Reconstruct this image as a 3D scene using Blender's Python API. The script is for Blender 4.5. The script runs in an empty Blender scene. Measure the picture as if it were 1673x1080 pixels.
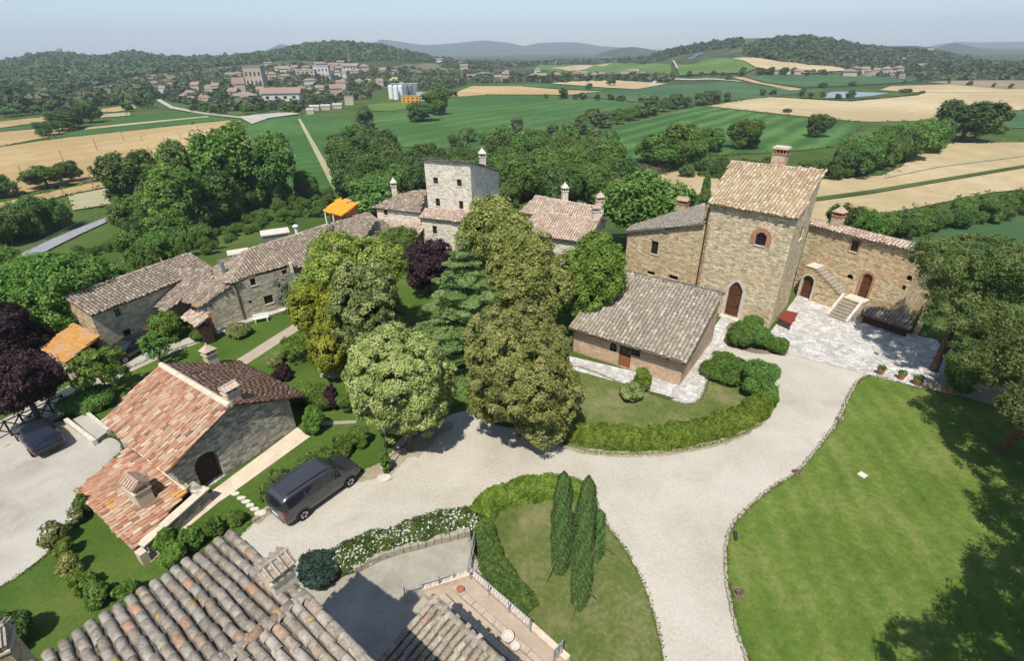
import bpy, bmesh, math, random
import numpy as np
from mathutils import Matrix, Vector
from mathutils.geometry import delaunay_2d_cdt

SC = bpy.context.scene
COL = SC.collection
RAD = math.radians

# ------------------------------------------------------------------ camera
CAM_H = 22.0
FOC, CX, CY = 840.0, 836.5, 540.0          # focal length and centre in photograph pixels
PITCH, ROLL = RAD(28.7), math.atan2(20.5, 1535.0)
DN = np.array([math.sin(ROLL) * math.cos(PITCH), math.cos(ROLL) * math.cos(PITCH), math.sin(PITCH)])
FW = np.array([0, 0, 1.0]) - DN * DN[2]
FW /= np.linalg.norm(FW)
RT = np.cross(DN, FW)
cam_data = bpy.data.cameras.new("camera")
cam = bpy.data.objects.new("camera", cam_data)
COL.objects.link(cam)
cam_data.sensor_width = 36.0
cam_data.sensor_fit = 'HORIZONTAL'
cam_data.lens = 36.0 * FOC / 1673.0
cam_data.clip_start = 0.1
cam_data.clip_end = 40000.0
m = Matrix(((RT[0], -RT[1], -RT[2], 0), (FW[0], -FW[1], -FW[2], 0), (-DN[0], DN[1], DN[2], CAM_H), (0, 0, 0, 1)))
cam.matrix_world = m
SC.camera = cam

# ------------------------------------------------------------------ sky, sun, exposure
SUN_ELEV, SUN_AZ = RAD(60), RAD(256)       # azimuth of the sun as a maths angle (from +X), behind and left of the camera
world = bpy.data.worlds.new("World")
SC.world = world
world.use_nodes = True
wn = world.node_tree.nodes
sky = wn.new('ShaderNodeTexSky')
sky.sky_type = 'NISHITA'
sky.sun_disc = False
sky.sun_elevation = SUN_ELEV
sky.sun_rotation = RAD(194)
sky.altitude = 300
sky.air_density = 1.0
sky.dust_density = 0.7
sky.ozone_density = 3.2
bg = wn['Background']
bg.inputs['Strength'].default_value = 0.11
world.node_tree.links.new(sky.outputs[0], bg.inputs['Color'])
sun_d = bpy.data.lights.new("sun", 'SUN')
sun_d.energy = 3.9
sun_d.angle = RAD(0.53)
sun_d.color = (1.0, 0.955, 0.88)
sun = bpy.data.objects.new("sun", sun_d)
COL.objects.link(sun)
to_sun = Vector((math.cos(SUN_AZ) * math.cos(SUN_ELEV), math.sin(SUN_AZ) * math.cos(SUN_ELEV), math.sin(SUN_ELEV)))
sun.rotation_euler = to_sun.to_track_quat('Z', 'Y').to_euler()
sun.location = (-20, -40, 90)
SC.view_settings.view_transform = 'Standard'
SC.view_settings.look = 'None'
SC.view_settings.exposure = 0.55
SC.view_settings.gamma = 1.0
SC.view_settings.use_curve_mapping = False
SC.cycles.max_bounces = 6
SC.cycles.diffuse_bounces = 3
SC.cycles.transmission_bounces = 3
SC.cycles.transparent_max_bounces = 6
SC.cycles.volume_bounces = 0

# ------------------------------------------------------------------ from photograph pixels to places in the world
def ray(px, py):
    r = np.array([(px - CX) / FOC, (py - CY) / FOC, 1.0])
    return np.array([r @ RT, r @ FW, -(r @ DN)])

def P(px, py, z=0.0):
    r = ray(px, py)
    t = (z - CAM_H) / r[2]
    return np.array([r[0] * t, r[1] * t, z])

def project(p):
    q = np.asarray(p, float) - [0, 0, CAM_H]
    c = RT * q[0] + FW * q[1] - DN * q[2]
    return CX + FOC * c[0] / c[2], CY + FOC * c[1] / c[2], c[2]

def on_wall(px, py, a, b):
    """the point of the vertical plane through a and b seen at a pixel"""
    n = np.array([-(b[1] - a[1]), b[0] - a[0]])
    r = ray(px, py)
    t = (n @ np.asarray(a[:2])) / (n @ r[:2])
    return np.array([r[0] * t, r[1] * t, CAM_H + r[2] * t])

def sstep(t):
    t = np.clip(t, 0, 1)
    return t * t * (3 - 2 * t)

PLAIN = -14.0
RIDGE_X = [-900, -400, -200, 0, 40, 90, 130, 170, 215, 250, 300, 350, 400, 440, 480, 520, 560, 600, 640, 680, 710, 760, 800, 860, 920, 960, 1000, 1050, 1080, 1110, 1150, 1190, 1220, 1260, 1300, 1330, 1370, 1400, 1450, 1500, 1540, 1580, 1620, 1673, 1800, 2000, 2600]
RIDGE_Y = [125, 117, 110, 99, 90, 82, 89, 91, 82, 89, 93, 91, 88, 83, 73, 69, 68, 71, 78, 88, 95, 98, 101, 101, 100, 101, 97, 91, 83, 77, 72, 66, 61, 61, 59, 60, 66, 73, 75, 75, 81, 91, 97, 97, 98, 98, 98]
_rays = [ray(x, y) for x, y in zip(RIDGE_X, RIDGE_Y)]
RIDGE_A = np.array([math.atan2(r[0], r[1]) for r in _rays])
RIDGE_T = np.array([r[2] / math.hypot(r[0], r[1]) for r in _rays])
_fx = [-900, 0, 200, 330, 480, 640, 760, 900, 1060, 1110, 1200, 1300, 1400, 1500, 1620, 2600]
_fd = [900, 760, 640, 560, 600, 680, 820, 800, 720, 640, 640, 720, 800, 900, 1000, 1200]
_rd = [2300, 2100, 1900, 1700, 1600, 1500, 1700, 1800, 1700, 1500, 1350, 1400, 1600, 1800, 2000, 2200]
FOOT_A = np.array([math.atan2(*ray(x, 120)[:2]) for x in _fx])

def terrain(x, y):
    x = np.asarray(x, float)
    y = np.asarray(y, float)
    ye = y + 0.35 * np.maximum(0, -x - 26) + 0.45 * np.maximum(0, x - 38)
    z = PLAIN * sstep((ye - 60) / 62)
    a = np.arctan2(x, y)
    r = np.hypot(x, y)
    rd = np.interp(a, FOOT_A, _rd)
    fd = np.interp(a, FOOT_A, _fd)
    zr = CAM_H + rd * np.interp(a, RIDGE_A, RIDGE_T)
    t = (r - fd) / (rd - fd)
    up = np.clip(t, 0, 1) ** 1.35
    lumps = (np.sin(a * 37 + r * .006) * np.sin(r * .011 + a * 11) + .6 * np.sin(a * 90 + 2) * np.sin(r * .02)) * 5 * np.clip(t, 0, 1) * np.clip(1.15 - t, 0, 1) * 1.6
    down = np.where(t > 1, sstep((t - 1) / 1.2), 0)
    hill = (zr - PLAIN) * up * (1 - down) + lumps
    return z + np.where(t > 0, hill, 0) * sstep(y / np.maximum(r, 1) / .12)

def T(px, py, lo=2.0):
    """where the ray through a pixel meets the terrain"""
    r = ray(px, py)
    n = np.hypot(r[0], r[1])
    t = min(CAM_H / max(-r[2], 1e-6), 480.0) * .985     # nothing rises above the plateau nearer than that
    prev = t
    while t < 9000:
        h = CAM_H + r[2] * t - float(terrain(r[0] * t, r[1] * t))
        if h < 0:
            a, b = prev, t
            for _ in range(30):
                c = (a + b) / 2
                if CAM_H + r[2] * c - float(terrain(r[0] * c, r[1] * c)) < 0:
                    b = c
                else:
                    a = c
            return np.array([r[0] * b, r[1] * b, float(terrain(r[0] * b, r[1] * b))])
        prev = t
        t *= 1.012
    return np.array([r[0] * 3000, r[1] * 3000, PLAIN])

def height_at(b, topy):
    """height of an upright at ground point b whose top is seen at pixel row topy"""
    lo, hi = b[2], min(b[2] + 150, CAM_H + 1.7 * max(b[1], 1.0))
    for _ in range(40):
        mid = (lo + hi) / 2
        if project((b[0], b[1], mid))[1] > topy:
            lo = mid
        else:
            hi = mid
    return lo - b[2]

# ------------------------------------------------------------------ materials
MATS = {}

class NT:
    def __init__(self, name):
        self.m = bpy.data.materials.new(name)
        self.m.use_nodes = True
        self.t = self.m.node_tree
        self.t.nodes.clear()
        self.out = self.n('ShaderNodeOutputMaterial')
        MATS[name] = self.m

    def n(self, typ, **kw):
        nd = self.t.nodes.new(typ)
        for k, v in kw.items():
            if k.startswith('i_'):
                key = k[2:]
                nd.inputs[int(key) if key.isdigit() else key].default_value = v
            else:
                setattr(nd, k, v)
        return nd

    def l(self, a, b):
        self.t.links.new(a, b)

    def coords(self, kind='Object'):
        return self.n('ShaderNodeTexCoord').outputs[kind]

    def noise(self, vec, scale, detail=4, rough=.55, dist=0):
        nd = self.n('ShaderNodeTexNoise')
        nd.inputs['Scale'].default_value = scale
        nd.inputs['Detail'].default_value = detail
        nd.inputs['Roughness'].default_value = rough
        nd.inputs['Distortion'].default_value = dist
        if vec is not None:
            self.l(vec, nd.inputs['Vector'])
        return nd.outputs['Fac']

    def ramp(self, fac, stops, interp='LINEAR'):
        nd = self.n('ShaderNodeValToRGB')
        cr = nd.color_ramp
        cr.interpolation = interp
        while len(cr.elements) < len(stops):
            cr.elements.new(.5)
        for e, (p, c) in zip(cr.elements, stops):
            e.position = p
            e.color = (*c, 1) if len(c) == 3 else c
        self.l(fac, nd.inputs['Fac'])
        return nd.outputs['Color']

    def mix(self, fac, a, b, mode='MIX'):
        nd = self.n('ShaderNodeMix', data_type='RGBA', blend_type=mode)
        for s, v in ((0, fac), (6, a), (7, b)):
            if hasattr(v, 'links'):
                self.l(v, nd.inputs[s])
            elif s == 0:
                nd.inputs[0].default_value = v
            else:
                nd.inputs[s].default_value = (*v, 1)
        return nd.outputs[2]

    def math(self, op, a, b=0.0, clamp=False):
        nd = self.n('ShaderNodeMath', operation=op, use_clamp=clamp)
        for i, v in enumerate((a, b)):
            if hasattr(v, 'links'):
                self.l(v, nd.inputs[i])
            else:
                nd.inputs[i].default_value = v
        return nd.outputs[0]

    def mapping(self, vec, scale=(1, 1, 1), rot=(0, 0, 0)):
        nd = self.n('ShaderNodeMapping')
        nd.inputs['Scale'].default_value = scale
        nd.inputs['Rotation'].default_value = rot
        self.l(vec, nd.inputs['Vector'])
        return nd.outputs[0]

    def bump(self, h, strength=.4, dist=.02):
        nd = self.n('ShaderNodeBump')
        nd.inputs['Strength'].default_value = strength
        nd.inputs['Distance'].default_value = dist
        self.l(h, nd.inputs['Height'])
        return nd.outputs[0]

    def pbsdf(self, color, rough=.85, normal=None, spec=.25, metal=0.0):
        nd = self.n('ShaderNodeBsdfPrincipled')
        if hasattr(color, 'links'):
            self.l(color, nd.inputs['Base Color'])
        else:
            nd.inputs['Base Color'].default_value = (*color, 1)
        if hasattr(rough, 'links'):
            self.l(rough, nd.inputs['Roughness'])
        else:
            nd.inputs['Roughness'].default_value = rough
        nd.inputs['Specular IOR Level'].default_value = spec
        nd.inputs['Metallic'].default_value = metal
        if normal is not None:
            self.l(normal, nd.inputs['Normal'])
        self.l(nd.outputs[0], self.out.inputs['Surface'])
        return nd

def plain_mat(name, color, rough=.6, spec=.3, metal=0.0, var=.12, scale=6.0):
    t = NT(name)
    c = t.coords()
    f = t.noise(c, scale, 5)
    dark = tuple(v * (1 - var) for v in color)
    lite = tuple(min(1, v * (1 + var)) for v in color)
    t.pbsdf(t.ramp(f, [(.3, dark), (.7, lite)]), rough, None, spec, metal)
    return t.m

def ground_mat(name, stops, scale=.25, fine=(.35, 8.0), bump=(.5, .03, 30.0), stripes=None, rough=.95, patch=None):
    """a soil, grass or gravel surface: wide patches, finer grain, a little relief; stripes = (angle, width m, amount)"""
    t = NT(name)
    c = t.coords()
    f = t.noise(c, scale, 6, .6, .3)
    if stripes:
        ang, wid, amt = stripes
        w = t.n('ShaderNodeTexWave', wave_type='BANDS', bands_direction='X', wave_profile='SIN')
        w.inputs['Scale'].default_value = .314 / wid
        w.inputs['Distortion'].default_value = 2.6
        w.inputs['Detail'].default_value = 3
        w.inputs['Detail Scale'].default_value = 1.0
        t.l(t.mapping(c, rot=(0, 0, ang)), w.inputs['Vector'])
        f = t.math('ADD', f, t.math('MULTIPLY', t.math('SUBTRACT', w.outputs['Fac'], .5), amt))
    g = t.noise(c, fine[1], 5, .65)
    g2 = t.noise(c, fine[1] * 4.5, 4, .75)
    f = t.math('ADD', f, t.math('MULTIPLY', t.math('SUBTRACT', g2, .5), fine[0] * .8))
    f = t.math('ADD', f, t.math('MULTIPLY', t.math('SUBTRACT', g, .5), fine[0]), True)
    col = t.ramp(f, stops)
    if patch:
        pc, psc, lo, hi = patch
        k = t.ramp(t.noise(c, psc, 5, .6, .5), [(lo, (0, 0, 0)), (hi, (1, 1, 1))])
        col = t.mix(k, col, pc)
    h = t.noise(c, bump[2], 4, .7)
    t.pbsdf(col, rough, t.bump(h, bump[0], bump[1]), .1)
    return t.m

def leaf_mat(name, cols, transl=.3, spread=.16, rough=.6):
    """leaves: three tones by leaf, a shift by plant, light passing through"""
    t = NT(name)
    a = t.n('ShaderNodeAttribute', attribute_name='rnd')
    col = t.ramp(a.outputs['Fac'], [(0.08, cols[0]), (.5, cols[1]), (.95, cols[2])])
    oi = t.n('ShaderNodeObjectInfo')
    h = t.n('ShaderNodeHueSaturation')
    t.l(col, h.inputs['Color'])
    t.l(t.math('ADD', t.math('MULTIPLY', oi.outputs['Random'], spread * .25), .5 - spread * .125), h.inputs['Hue'])
    t.l(t.math('ADD', t.math('MULTIPLY', oi.outputs['Random'], spread * 2.4), 1 - spread * 1.2), h.inputs['Value'])
    d = t.n('ShaderNodeBsdfPrincipled')
    d.inputs['Roughness'].default_value = rough
    d.inputs['Specular IOR Level'].default_value = .25
    t.l(h.outputs[0], d.inputs['Base Color'])
    tr = t.n('ShaderNodeBsdfTranslucent')
    t.l(t.mix(1.0, h.outputs[0], (1.0, 1.05, .55), 'MULTIPLY'), tr.inputs['Color'])
    mx = t.n('ShaderNodeMixShader')
    mx.inputs[0].default_value = transl
    t.l(d.outputs[0], mx.inputs[1])
    t.l(tr.outputs[0], mx.inputs[2])
    t.l(mx.outputs[0], t.out.inputs['Surface'])
    return t.m

def tile_mat(name, stops, lichen=None, blot=.5):
    """clay tiles: a tone for each tile, grime and lichen across them"""
    t = NT(name)
    a = t.n('ShaderNodeAttribute', attribute_name='rnd')
    oi = t.n('ShaderNodeObjectInfo')
    f = t.math('FRACT', t.math('ADD', a.outputs['Fac'], t.math('MULTIPLY', oi.outputs['Random'], 7.31)))
    col = t.ramp(f, stops)
    geo = t.n('ShaderNodeNewGeometry')
    g1 = t.noise(geo.outputs['Position'], 5.0, 6, .7)
    col = t.mix(t.math('MULTIPLY', t.ramp(g1, [(.45, (0, 0, 0)), (.7, (1, 1, 1))]), blot), col, tuple(.38 * v for v in stops[0][1]))
    g3 = t.noise(geo.outputs['Position'], 14.0, 5, .75)
    col = t.mix(t.math('MULTIPLY', t.ramp(g3, [(.5, (0, 0, 0)), (.68, (1, 1, 1))]), .55), col, tuple(min(.7, 1.5 * v + .05) for v in stops[-1][1]))
    if lichen:
        g2 = t.noise(geo.outputs['Position'], lichen[1], 4, .6, .4)
        col = t.mix(t.ramp(g2, [(lichen[2], (0, 0, 0)), (lichen[2] + .04, (1, 1, 1))]), col, lichen[0])
    h = t.noise(geo.outputs['Position'], 28.0, 4, .7)
    t.pbsdf(col, .92, t.bump(h, .6, .02), .12)
    return t.m

def stone_mat(name, c1, c2, mortar, patch=None, course=.17, length=.42, bumpk=.8):
    """coursed rubble: wavy courses of uneven stones in pale mortar (UV in metres)"""
    t = NT(name)
    uv = t.coords('UV')
    wob = t.n('ShaderNodeTexNoise')
    wob.inputs['Scale'].default_value = 2.2
    wob.inputs['Detail'].default_value = 3
    t.l(uv, wob.inputs['Vector'])
    sh = t.n('ShaderNodeVectorMath', operation='MULTIPLY_ADD')
    t.l(wob.outputs['Color'], sh.inputs[0])
    sh.inputs[1].default_value = (.45, .28, 0)
    t.l(uv, sh.inputs[2])
    br = t.n('ShaderNodeTexBrick')
    br.offset = .43
    br.squash = .72
    br.squash_frequency = 3
    br.inputs['Scale'].default_value = 1.0
    br.inputs['Brick Width'].default_value = length
    br.inputs['Row Height'].default_value = course
    br.inputs['Mortar Size'].default_value = .016
    br.inputs['Mortar Smooth'].default_value = .4
    br.inputs['Bias'].default_value = -.1
    br.inputs['Color1'].default_value = (0, 0, 0, 1)
    br.inputs['Color2'].default_value = (1, 1, 1, 1)
    br.inputs['Mortar'].default_value = (.5, .5, .5, 1)
    t.l(sh.outputs[0], br.inputs['Vector'])
    vo = t.n('ShaderNodeTexVoronoi')
    vo.inputs['Scale'].default_value = 3.4
    t.l(t.mapping(sh.outputs[0], (1, 2.2, 1)), vo.inputs['Vector'])
    sep = t.n('ShaderNodeSeparateColor')
    t.l(vo.outputs['Color'], sep.inputs[0])
    k = t.math('ADD', t.math('MULTIPLY', br.outputs['Color'], .45), t.math('MULTIPLY', sep.outputs[0], .55))
    col = t.ramp(k, [(.05, tuple(.62 * v for v in c1)), (.35, c1), (.7, c2), (1.0, tuple(min(.9, 1.18 * v) for v in c2))])
    col = t.mix(br.outputs['Fac'], col, mortar)
    if patch:
        pk = t.ramp(t.noise(uv, .55, 5, .65, .4), [(.52, (0, 0, 0)), (.66, (1, 1, 1))])
        col = t.mix(t.math('MULTIPLY', pk, .6), col, patch)
    st = t.noise(t.mapping(uv, (1.5, .25, 1)), 1.2, 5, .65)
    col = t.mix(t.math('MULTIPLY', t.ramp(st, [(.5, (0, 0, 0)), (.75, (1, 1, 1))]), .35), col, tuple(.55 * v for v in c1))
    fine = t.noise(uv, 24.0, 4, .7)
    hh = t.math('ADD', t.math('MULTIPLY', t.math('SUBTRACT', 1.0, br.outputs['Fac']), 1.0), t.math('ADD', t.math('MULTIPLY', sep.outputs[1], .8), t.math('MULTIPLY', fine, .35)))
    t.pbsdf(col, .95, t.bump(hh, bumpk, .05), .1)
    return t.m

# ------------------------------------------------------------------ meshes and objects
def link(name, mesh, mats, parent=None):
    o = bpy.data.objects.new(name, mesh)
    COL.objects.link(o)
    if mesh is not None and mats is not None and not mesh.materials:
        for mm in (mats if isinstance(mats, (list, tuple)) else [mats]):
            mesh.materials.append(MATS[mm] if isinstance(mm, str) else mm)
    if parent is not None:
        o.parent = parent
    return o

def tag(o, label=None, cat=None, group=None, kind=None):
    for k, v in (('label', label), ('category', cat), ('group', group), ('kind', kind)):
        if v:
            o[k] = v
    return o

def empty(name, loc=(0, 0, 0), rz=0.0):
    o = bpy.data.objects.new(name, None)
    o.empty_display_size = .3
    COL.objects.link(o)
    o.location = [float(v) for v in loc]
    o.rotation_euler = (0, 0, rz)
    return o

def thing(name, label, cat, loc=(0, 0, 0), rz=0.0, group=None):
    return tag(empty(name, loc, rz), label, cat, group)

KIDS = {}
def copy_tree(o, parent=None):
    c = o.copy()
    COL.objects.link(c)
    if parent is not None:
        c.parent = parent
    for ch in o.children:
        copy_tree(ch, c)
    return c

def np_mesh(name, verts, faces, rnd=None, uv=None, smooth=False, midx=None):
    """mesh from arrays; faces is an (n, k) array; rnd one number per face"""
    me = bpy.data.meshes.new(name)
    verts = np.asarray(verts, np.float32)
    faces = np.asarray(faces, np.int32)
    n, k = faces.shape
    me.vertices.add(len(verts))
    me.vertices.foreach_set('co', verts.ravel())
    me.loops.add(n * k)
    me.loops.foreach_set('vertex_index', faces.ravel())
    me.polygons.add(n)
    me.polygons.foreach_set('loop_start', np.arange(0, n * k, k, dtype=np.int32))
    if smooth:
        me.polygons.foreach_set('use_smooth', np.ones(n, bool))
    if midx is not None:
        me.polygons.foreach_set('material_index', np.asarray(midx, np.int32))
    me.update(calc_edges=True)
    if rnd is not None:
        at = me.attributes.new('rnd', 'FLOAT', 'FACE')
        at.data.foreach_set('value', np.asarray(rnd, np.float32))
    return me

class MB:
    """collects boxes, bars, prisms ... and links them as one mesh"""
    def __init__(self):
        self.v, self.f, self.mi, self.uv = [], [], [], []

    def add(self, vs, fs, mi=0):
        b = len(self.v)
        self.v += [tuple(float(c) for c in p) for p in vs]
        self.f += [tuple(b + i for i in f) for f in fs]
        self.mi += [mi] * len(fs)

    def box(self, c, s, rz=0.0, mi=0, tilt=None):
        hx, hy, hz = s[0] / 2, s[1] / 2, s[2] / 2
        M = Matrix.Rotation(rz, 3, 'Z')
        if tilt is not None:
            M = M @ tilt
        vs = [Vector(c) + M @ Vector((x * hx, y * hy, z * hz)) for x in (-1, 1) for y in (-1, 1) for z in (-1, 1)]
        self.add(vs, [(0, 1, 3, 2), (4, 6, 7, 5), (0, 4, 5, 1), (2, 3, 7, 6), (0, 2, 6, 4), (1, 5, 7, 3)], mi)

    def bar(self, a, b, r, n=6, r2=None, mi=0):
        a, b = Vector([float(x) for x in a]), Vector([float(x) for x in b])
        d = (b - a)
        if d.length < 1e-6:
            return
        d.normalize()
        x = d.orthogonal().normalized()
        y = d.cross(x)
        r2 = r if r2 is None else r2
        vs = []
        for p, rr in ((a, r), (b, r2)):
            for i in range(n):
                t = 2 * math.pi * i / n
                vs.append(p + x * (rr * math.cos(t)) + y * (rr * math.sin(t)))
        fs = [(i, (i + 1) % n, n + (i + 1) % n, n + i) for i in range(n)]
        fs += [tuple(range(n - 1, -1, -1)), tuple(range(n, 2 * n))]
        self.add(vs, fs, mi)

    def prism(self, poly, z0, z1, mi=0):
        n = len(poly)
        za = z0 if hasattr(z0, '__len__') else [z0] * n
        zb = z1 if hasattr(z1, '__len__') else [z1] * n
        ar = sum(poly[i][0] * poly[(i + 1) % n][1] - poly[(i + 1) % n][0] * poly[i][1] for i in range(n))
        ix = list(range(n)) if ar > 0 else list(range(n - 1, -1, -1))
        vs = [(poly[i][0], poly[i][1], za[i]) for i in ix] + [(poly[i][0], poly[i][1], zb[i]) for i in ix]
        fs = [(i, (i + 1) % n, n + (i + 1) % n, n + i) for i in range(n)]
        fs += [tuple(range(n - 1, -1, -1)), tuple(range(n, 2 * n))]
        self.add(vs, fs, mi)

    def lathe(self, c, prof, n=10, mi=0):
        vs = []
        for r, z in prof:
            for i in range(n):
                t = 2 * math.pi * i / n
                vs.append((c[0] + r * math.cos(t), c[1] + r * math.sin(t), c[2] + z))
        fs = []
        for j in range(len(prof) - 1):
            for i in range(n):
                fs.append((j * n + i, j * n + (i + 1) % n, (j + 1) * n + (i + 1) % n, (j + 1) * n + i))
        fs += [tuple(range(n - 1, -1, -1)), tuple(range((len(prof) - 1) * n, len(prof) * n))]
        self.add(vs, fs, mi)

    def mesh(self, name):
        me = bpy.data.meshes.new(name)
        me.from_pydata(self.v, [], self.f)
        me.polygons.foreach_set('material_index', np.array(self.mi, np.int32))
        me.update()
        return me

    def build(self, name, mats, parent=None, uv=False, bevel=0.0):
        me = self.mesh(name)
        if bevel:
            bm = bmesh.new()
            bm.from_mesh(me)
            bmesh.ops.bevel(bm, geom=[e for e in bm.edges], offset=bevel, segments=2, affect='EDGES', profile=.6, clamp_overlap=True)
            bm.to_mesh(me)
            bm.free()
        if uv:
            box_uv(me)
        return link(name, me, mats, parent)

def box_uv(me):
    """UV in metres: along the face and up it"""
    l = me.uv_layers.new(name='UVMap')
    for p in me.polygons:
        n = p.normal
        if abs(n.z) > .8:
            u, v = Vector((1, 0, 0)), Vector((0, 1, 0))
        else:
            u = Vector((-n.y, n.x, 0)).normalized()
            v = Vector((0, 0, 1))
        for li in p.loop_indices:
            co = me.vertices[me.loops[li].vertex_index].co
            l.data[li].uv = (co.dot(u), co.dot(v))

def smooth_loop(pts, step=.5, closed=True, jit=0.0, rng=None):
    """Catmull-Rom through points, resampled"""
    pts = [np.asarray(p[:2], float) for p in pts]
    n = len(pts)
    out = []
    rng_i = range(n) if closed else range(n - 1)
    for i in rng_i:
        if closed:
            p0, p1, p2, p3 = pts[i - 1], pts[i], pts[(i + 1) % n], pts[(i + 2) % n]
        else:
            p0, p1, p2, p3 = pts[max(i - 1, 0)], pts[i], pts[i + 1], pts[min(i + 2, n - 1)]
        k = max(1, int(np.linalg.norm(p2 - p1) / step))
        for j in range(k):
            t = j / k
            q = .5 * (2 * p1 + (p2 - p0) * t + (2 * p0 - 5 * p1 + 4 * p2 - p3) * t * t + (3 * p1 - p0 - 3 * p2 + p3) * t ** 3)
            out.append(q)
    if not closed:
        out.append(pts[-1])
    if jit:
        rng = rng or np.random.default_rng(3)
        out = [p + rng.normal(0, jit, 2) for p in out]
    return out

def flat_sheet(name, poly, z, mat, kind='structure', thick=0.0, parent=None):
    """flat polygon at height z"""
    ar = sum(poly[i][0] * poly[(i + 1) % len(poly)][1] - poly[(i + 1) % len(poly)][0] * poly[i][1] for i in range(len(poly)))
    if ar < 0:
        poly = poly[::-1]
    bm = bmesh.new()
    vs = [bm.verts.new((float(p[0]), float(p[1]), z)) for p in poly]
    f = bm.faces.new(vs)
    if thick:
        r = bmesh.ops.extrude_face_region(bm, geom=[f])
        for v in r['geom']:
            if isinstance(v, bmesh.types.BMVert):
                v.co.z -= thick
        f.normal_flip()
    bmesh.ops.recalc_face_normals(bm, faces=bm.faces[:])
    me = bpy.data.meshes.new(name)
    bmesh.ops.triangulate(bm, faces=[q for q in bm.faces if len(q.verts) > 4])
    bm.to_mesh(me)
    bm.free()
    if not thick and me.polygons[0].normal.z < 0:
        me.flip_normals()
    o = link(name, me, mat, parent)
    if kind:
        o['kind'] = kind
    return o

OUTLINES = []
def drape(name, pxs, mat, off=.12, cell=4.0, closed_pts=None):
    """a sheet lying on the terrain with the outline given by photograph pixels"""
    pts = closed_pts if closed_pts is not None else [T(*p)[:2] for p in pxs]
    OUTLINES.append((name, pts))
    bm = bmesh.new()
    bm.faces.new([bm.verts.new((p[0], p[1], 0)) for p in pts])
    bmesh.ops.triangulate(bm, faces=bm.faces[:])
    for ax in (0, 1):
        lo, hi = min(p[ax] for p in pts), max(p[ax] for p in pts)
        c = max(cell, (hi - lo) / 60)
        k = math.floor(lo / c) + 1
        while k * c < hi:
            co = [0, 0, 0]
            no = [0, 0, 0]
            co[ax] = k * c
            no[ax] = 1
            bmesh.ops.bisect_plane(bm, geom=bm.verts[:] + bm.edges[:] + bm.faces[:], plane_co=co, plane_no=no)
            k += 1
    bmesh.ops.triangulate(bm, faces=bm.faces[:])
    for v in bm.verts:
        v.co.z = float(terrain(v.co.x, v.co.y)) + off
    bm.normal_update()
    me = bpy.data.meshes.new(name)
    bm.to_mesh(me)
    bm.free()
    if len(me.polygons) and me.polygons[0].normal.z < 0:
        me.flip_normals()
    o = link(name, me, mat)
    o['kind'] = 'structure'
    return o

def inside(poly, x, y):
    c = False
    n = len(poly)
    for i in range(n):
        x1, y1 = poly[i][0], poly[i][1]
        x2, y2 = poly[(i + 1) % n][0], poly[(i + 1) % n][1]
        if (y1 > y) != (y2 > y) and x < (x2 - x1) * (y - y1) / (y2 - y1) + x1:
            c = not c
    return c
# ------------------------------------------------------------------ ground materials
ground_mat('meadow', [(.25, (.030, .055, .012)), (.5, (.060, .095, .022)), (.75, (.105, .130, .040))], .06, (.6, 3.0), (.8, .08, 9.0))
ground_mat('lawn', [(.1, (.066, .116, .018)), (.5, (.118, .174, .030)), (.9, (.225, .238, .074))], .28, (1.0, 3.0), (.9, .06, 22.0), stripes=(RAD(8), 1.3, .14))
ground_mat('garden_lawn', [(.2, (.042, .088, .012)), (.5, (.072, .125, .020)), (.82, (.140, .170, .040))], .22, (.7, 6.0), (.9, .05, 30.0))
ground_mat('dry_lawn', [(.15, (.062, .102, .020)), (.48, (.125, .155, .042)), (.8, (.265, .235, .115))], .30, (.8, 4.0), (.9, .05, 30.0), patch=((.25, .215, .105), .42, .55, .72))
ground_mat('gravel', [(.1, (.335, .30, .235)), (.5, (.465, .422, .342)), (.9, (.57, .527, .445))], .22, (1.0, 7.0), (.8, .03, 26.0), patch=((.38, .345, .28), .33, .56, .72))
ground_mat('pale_gravel', [(.2, (.31, .275, .215)), (.5, (.41, .375, .31)), (.8, (.49, .455, .395))], .35, (.65, 12.0), (.8, .03, 26.0), patch=((.27, .225, .155), .22, .56, .74))
ground_mat('asphalt', [(.2, (.22, .22, .225)), (.8, (.32, .32, .33))], .5, (.5, 10.0), (.4, .02, 30.0))
ground_mat('dirt', [(.2, (.27, .22, .15)), (.6, (.36, .31, .22)), (.85, (.44, .39, .30))], .4, (.6, 8.0), (.7, .04, 20.0))
def field_mat(name, a, b, ang=0.0, wid=6.0, amt=.22):
    return ground_mat(name, [(.2, tuple(.82 * v for v in a)), (.45, a), (.65, b), (.9, tuple(min(1, 1.12 * v) for v in b))], .012, (.5, .22), (.6, .15, 1.6), stripes=(ang, wid, amt))
field_mat('ripe_wheat', (.36, .255, .115), (.46, .335, .165), RAD(20), 16.0, .07)
field_mat('tan_wheat', (.40, .31, .165), (.50, .40, .235), RAD(-12), 16.0, .06)
field_mat('stubble', (.33, .30, .17), (.43, .39, .25), RAD(40), 4.0, .08)
field_mat('green_crop', (.046, .108, .026), (.078, .155, .042), RAD(68), 9.0, .13)
field_mat('blue_green_crop', (.050, .104, .036), (.078, .140, .054), RAD(75), 14.0, .10)
field_mat('light_green_crop', (.085, .145, .028), (.125, .185, .045), RAD(30), 8.0, .12)
field_mat('ploughed', (.22, .165, .10), (.30, .235, .15), RAD(10), 5.0, .3)
field_mat('olive_slope', (.11, .115, .055), (.19, .175, .10), RAD(15), 14.0, .5)

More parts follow.
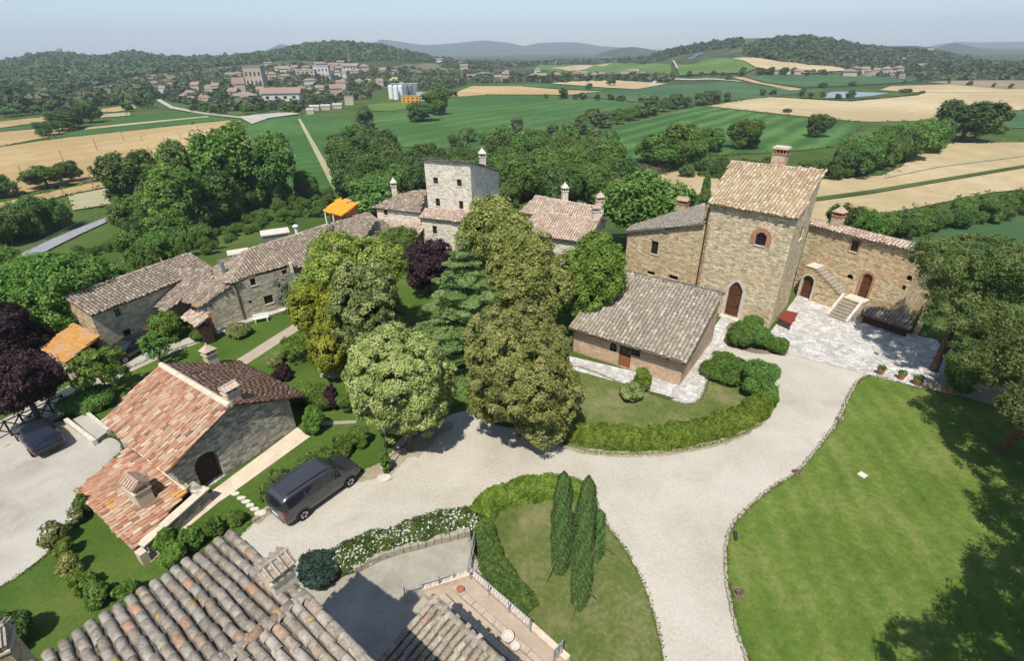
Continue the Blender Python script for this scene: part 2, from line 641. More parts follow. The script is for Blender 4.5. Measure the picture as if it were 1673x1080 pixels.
def bands(p, q):
    d = (T(*q) - T(*p))[:2]
    return math.atan2(d[0], d[1])
field_mat('striped_crop', (.046, .108, .026), (.088, .168, .044), bands((1010, 240), (1200, 186)), 12.0, .26)
field_mat('mown_crop', (.050, .112, .028), (.082, .158, .044), bands((680, 225), (1000, 172)), 16.0, .14)

def hill_ground():
    t = NT('hill_meadow')
    c = t.coords()
    near = t.ramp(t.noise(c, .05, 6, .6), [(.3, (.045, .080, .016)), (.55, (.082, .128, .028)), (.75, (.135, .165, .050))])
    g = t.noise(c, 2.5, 5, .7)
    near = t.mix(t.math('MULTIPLY', g, .35), near, (.025, .045, .010))
    far = t.ramp(t.noise(c, .006, 6, .7), [(.3, (.030, .050, .018)), (.5, (.050, .070, .026)), (.62, (.115, .120, .052)), (.75, (.20, .17, .10))])
    d = t.n('ShaderNodeVectorMath', operation='LENGTH')
    t.l(c, d.inputs[0])
    k = t.ramp(t.math('DIVIDE', d.outputs['Value'], 1400.0), [(.3, (0, 0, 0)), (.55, (1, 1, 1))])
    t.pbsdf(t.mix(k, near, far), .95, t.bump(t.noise(c, 1.2, 5, .7), .8, .3), .08)
hill_ground()

# ------------------------------------------------------------------ terrain
def build_terrain():
    th = list(np.arange(-78, 78.01, .5)) + list(np.arange(84, 276.1, 6))
    rr = list(np.arange(4, 300, 4.0))
    r = 300.0
    while r < 5200:
        rr.append(r)
        r *= 1.022
    rr += [9000, 14000]
    th = np.radians(th)
    R, A = np.meshgrid(rr, th, indexing='ij')
    X, Y = R * np.sin(A), R * np.cos(A)
    Z = terrain(X, Y)
    nr, nt = len(rr), len(th)
    v = np.stack([X, Y, Z], -1).reshape(-1, 3)
    i, j = np.meshgrid(np.arange(nr - 1), np.arange(nt), indexing='ij')
    j2 = (j + 1) % nt
    f = np.stack([i * nt + j, i * nt + j2, (i + 1) * nt + j2, (i + 1) * nt + j], -1).reshape(-1, 4)
    me = np_mesh('ground', v, f[:, ::-1], smooth=True)
    if me.polygons[0].normal.z < 0:
        me.flip_normals()
    o = link('ground', me, 'hill_meadow')
    o['kind'] = 'structure'
    c = MB()
    k = nt
    c.add([(0, 0, 0)] + [tuple(v[q]) for q in range(nt)], [(0, (q + 1) % nt + 1, q + 1) for q in range(nt)])
    oc = c.build('ground_under_tower', 'hill_meadow')
    oc['kind'] = 'structure'
build_terrain()

# far blue mountains: ridges with their own depth and flanks
def mountains(name, px, py, dist, depth, seed):
    rng = np.random.default_rng(seed)
    xs = np.arange(px[0], px[-1] + .1, 4.0)
    ys = np.interp(xs, px, py)
    nd = 26
    V = []
    for x, y in zip(xs, ys):
        r = ray(x, y)
        h = math.hypot(r[0], r[1])
        zr = CAM_H + dist * r[2] / h
        for k in range(nd):
            t = k / (nd - 1) * 2 - 1
            d = dist + t * depth
            w = (1 - abs(t)) ** 1.25
            z = PLAIN - 6 + (zr - PLAIN + 6) * w + (math.sin(x * .11 + k * .9) + .6 * math.sin(x * .31 + k * .5)) * .05 * (zr - PLAIN) * w * (1 - w) * 2
            V.append((r[0] / h * d, r[1] / h * d, z))
    n = len(xs)
    F = [(i * nd + k, (i + 1) * nd + k, (i + 1) * nd + k + 1, i * nd + k + 1) for i in range(n - 1) for k in range(nd - 1)]
    me = np_mesh(name, V, F, smooth=True)
    if sum(p.normal.z for p in me.polygons) < 0:
        me.flip_normals()
    o = link(name, me, 'far_forest')
    o['kind'] = 'structure'
ground_mat('far_forest', [(.3, (.022, .038, .016)), (.6, (.040, .056, .024)), (.85, (.10, .10, .06))], .004, (.6, .03), (.5, 2.0, .05))
mountains('mountains', [540, 580, 600, 625, 650, 690, 720, 760, 790, 830, 855, 880, 920, 945, 980, 1010, 1060, 1120], [92, 82, 71, 62, 66, 72, 71, 67, 64, 68, 74, 69, 67, 68, 74, 76, 80, 92], 6800, 1200, 1)
mountains('mountains', [400, 430, 445, 458, 470, 490, 520], [95, 83, 76, 70, 72, 80, 95], 5600, 700, 2)
mountains('mountains', [960, 985, 1010, 1030, 1050, 1075, 1100], [97, 84, 78, 75, 77, 82, 95], 3300, 500, 3)
mountains('mountains', [1480, 1510, 1540, 1570, 1600, 1640, 1700, 1800, 1950], [86, 76, 70, 67, 68, 67.5, 66, 67, 75], 8200, 1200, 4)
mountains('mountains', [1505, 1530, 1550, 1562, 1580, 1605, 1640, 1673, 1720, 1800], [88, 77, 70, 68.5, 73, 79, 82, 86, 84, 90], 4300, 700, 5)

# ------------------------------------------------------------------ fields
drape('wheat_field', [(-120, 262), (0, 241), (110, 225), (375, 196.5), (420, 235), (330, 290), (196, 288), (100, 304), (0, 324), (-120, 350)], 'ripe_wheat', .25)
drape('wheat_field', [(-120, 226), (0, 216), (62, 211), (130, 206), (128, 211), (75, 225), (0, 240), (-120, 261)], 'ripe_wheat', .3)
drape('crop_field', [(-120, 218), (0, 210), (62, 205), (64, 210), (0, 215.5), (-120, 225)], 'green_crop', .34)
drape('wheat_field', [(-120, 208), (0, 199), (92, 189), (96, 196), (0, 209.5), (-120, 217)], 'ripe_wheat', .3)
drape('crop_field', [(76, 225.5), (140, 210), (205, 191), (300, 183), (350, 188), (372, 193), (374, 196), (110, 224.5)], 'green_crop', .3)
drape('dirt_path', [(138, 210), (205, 203), (340, 190.5), (342, 192), (205, 206), (140, 213)], 'tan_wheat', .5)
drape('wheat_field', [(162, 184), (168, 178), (222, 171), (224, 177), (190, 183)], 'ripe_wheat', .4)
drape('stubble_field', [(165, 193), (166, 187), (212, 184), (215, 189)], 'stubble', .4)
drape('wheat_field', [(-120, 362), (0, 333), (100, 311), (196, 291), (200, 302), (112, 319), (0, 348), (-120, 392)], 'ripe_wheat', .3)
drape('stubble_field', [(112, 321), (200, 304), (205, 330), (150, 340), (120, 345)], 'stubble', .3)
drape('crop_field', [(385, 215), (418, 193), (500, 189.5), (560, 190), (585, 205), (600, 240), (575, 320), (520, 310), (440, 305), (400, 260)], 'green_crop', .2)
drape('dirt_path', [(487, 195), (491, 195), (551, 298), (553, 320), (541, 305)], 'stubble', .5)
drape('sports_pitch', [(585, 181), (600, 171), (668, 166.5), (700, 167), (690, 174), (640, 182)], 'light_green_crop', .3)
drape('crop_field', [(590, 190), (640, 186), (735, 160), (800, 154.5), (1000, 163.5), (1040, 170), (1060, 180), (960, 207), (880, 232), (780, 245), (640, 240), (600, 215)], 'mown_crop', .25)
drape('wheat_field', [(730, 160), (755, 147), (772, 140.5), (850, 141), (920, 147), (985, 149.5), (930, 155), (800, 154.5)], 'ripe_wheat', .45)
drape('crop_field', [(770, 139.5), (800, 137), (905, 138.5), (990, 144), (985, 148.5), (920, 146), (850, 140.5)], 'green_crop', .55)
drape('wheat_field', [(900, 136.5), (930, 132.5), (1000, 131), (1090, 137), (1040, 146), (992, 143.5)], 'tan_wheat', .6)
drape('crop_field', [(935, 156), (1000, 148), (1060, 140.5), (1200, 134), (1330, 150), (1250, 160), (1080, 172), (1000, 162.5)], 'blue_green_crop', .4)
drape('crop_field', [(960, 217), (1130, 176), (1160, 174.5), (1280, 190), (1390, 199), (1410, 206), (1365, 240), (1290, 248), (1100, 258), (990, 262)], 'striped_crop', .25)
drape('wheat_field', [(1155, 173.5), (1250, 158.5), (1345, 164), (1390, 166), (1500, 156), (1510, 150.5), (1800, 146), (1800, 176), (1640, 181), (1560, 197), (1410, 199.5), (1290, 188)], 'tan_wheat', .3)
drape('wheat_field', [(1430, 150), (1455, 141), (1550, 138), (1800, 148), (1800, 152), (1510, 151)], 'tan_wheat', .5)
drape('grass_bank', [(1305, 160), (1335, 149), (1360, 145.5), (1440, 147.5), (1512, 152.5), (1460, 158.5), (1385, 164.5)], 'meadow', .55)
drape('wheat_field', [(1195, 126), (1215, 126.5), (1318, 147), (1290, 148), (1240, 137)], 'ripe_wheat', .6)
drape('crop_field', [(1218, 126), (1260, 122), (1380, 121.5), (1500, 127), (1490, 134), (1380, 141), (1315, 143.5)], 'blue_green_crop', .6)
drape('crop_field', [(1104, 107), (1150, 99), (1188, 96), (1236, 113), (1215, 121), (1110, 125)], 'light_green_crop', 1.6)
drape('wheat_field', [(1196, 97), (1215, 95), (1300, 104), (1375, 112), (1385, 118), (1300, 118.5), (1240, 113.5)], 'tan_wheat', 1.6)
drape('ploughed_field', [(1515, 134.5), (1560, 132), (1800, 131), (1800, 146), (1640, 146), (1550, 138)], 'ploughed', .6)
drape('crop_field', [(1605, 208), (1620, 186), (1800, 172), (1800, 213)], 'blue_green_crop', .3)
drape('wheat_field', [(1010, 300), (1110, 280), (1210, 282), (1330, 295), (1440, 288), (1475, 272), (1497, 240), (1560, 234), (1800, 232), (1800, 300), (1620, 315), (1450, 350), (1330, 365), (1180, 350), (1040, 325)], 'tan_wheat', .25)
drape('dirt_path', [(1445, 290), (1530, 272), (1800, 238), (1800, 241), (1530, 275), (1446, 293)], 'stubble', .45)
drape('grass_strip', [(1330, 325), (1420, 313), (1680, 270), (1800, 252), (1800, 257), (1680, 274.5), (1420, 319), (1330, 331)], 'meadow', .5)
drape('crop_field', [(1470, 392), (1560, 368), (1680, 346), (1800, 330), (1800, 420), (1600, 425)], 'blue_green_crop', .3)
drape('crop_field', [(860, 104), (1000, 101), (1095, 104), (1098, 126), (1000, 122), (900, 118)], 'light_green_crop', .9)
drape('wheat_field', [(900, 112), (940, 107), (1000, 103), (960, 112), (930, 117)], 'tan_wheat', 1.6)
drape('crop_field', [(640, 110), (690, 104), (750, 107), (740, 118), (690, 122)], 'olive_slope', 1.6)
drape('olive_terraces', [(180, 133), (330, 114), (440, 105), (540, 106), (480, 116), (330, 134), (220, 143)], 'olive_slope', 1.2)
drape('wheat_field', [(650, 133), (600, 137), (590, 131), (650, 127)], 'tan_wheat', 1.2)
# pond and pale lanes
t = NT('water')
t.pbsdf((.05, .075, .085), .08, t.bump(t.noise(t.coords(), .8, 3), .12, .05), .5)
drape('pond', [(1341, 160.5), (1346, 154.5), (1362, 150.5), (1440, 152.5), (1452, 153.5), (1425, 157.5), (1378, 161.5)], 'water', .75)
drape('country_lane', [(252, 160), (260, 159), (266, 165), (284, 175), (330, 184.5), (390, 191.5), (430, 188.5), (428, 190.5), (392, 194), (330, 187), (279, 178), (260, 167)], 'pale_gravel', .6)
drape('yard', [(392, 193), (415, 189), (470, 184), (492, 187), (440, 194), (412, 204)], 'pale_gravel', .7)
drape('country_lane', [(1098, 100), (1101, 100), (1108, 113), (1105, 114)], 'pale_gravel', 2.2)
drape('country_lane', [(1060, 141), (1070, 130), (1100, 128.5), (1210, 133), (1210, 134), (1100, 130.5), (1074, 132), (1066, 141)], 'pale_gravel', .7)
drape('road', [(22, 438), (18, 424), (60, 404), (110, 382), (176, 356), (184, 360), (130, 385), (80, 410), (34, 436)], 'asphalt', .3, 2.0)
drape('road', [(-60, 500), (-40, 485), (10, 488), (20, 494), (-20, 508)], 'asphalt', .25, 2.0)
# ------------------------------------------------------------------ building materials
tile_mat('tiles_salmon', [(0, (.33, .15, .09)), (.18, (.44, .205, .12)), (.38, (.45, .27, .17)), (.58, (.54, .39, .26)), (.74, (.40, .235, .15)), (.88, (.58, .47, .34)), (.97, (.22, .13, .085))], ((.50, .27, .08), .33, .62), .45)
tile_mat('tiles_red', [(0, (.29, .145, .09)), (.25, (.40, .20, .125)), (.5, (.34, .205, .135)), (.75, (.48, .33, .225)), (.95, (.22, .135, .09))], ((.26, .20, .10), .5, .60), .6)
tile_mat('tiles_grey', [(0, (.23, .19, .14)), (.3, (.31, .26, .195)), (.55, (.385, .335, .26)), (.75, (.31, .22, .15)), (.92, (.45, .405, .33))], ((.36, .28, .12), .8, .66), .7)
tile_mat('tiles_brown', [(0, (.19, .145, .105)), (.3, (.28, .215, .155)), (.55, (.35, .29, .225)), (.75, (.27, .175, .115)), (.92, (.43, .37, .29))], ((.38, .27, .09), .6, .66), .7)
tile_mat('tiles_pink', [(0, (.36, .22, .15)), (.3, (.46, .33, .24)), (.6, (.56, .44, .33)), (.8, (.36, .26, .19)), (.95, (.60, .50, .40))], ((.30, .26, .16), .8, .64), .5)
tile_mat('tiles_gold', [(0, (.34, .23, .125)), (.25, (.43, .315, .18)), (.5, (.50, .40, .255)), (.7, (.38, .235, .13)), (.88, (.55, .475, .35))], ((.46, .33, .11), .9, .63), .4)
tile_mat('tiles_lichen', [(0, (.25, .22, .17)), (.3, (.33, .295, .235)), (.6, (.40, .365, .30)), (.85, (.30, .25, .19)), (.965, (.46, .27, .165))], ((.56, .34, .05), 2.2, .64), .75)
tile_mat('tiles_ochre', [(0, (.42, .20, .055)), (.5, (.52, .27, .06)), (.95, (.46, .26, .11))], ((.42, .27, .18), .8, .54), .3)
tile_mat('tiles_orange', [(0, (.66, .27, .02)), (.5, (.72, .32, .03)), (.95, (.68, .31, .05))], None, .1)
# a darker bed colour for the hollows between the tile rows
for nm, c in (('tiles_salmon', (.17, .095, .06)), ('tiles_red', (.13, .075, .05)), ('tiles_grey', (.175, .150, .112)), ('tiles_brown', (.135, .105, .075)), ('tiles_pink', (.25, .17, .12)), ('tiles_gold', (.30, .215, .125)), ('tiles_lichen', (.115, .10, .08)), ('tiles_ochre', (.30, .155, .05))):
    plain_mat(nm + '_bed', c, .95, .05, 0, .35, 6.0)
stone_mat('stone_warm', (0.494, 0.376, 0.209), (0.714, 0.574, 0.362), (0.577, 0.475, 0.307), patch=(0.577, 0.310, 0.172))
stone_mat('stone_tower', (0.508, 0.409, 0.252), (0.755, 0.627, 0.424), (0.631, 0.535, 0.368), patch=(0.549, 0.370, 0.203))
stone_mat('stone_white', (.60, .53, .41), (.76, .68, .55), (.68, .61, .49), course=.2, length=.46, bumpk=.3)
stone_mat('stone_grey', (0.365, 0.319, 0.224), (0.568, 0.501, 0.363), (0.460, 0.403, 0.302), course=.16)
stone_mat('stone_rough', (0.319, 0.295, 0.236), (0.590, 0.543, 0.437), (0.354, 0.325, 0.266), course=.2, length=.38, bumpk=1.0)
stone_mat('brick_wall', (0.448, 0.263, 0.146), (0.582, 0.403, 0.258), (0.526, 0.437, 0.325), patch=(0.594, 0.504, 0.381), course=.075, length=.25, bumpk=.35)
stone_mat('paving', (.46, .36, .255), (.60, .50, .385), (.40, .33, .25), course=.2, length=.2, bumpk=.25)
plain_mat('plaster', (.52, .44, .31), .9, .1, 0, .14, 1.2)
plain_mat('pale_stone', (.56, .51, .42), .9, .1, 0, .16, 3.0)
plain_mat('cream_mortar', (.58, .49, .36), .9, .1, 0, .14, 2.5)
plain_mat('brick', (.40, .20, .115), .9, .1, 0, .3, 5.0)
plain_mat('wood_door', (.115, .045, .022), .6, .25, 0, .25, 4.0)
plain_mat('dark_wood', (.055, .032, .020), .7, .2, 0, .25, 4.0)
plain_mat('old_wood', (.20, .15, .10), .85, .1, 0, .25, 4.0)
plain_mat('dark_room', (.020, .016, .013), .9, .05)  # near black colour that stands for unlit insides
plain_mat('white_paint', (.75, .74, .71), .6, .3, 0, .05)
plain_mat('grey_metal', (.30, .31, .32), .45, .5, .6, .1)
plain_mat('dark_metal', (.055, .052, .05), .5, .4, .4, .15)
plain_mat('copper_pipe', (.10, .065, .045), .5, .4, .3, .2)
plain_mat('blue_glass', (.035, .04, .10), .1, .6)
_t = NT('glass')
_t.pbsdf((.018, .022, .026), .06, None, .6)

# ------------------------------------------------------------------ roofs
class Plane3:
    """a roof plane: a = a low corner, e = along the eave, h = up the slope, n = out of it"""
    def __init__(self, a, b, c):
        a, b, c = (np.asarray(q, float) for q in (a, b, c))
        self.a = a
        self.e = (b - a) / np.linalg.norm(b - a)
        n = np.cross(self.e, c - a)
        n /= np.linalg.norm(n)
        self.n = n if n[2] > 0 else -n
        self.h = np.cross(self.n, self.e)
        if self.h[2] < 0:
            self.h, self.e = -self.h, -self.e

    @staticmethod
    def slope(a, b, s):
        a, b = np.asarray(a, float), np.asarray(b, float)
        d = b - a
        u = np.array([-d[1], d[0], 0])
        u /= np.linalg.norm(u)
        return Plane3(a, b, a + u + np.array([0, 0, s]))

    def hit(self, px, py):
        r = ray(px, py)
        o = np.array([0, 0, CAM_H])
        return o + r * ((self.n @ (self.a - o)) / (self.n @ r))

    def uv(self, p):
        d = np.asarray(p, float) - self.a
        return np.array([d @ self.e, d @ self.h])

    def pt(self, u, v, w=0.0):
        return self.a + self.e * u + self.h * v + self.n * w

    def z(self, x, y):
        return self.a[2] - (self.n[0] * (x - self.a[0]) + self.n[1] * (y - self.a[1])) / self.n[2]

def coppo(spacing, length, seg=5, thick=.016, ends=True):
    """one clay cover tile: a tapered half pipe, wide end down the slope"""
    r0, r1 = spacing * .43, spacing * .36
    V, F = [], []
    for (r, y, lift) in ((r0, -length / 2, .034), (r1, length / 2, .0)):
        for i in range(seg + 1):
            a = math.pi * i / seg
            V.append((-r * math.cos(a), y, r * .82 * math.sin(a) + lift))
    s = seg + 1
    for i in range(seg):
        F.append((i + 1, i, s + i, s + i + 1))
    if ends:
        for i in range(seg + 1):
            a = math.pi * i / seg
            V.append((-(r0 - thick) * math.cos(a), -length / 2, (r0 - thick) * .8 * math.sin(a) + .02))
        for i in range(seg):
            F.append((i, i + 1, 2 * s + i + 1, 2 * s + i))
    return np.array(V), np.array(F)

TILE_MESH = {}
def lay_tiles(roof, pl, poly, mat, spacing, expo, individual, seed, seg=5, sag=.035):
    """cover tiles in rows up the plane, kept where their middle lies inside the outline (uv)"""
    rng = np.random.default_rng(seed)
    us, vs = [q[0] for q in poly], [q[1] for q in poly]
    cen = []
    nu = int((max(us) - min(us)) / spacing)
    for i in range(nu + 1):
        u = min(us) + (i + .5) * spacing
        off = rng.uniform(-.09, .09)
        for j in range(-1, int((max(vs) - min(vs)) / expo) + 1):
            v = min(vs) + (j + .5) * expo + off
            if inside(poly, u, v):
                cen.append((u + rng.normal(0, .012), v + rng.normal(0, .012), rng.normal(0, .035), rng.random()))
    if not cen:
        return
    cen = np.array(cen)
    L = expo * 1.22
    V, F = coppo(spacing, L, seg)
    w = sag * np.sin(cen[:, 0] * .9 + seed) * np.sin(cen[:, 1] * .8 + 1.3 * seed) + rng.normal(0, .006, len(cen))
    pos = pl.a + np.outer(cen[:, 0], pl.e) + np.outer(cen[:, 1], pl.h) + np.outer(w + .012, pl.n)
    order = np.argsort(np.linalg.norm(pos - [0, 0, CAM_H], axis=1))
    indiv = set()
    if individual:
        key = (round(spacing, 3), round(expo, 3), mat)
        if key not in TILE_MESH:
            me = np_mesh('tile', V, F, smooth=True)
            me.materials.append(MATS[mat])
            TILE_MESH[key] = me
        B = Matrix((tuple(pl.e), tuple(pl.h), tuple(pl.n))).transposed().to_4x4()
        vis = []
        for k in order:
            x, y, d = project(pos[k])
            if d > 0 and -30 < x < 1703 and -30 < y < 1110:
                vis.append(k)
        for k in vis[:individual]:
            o = bpy.data.objects.new('tile', TILE_MESH[key])
            COL.objects.link(o)
            o.parent = roof
            o.matrix_basis = Matrix.Translation(pos[k]) @ B @ Matrix.Rotation(cen[k, 2], 4, 'Z')
            indiv.add(int(k))
    rest = [k for k in range(len(cen)) if k not in indiv]
    if rest:
        ca, sa = np.cos(cen[rest, 2]), np.sin(cen[rest, 2])
        X = V[None, :, 0] * ca[:, None] - V[None, :, 1] * sa[:, None]
        Y = V[None, :, 0] * sa[:, None] + V[None, :, 1] * ca[:, None]
        W = pos[rest][:, None, :] + X[..., None] * pl.e + Y[..., None] * pl.h + np.broadcast_to(V[None, :, 2], X.shape)[..., None] * pl.n
        nv = len(V)
        FF = (F[None] + (np.arange(len(rest)) * nv)[:, None, None]).reshape(-1, 4)
        me = np_mesh('tiles', W.reshape(-1, 3), FF, rnd=np.repeat(cen[rest, 3], len(F)), smooth=True)
        o = link('tiles', me, mat, roof)
        o['kind'] = 'stuff'

def add_roof(parent, pl, pts, mat, spacing=.28, expo=.36, individual=0, seed=1, thick=.11, seg=5, label=None):
    poly = [pl.uv(q) for q in pts]
    slab = MB()
    n = len(pts)
    up = [pl.pt(*q) for q in poly]
    dn = [pl.pt(q[0], q[1], -thick) for q in poly]
    ar = sum(poly[i][0] * poly[(i + 1) % n][1] - poly[(i + 1) % n][0] * poly[i][1] for i in range(n))
    if ar < 0:
        up, dn = up[::-1], dn[::-1]
    slab.add(up + dn, [tuple(range(n)), tuple(range(2 * n - 1, n - 1, -1))] + [((i + 1) % n, i, n + i, n + (i + 1) % n) for i in range(n)])
    r = slab.build('roof', mat + '_bed' if mat + '_bed' in MATS else mat, parent)
    if label:
        r['label'] = label
    lay_tiles(r, pl, [tuple(q) for q in poly], mat, spacing, expo, individual, seed, seg)
    return r

def ridge_tiles(parent, a, b, mat, r=.13, expo=.38, seed=5):
    """a row of cover tiles along a ridge or verge"""
    rng = np.random.default_rng(seed)
    a, b = np.asarray(a, float), np.asarray(b, float)
    L = np.linalg.norm(b - a)
    d = (b - a) / L
    s = np.cross(d, [0, 0, 1.0])
    s /= np.linalg.norm(s)
    up = np.cross(s, d)
    V, F = coppo(r / .43, expo * 1.2, 5)
    Vs, Fs, R = [], [], []
    for k in range(int(L / expo)):
        c = a + d * (k + .5) * expo + up * rng.normal(.01, .012) + s * rng.normal(0, .012)
        Fs.append(F + len(Vs) * len(V))
        Vs.append(c + np.outer(V[:, 0], s) + np.outer(V[:, 1], d) + np.outer(V[:, 2], up))
        R += [rng.random()] * len(F)
    if Vs:
        o = link('ridge_tiles', np_mesh('ridge_tiles', np.concatenate(Vs), np.concatenate(Fs), rnd=R, smooth=True), mat, parent)
        o['kind'] = 'stuff'

def inset(poly, margins):
    """move each edge k (from point k to k+1) inwards by margins[k]"""
    n = len(poly)
    ar = sum(poly[i][0] * poly[(i + 1) % n][1] - poly[(i + 1) % n][0] * poly[i][1] for i in range(n))
    sg = 1 if ar > 0 else -1
    lines = []
    for i in range(n):
        p, q = np.asarray(poly[i][:2], float), np.asarray(poly[(i + 1) % n][:2], float)
        d = (q - p) / np.linalg.norm(q - p)
        nn = np.array([-d[1], d[0]]) * sg
        lines.append((p + nn * margins[i % len(margins)], d))
    out = []
    for i in range(n):
        p, d = lines[i - 1]
        q, e = lines[i]
        det = d[0] * (-e[1]) + e[0] * d[1]
        if abs(det) < 1e-6:
            out.append(q)
            continue
        t = ((q - p)[0] * (-e[1]) + e[0] * (q - p)[1]) / det
        out.append(p + d * t)
    return out

def open_outline(u0, u1, z0, z1, arch):
    w = u1 - u0
    if not arch:
        return [(u0, z0), (u1, z0), (u1, z1), (u0, z1)]
    rise = min(w * (.62 if arch == 'pointed' else .5 if arch == 'round' else .2), z1 - z0)
    pts = [(u0, z0), (u1, z0)]
    for k in range(9):
        t = k / 8
        if arch == 'pointed':
            x = u1 - w * t
            zz = z1 - rise + rise * (1 - abs(2 * t - 1) ** 1.7)
        else:
            x = (u0 + u1) / 2 + w / 2 * math.cos(math.pi * t)
            zz = z1 - rise + rise * math.sin(math.pi * t)
        pts.append((x, zz))
    return pts

def wall(parent, p0, p1, zb, zt0, zt1, mat, out, ops=(), depth=.2, name='wall', extra_top=None):
    """one wall from p0 to p1 (xy); ops = openings given by photograph pixels; out = a point on the outer side"""
    p0, p1 = np.asarray(p0[:2], float), np.asarray(p1[:2], float)
    L = np.linalg.norm(p1 - p0)
    if L < .02:
        return None
    d = (p1 - p0) / L
    nn = np.array([d[1], -d[0]])
    if nn @ (np.asarray(out[:2]) - (p0 + p1) / 2) < 0:
        nn = -nn
    z0a, z0b = zb if hasattr(zb, '__len__') else (zb, zb)
    outer = [(0, z0a), (L, z0b), (L, zt1)] + (extra_top or []) + [(0, zt0)]
    holes = []
    for op in ops:
        b0, b1, tp = op['px']
        q0, q1, q2 = (on_wall(*q, p0, p1) for q in (b0, b1, tp))
        u0, u1 = sorted(((q0[:2] - p0) @ d, (q1[:2] - p0) @ d))
        za = (q0[2] + q1[2]) / 2
        if 'floor' in op:
            za = op['floor']
        u0, u1 = max(u0, .06), min(u1, L - .06)
        if u1 - u0 < .15:
            continue
        zz = max(q2[2], za + .3)
        lim = min(np.interp((u0 + u1) / 2, [0, L], [zt0, zt1]) - .1, zz)
        holes.append((op, u0, u1, max(za, min(z0a, z0b) + .002), max(lim, za + .25), open_outline(u0, u1, max(za, min(z0a, z0b) + .002), max(lim, za + .25), op.get('arch'))))
    verts = [Vector(q) for q in outer]
    edges = [(i, (i + 1) % len(outer)) for i in range(len(outer))]
    for h in holes:
        b = len(verts)
        verts += [Vector(q) for q in h[5]]
        edges += [(b + i, b + (i + 1) % len(h[5])) for i in range(len(h[5]))]
    r = delaunay_2d_cdt(verts, edges, [], 1, 1e-5)
    vo, fo = r[0], r[2]
    W = lambda u, z, w=0.0: (p0[0] + d[0] * u + nn[0] * w, p0[1] + d[1] * u + nn[1] * w, z)
    V = [W(q.x, q.y) for q in vo]
    UV = [(q.x, q.y) for q in vo]
    F = []
    for f in fo:
        c = sum((vo[i] for i in f), Vector((0, 0))) / len(f)
        if not any(inside(h[5], c.x, c.y) for h in holes):
            F.append(tuple(f))
    for h in holes:
        b = len(V)
        n = len(h[5])
        for q in h[5]:
            V += [W(*q), W(q[0], q[1], -depth)]
            UV += [q, (q[0] + .2, q[1])]
        F += [(b + 2 * i, b + 2 * ((i + 1) % n), b + 2 * ((i + 1) % n) + 1, b + 2 * i + 1) for i in range(n)]
    me = bpy.data.meshes.new(name)
    me.from_pydata(V, [], F)
    l = me.uv_layers.new(name='UVMap')
    off = (p0[0] * 1.37 + p0[1] * .71) % 7
    for lo in me.loops:
        q = UV[lo.vertex_index]
        l.data[lo.index].uv = (q[0] + off, q[1])
    tn = Vector((nn[0], nn[1], 0))
    bm = bmesh.new()
    bm.from_mesh(me)
    bm.normal_update()
    for f in bm.faces[:]:
        if abs(f.normal.dot(tn)) > .7 and f.normal.dot(tn) < 0:
            f.normal_flip()
    bm.to_mesh(me)
    bm.free()
    o = link(name, me, mat, parent)
    for op, u0, u1, za, zb_, outl in holes:
        opening(parent, op, W, u0, u1, za, zb_, outl, depth)
    return o

def ring(mb, W, outl, inner_gap, w0, w1):
    """a frame round an outline, between offsets w0 and w1 from the wall face"""
    cx = sum(q[0] for q in outl) / len(outl)
    cz = sum(q[1] for q in outl) / len(outl)
    ins = []
    n = len(outl)
    pol = inset([(q[0], q[1]) for q in outl], [inner_gap])
    V = [W(q[0], q[1], w1) for q in outl] + [W(q[0], q[1], w1) for q in pol] + [W(q[0], q[1], w0) for q in outl] + [W(q[0], q[1], w0) for q in pol]
    F = []
    for i in range(n):
        j = (i + 1) % n
        F += [(i, j, n + j, n + i), (n + i, n + j, 3 * n + j, 3 * n + i), (j, i, 2 * n + i, 2 * n + j)]
    mb.add(V, F)

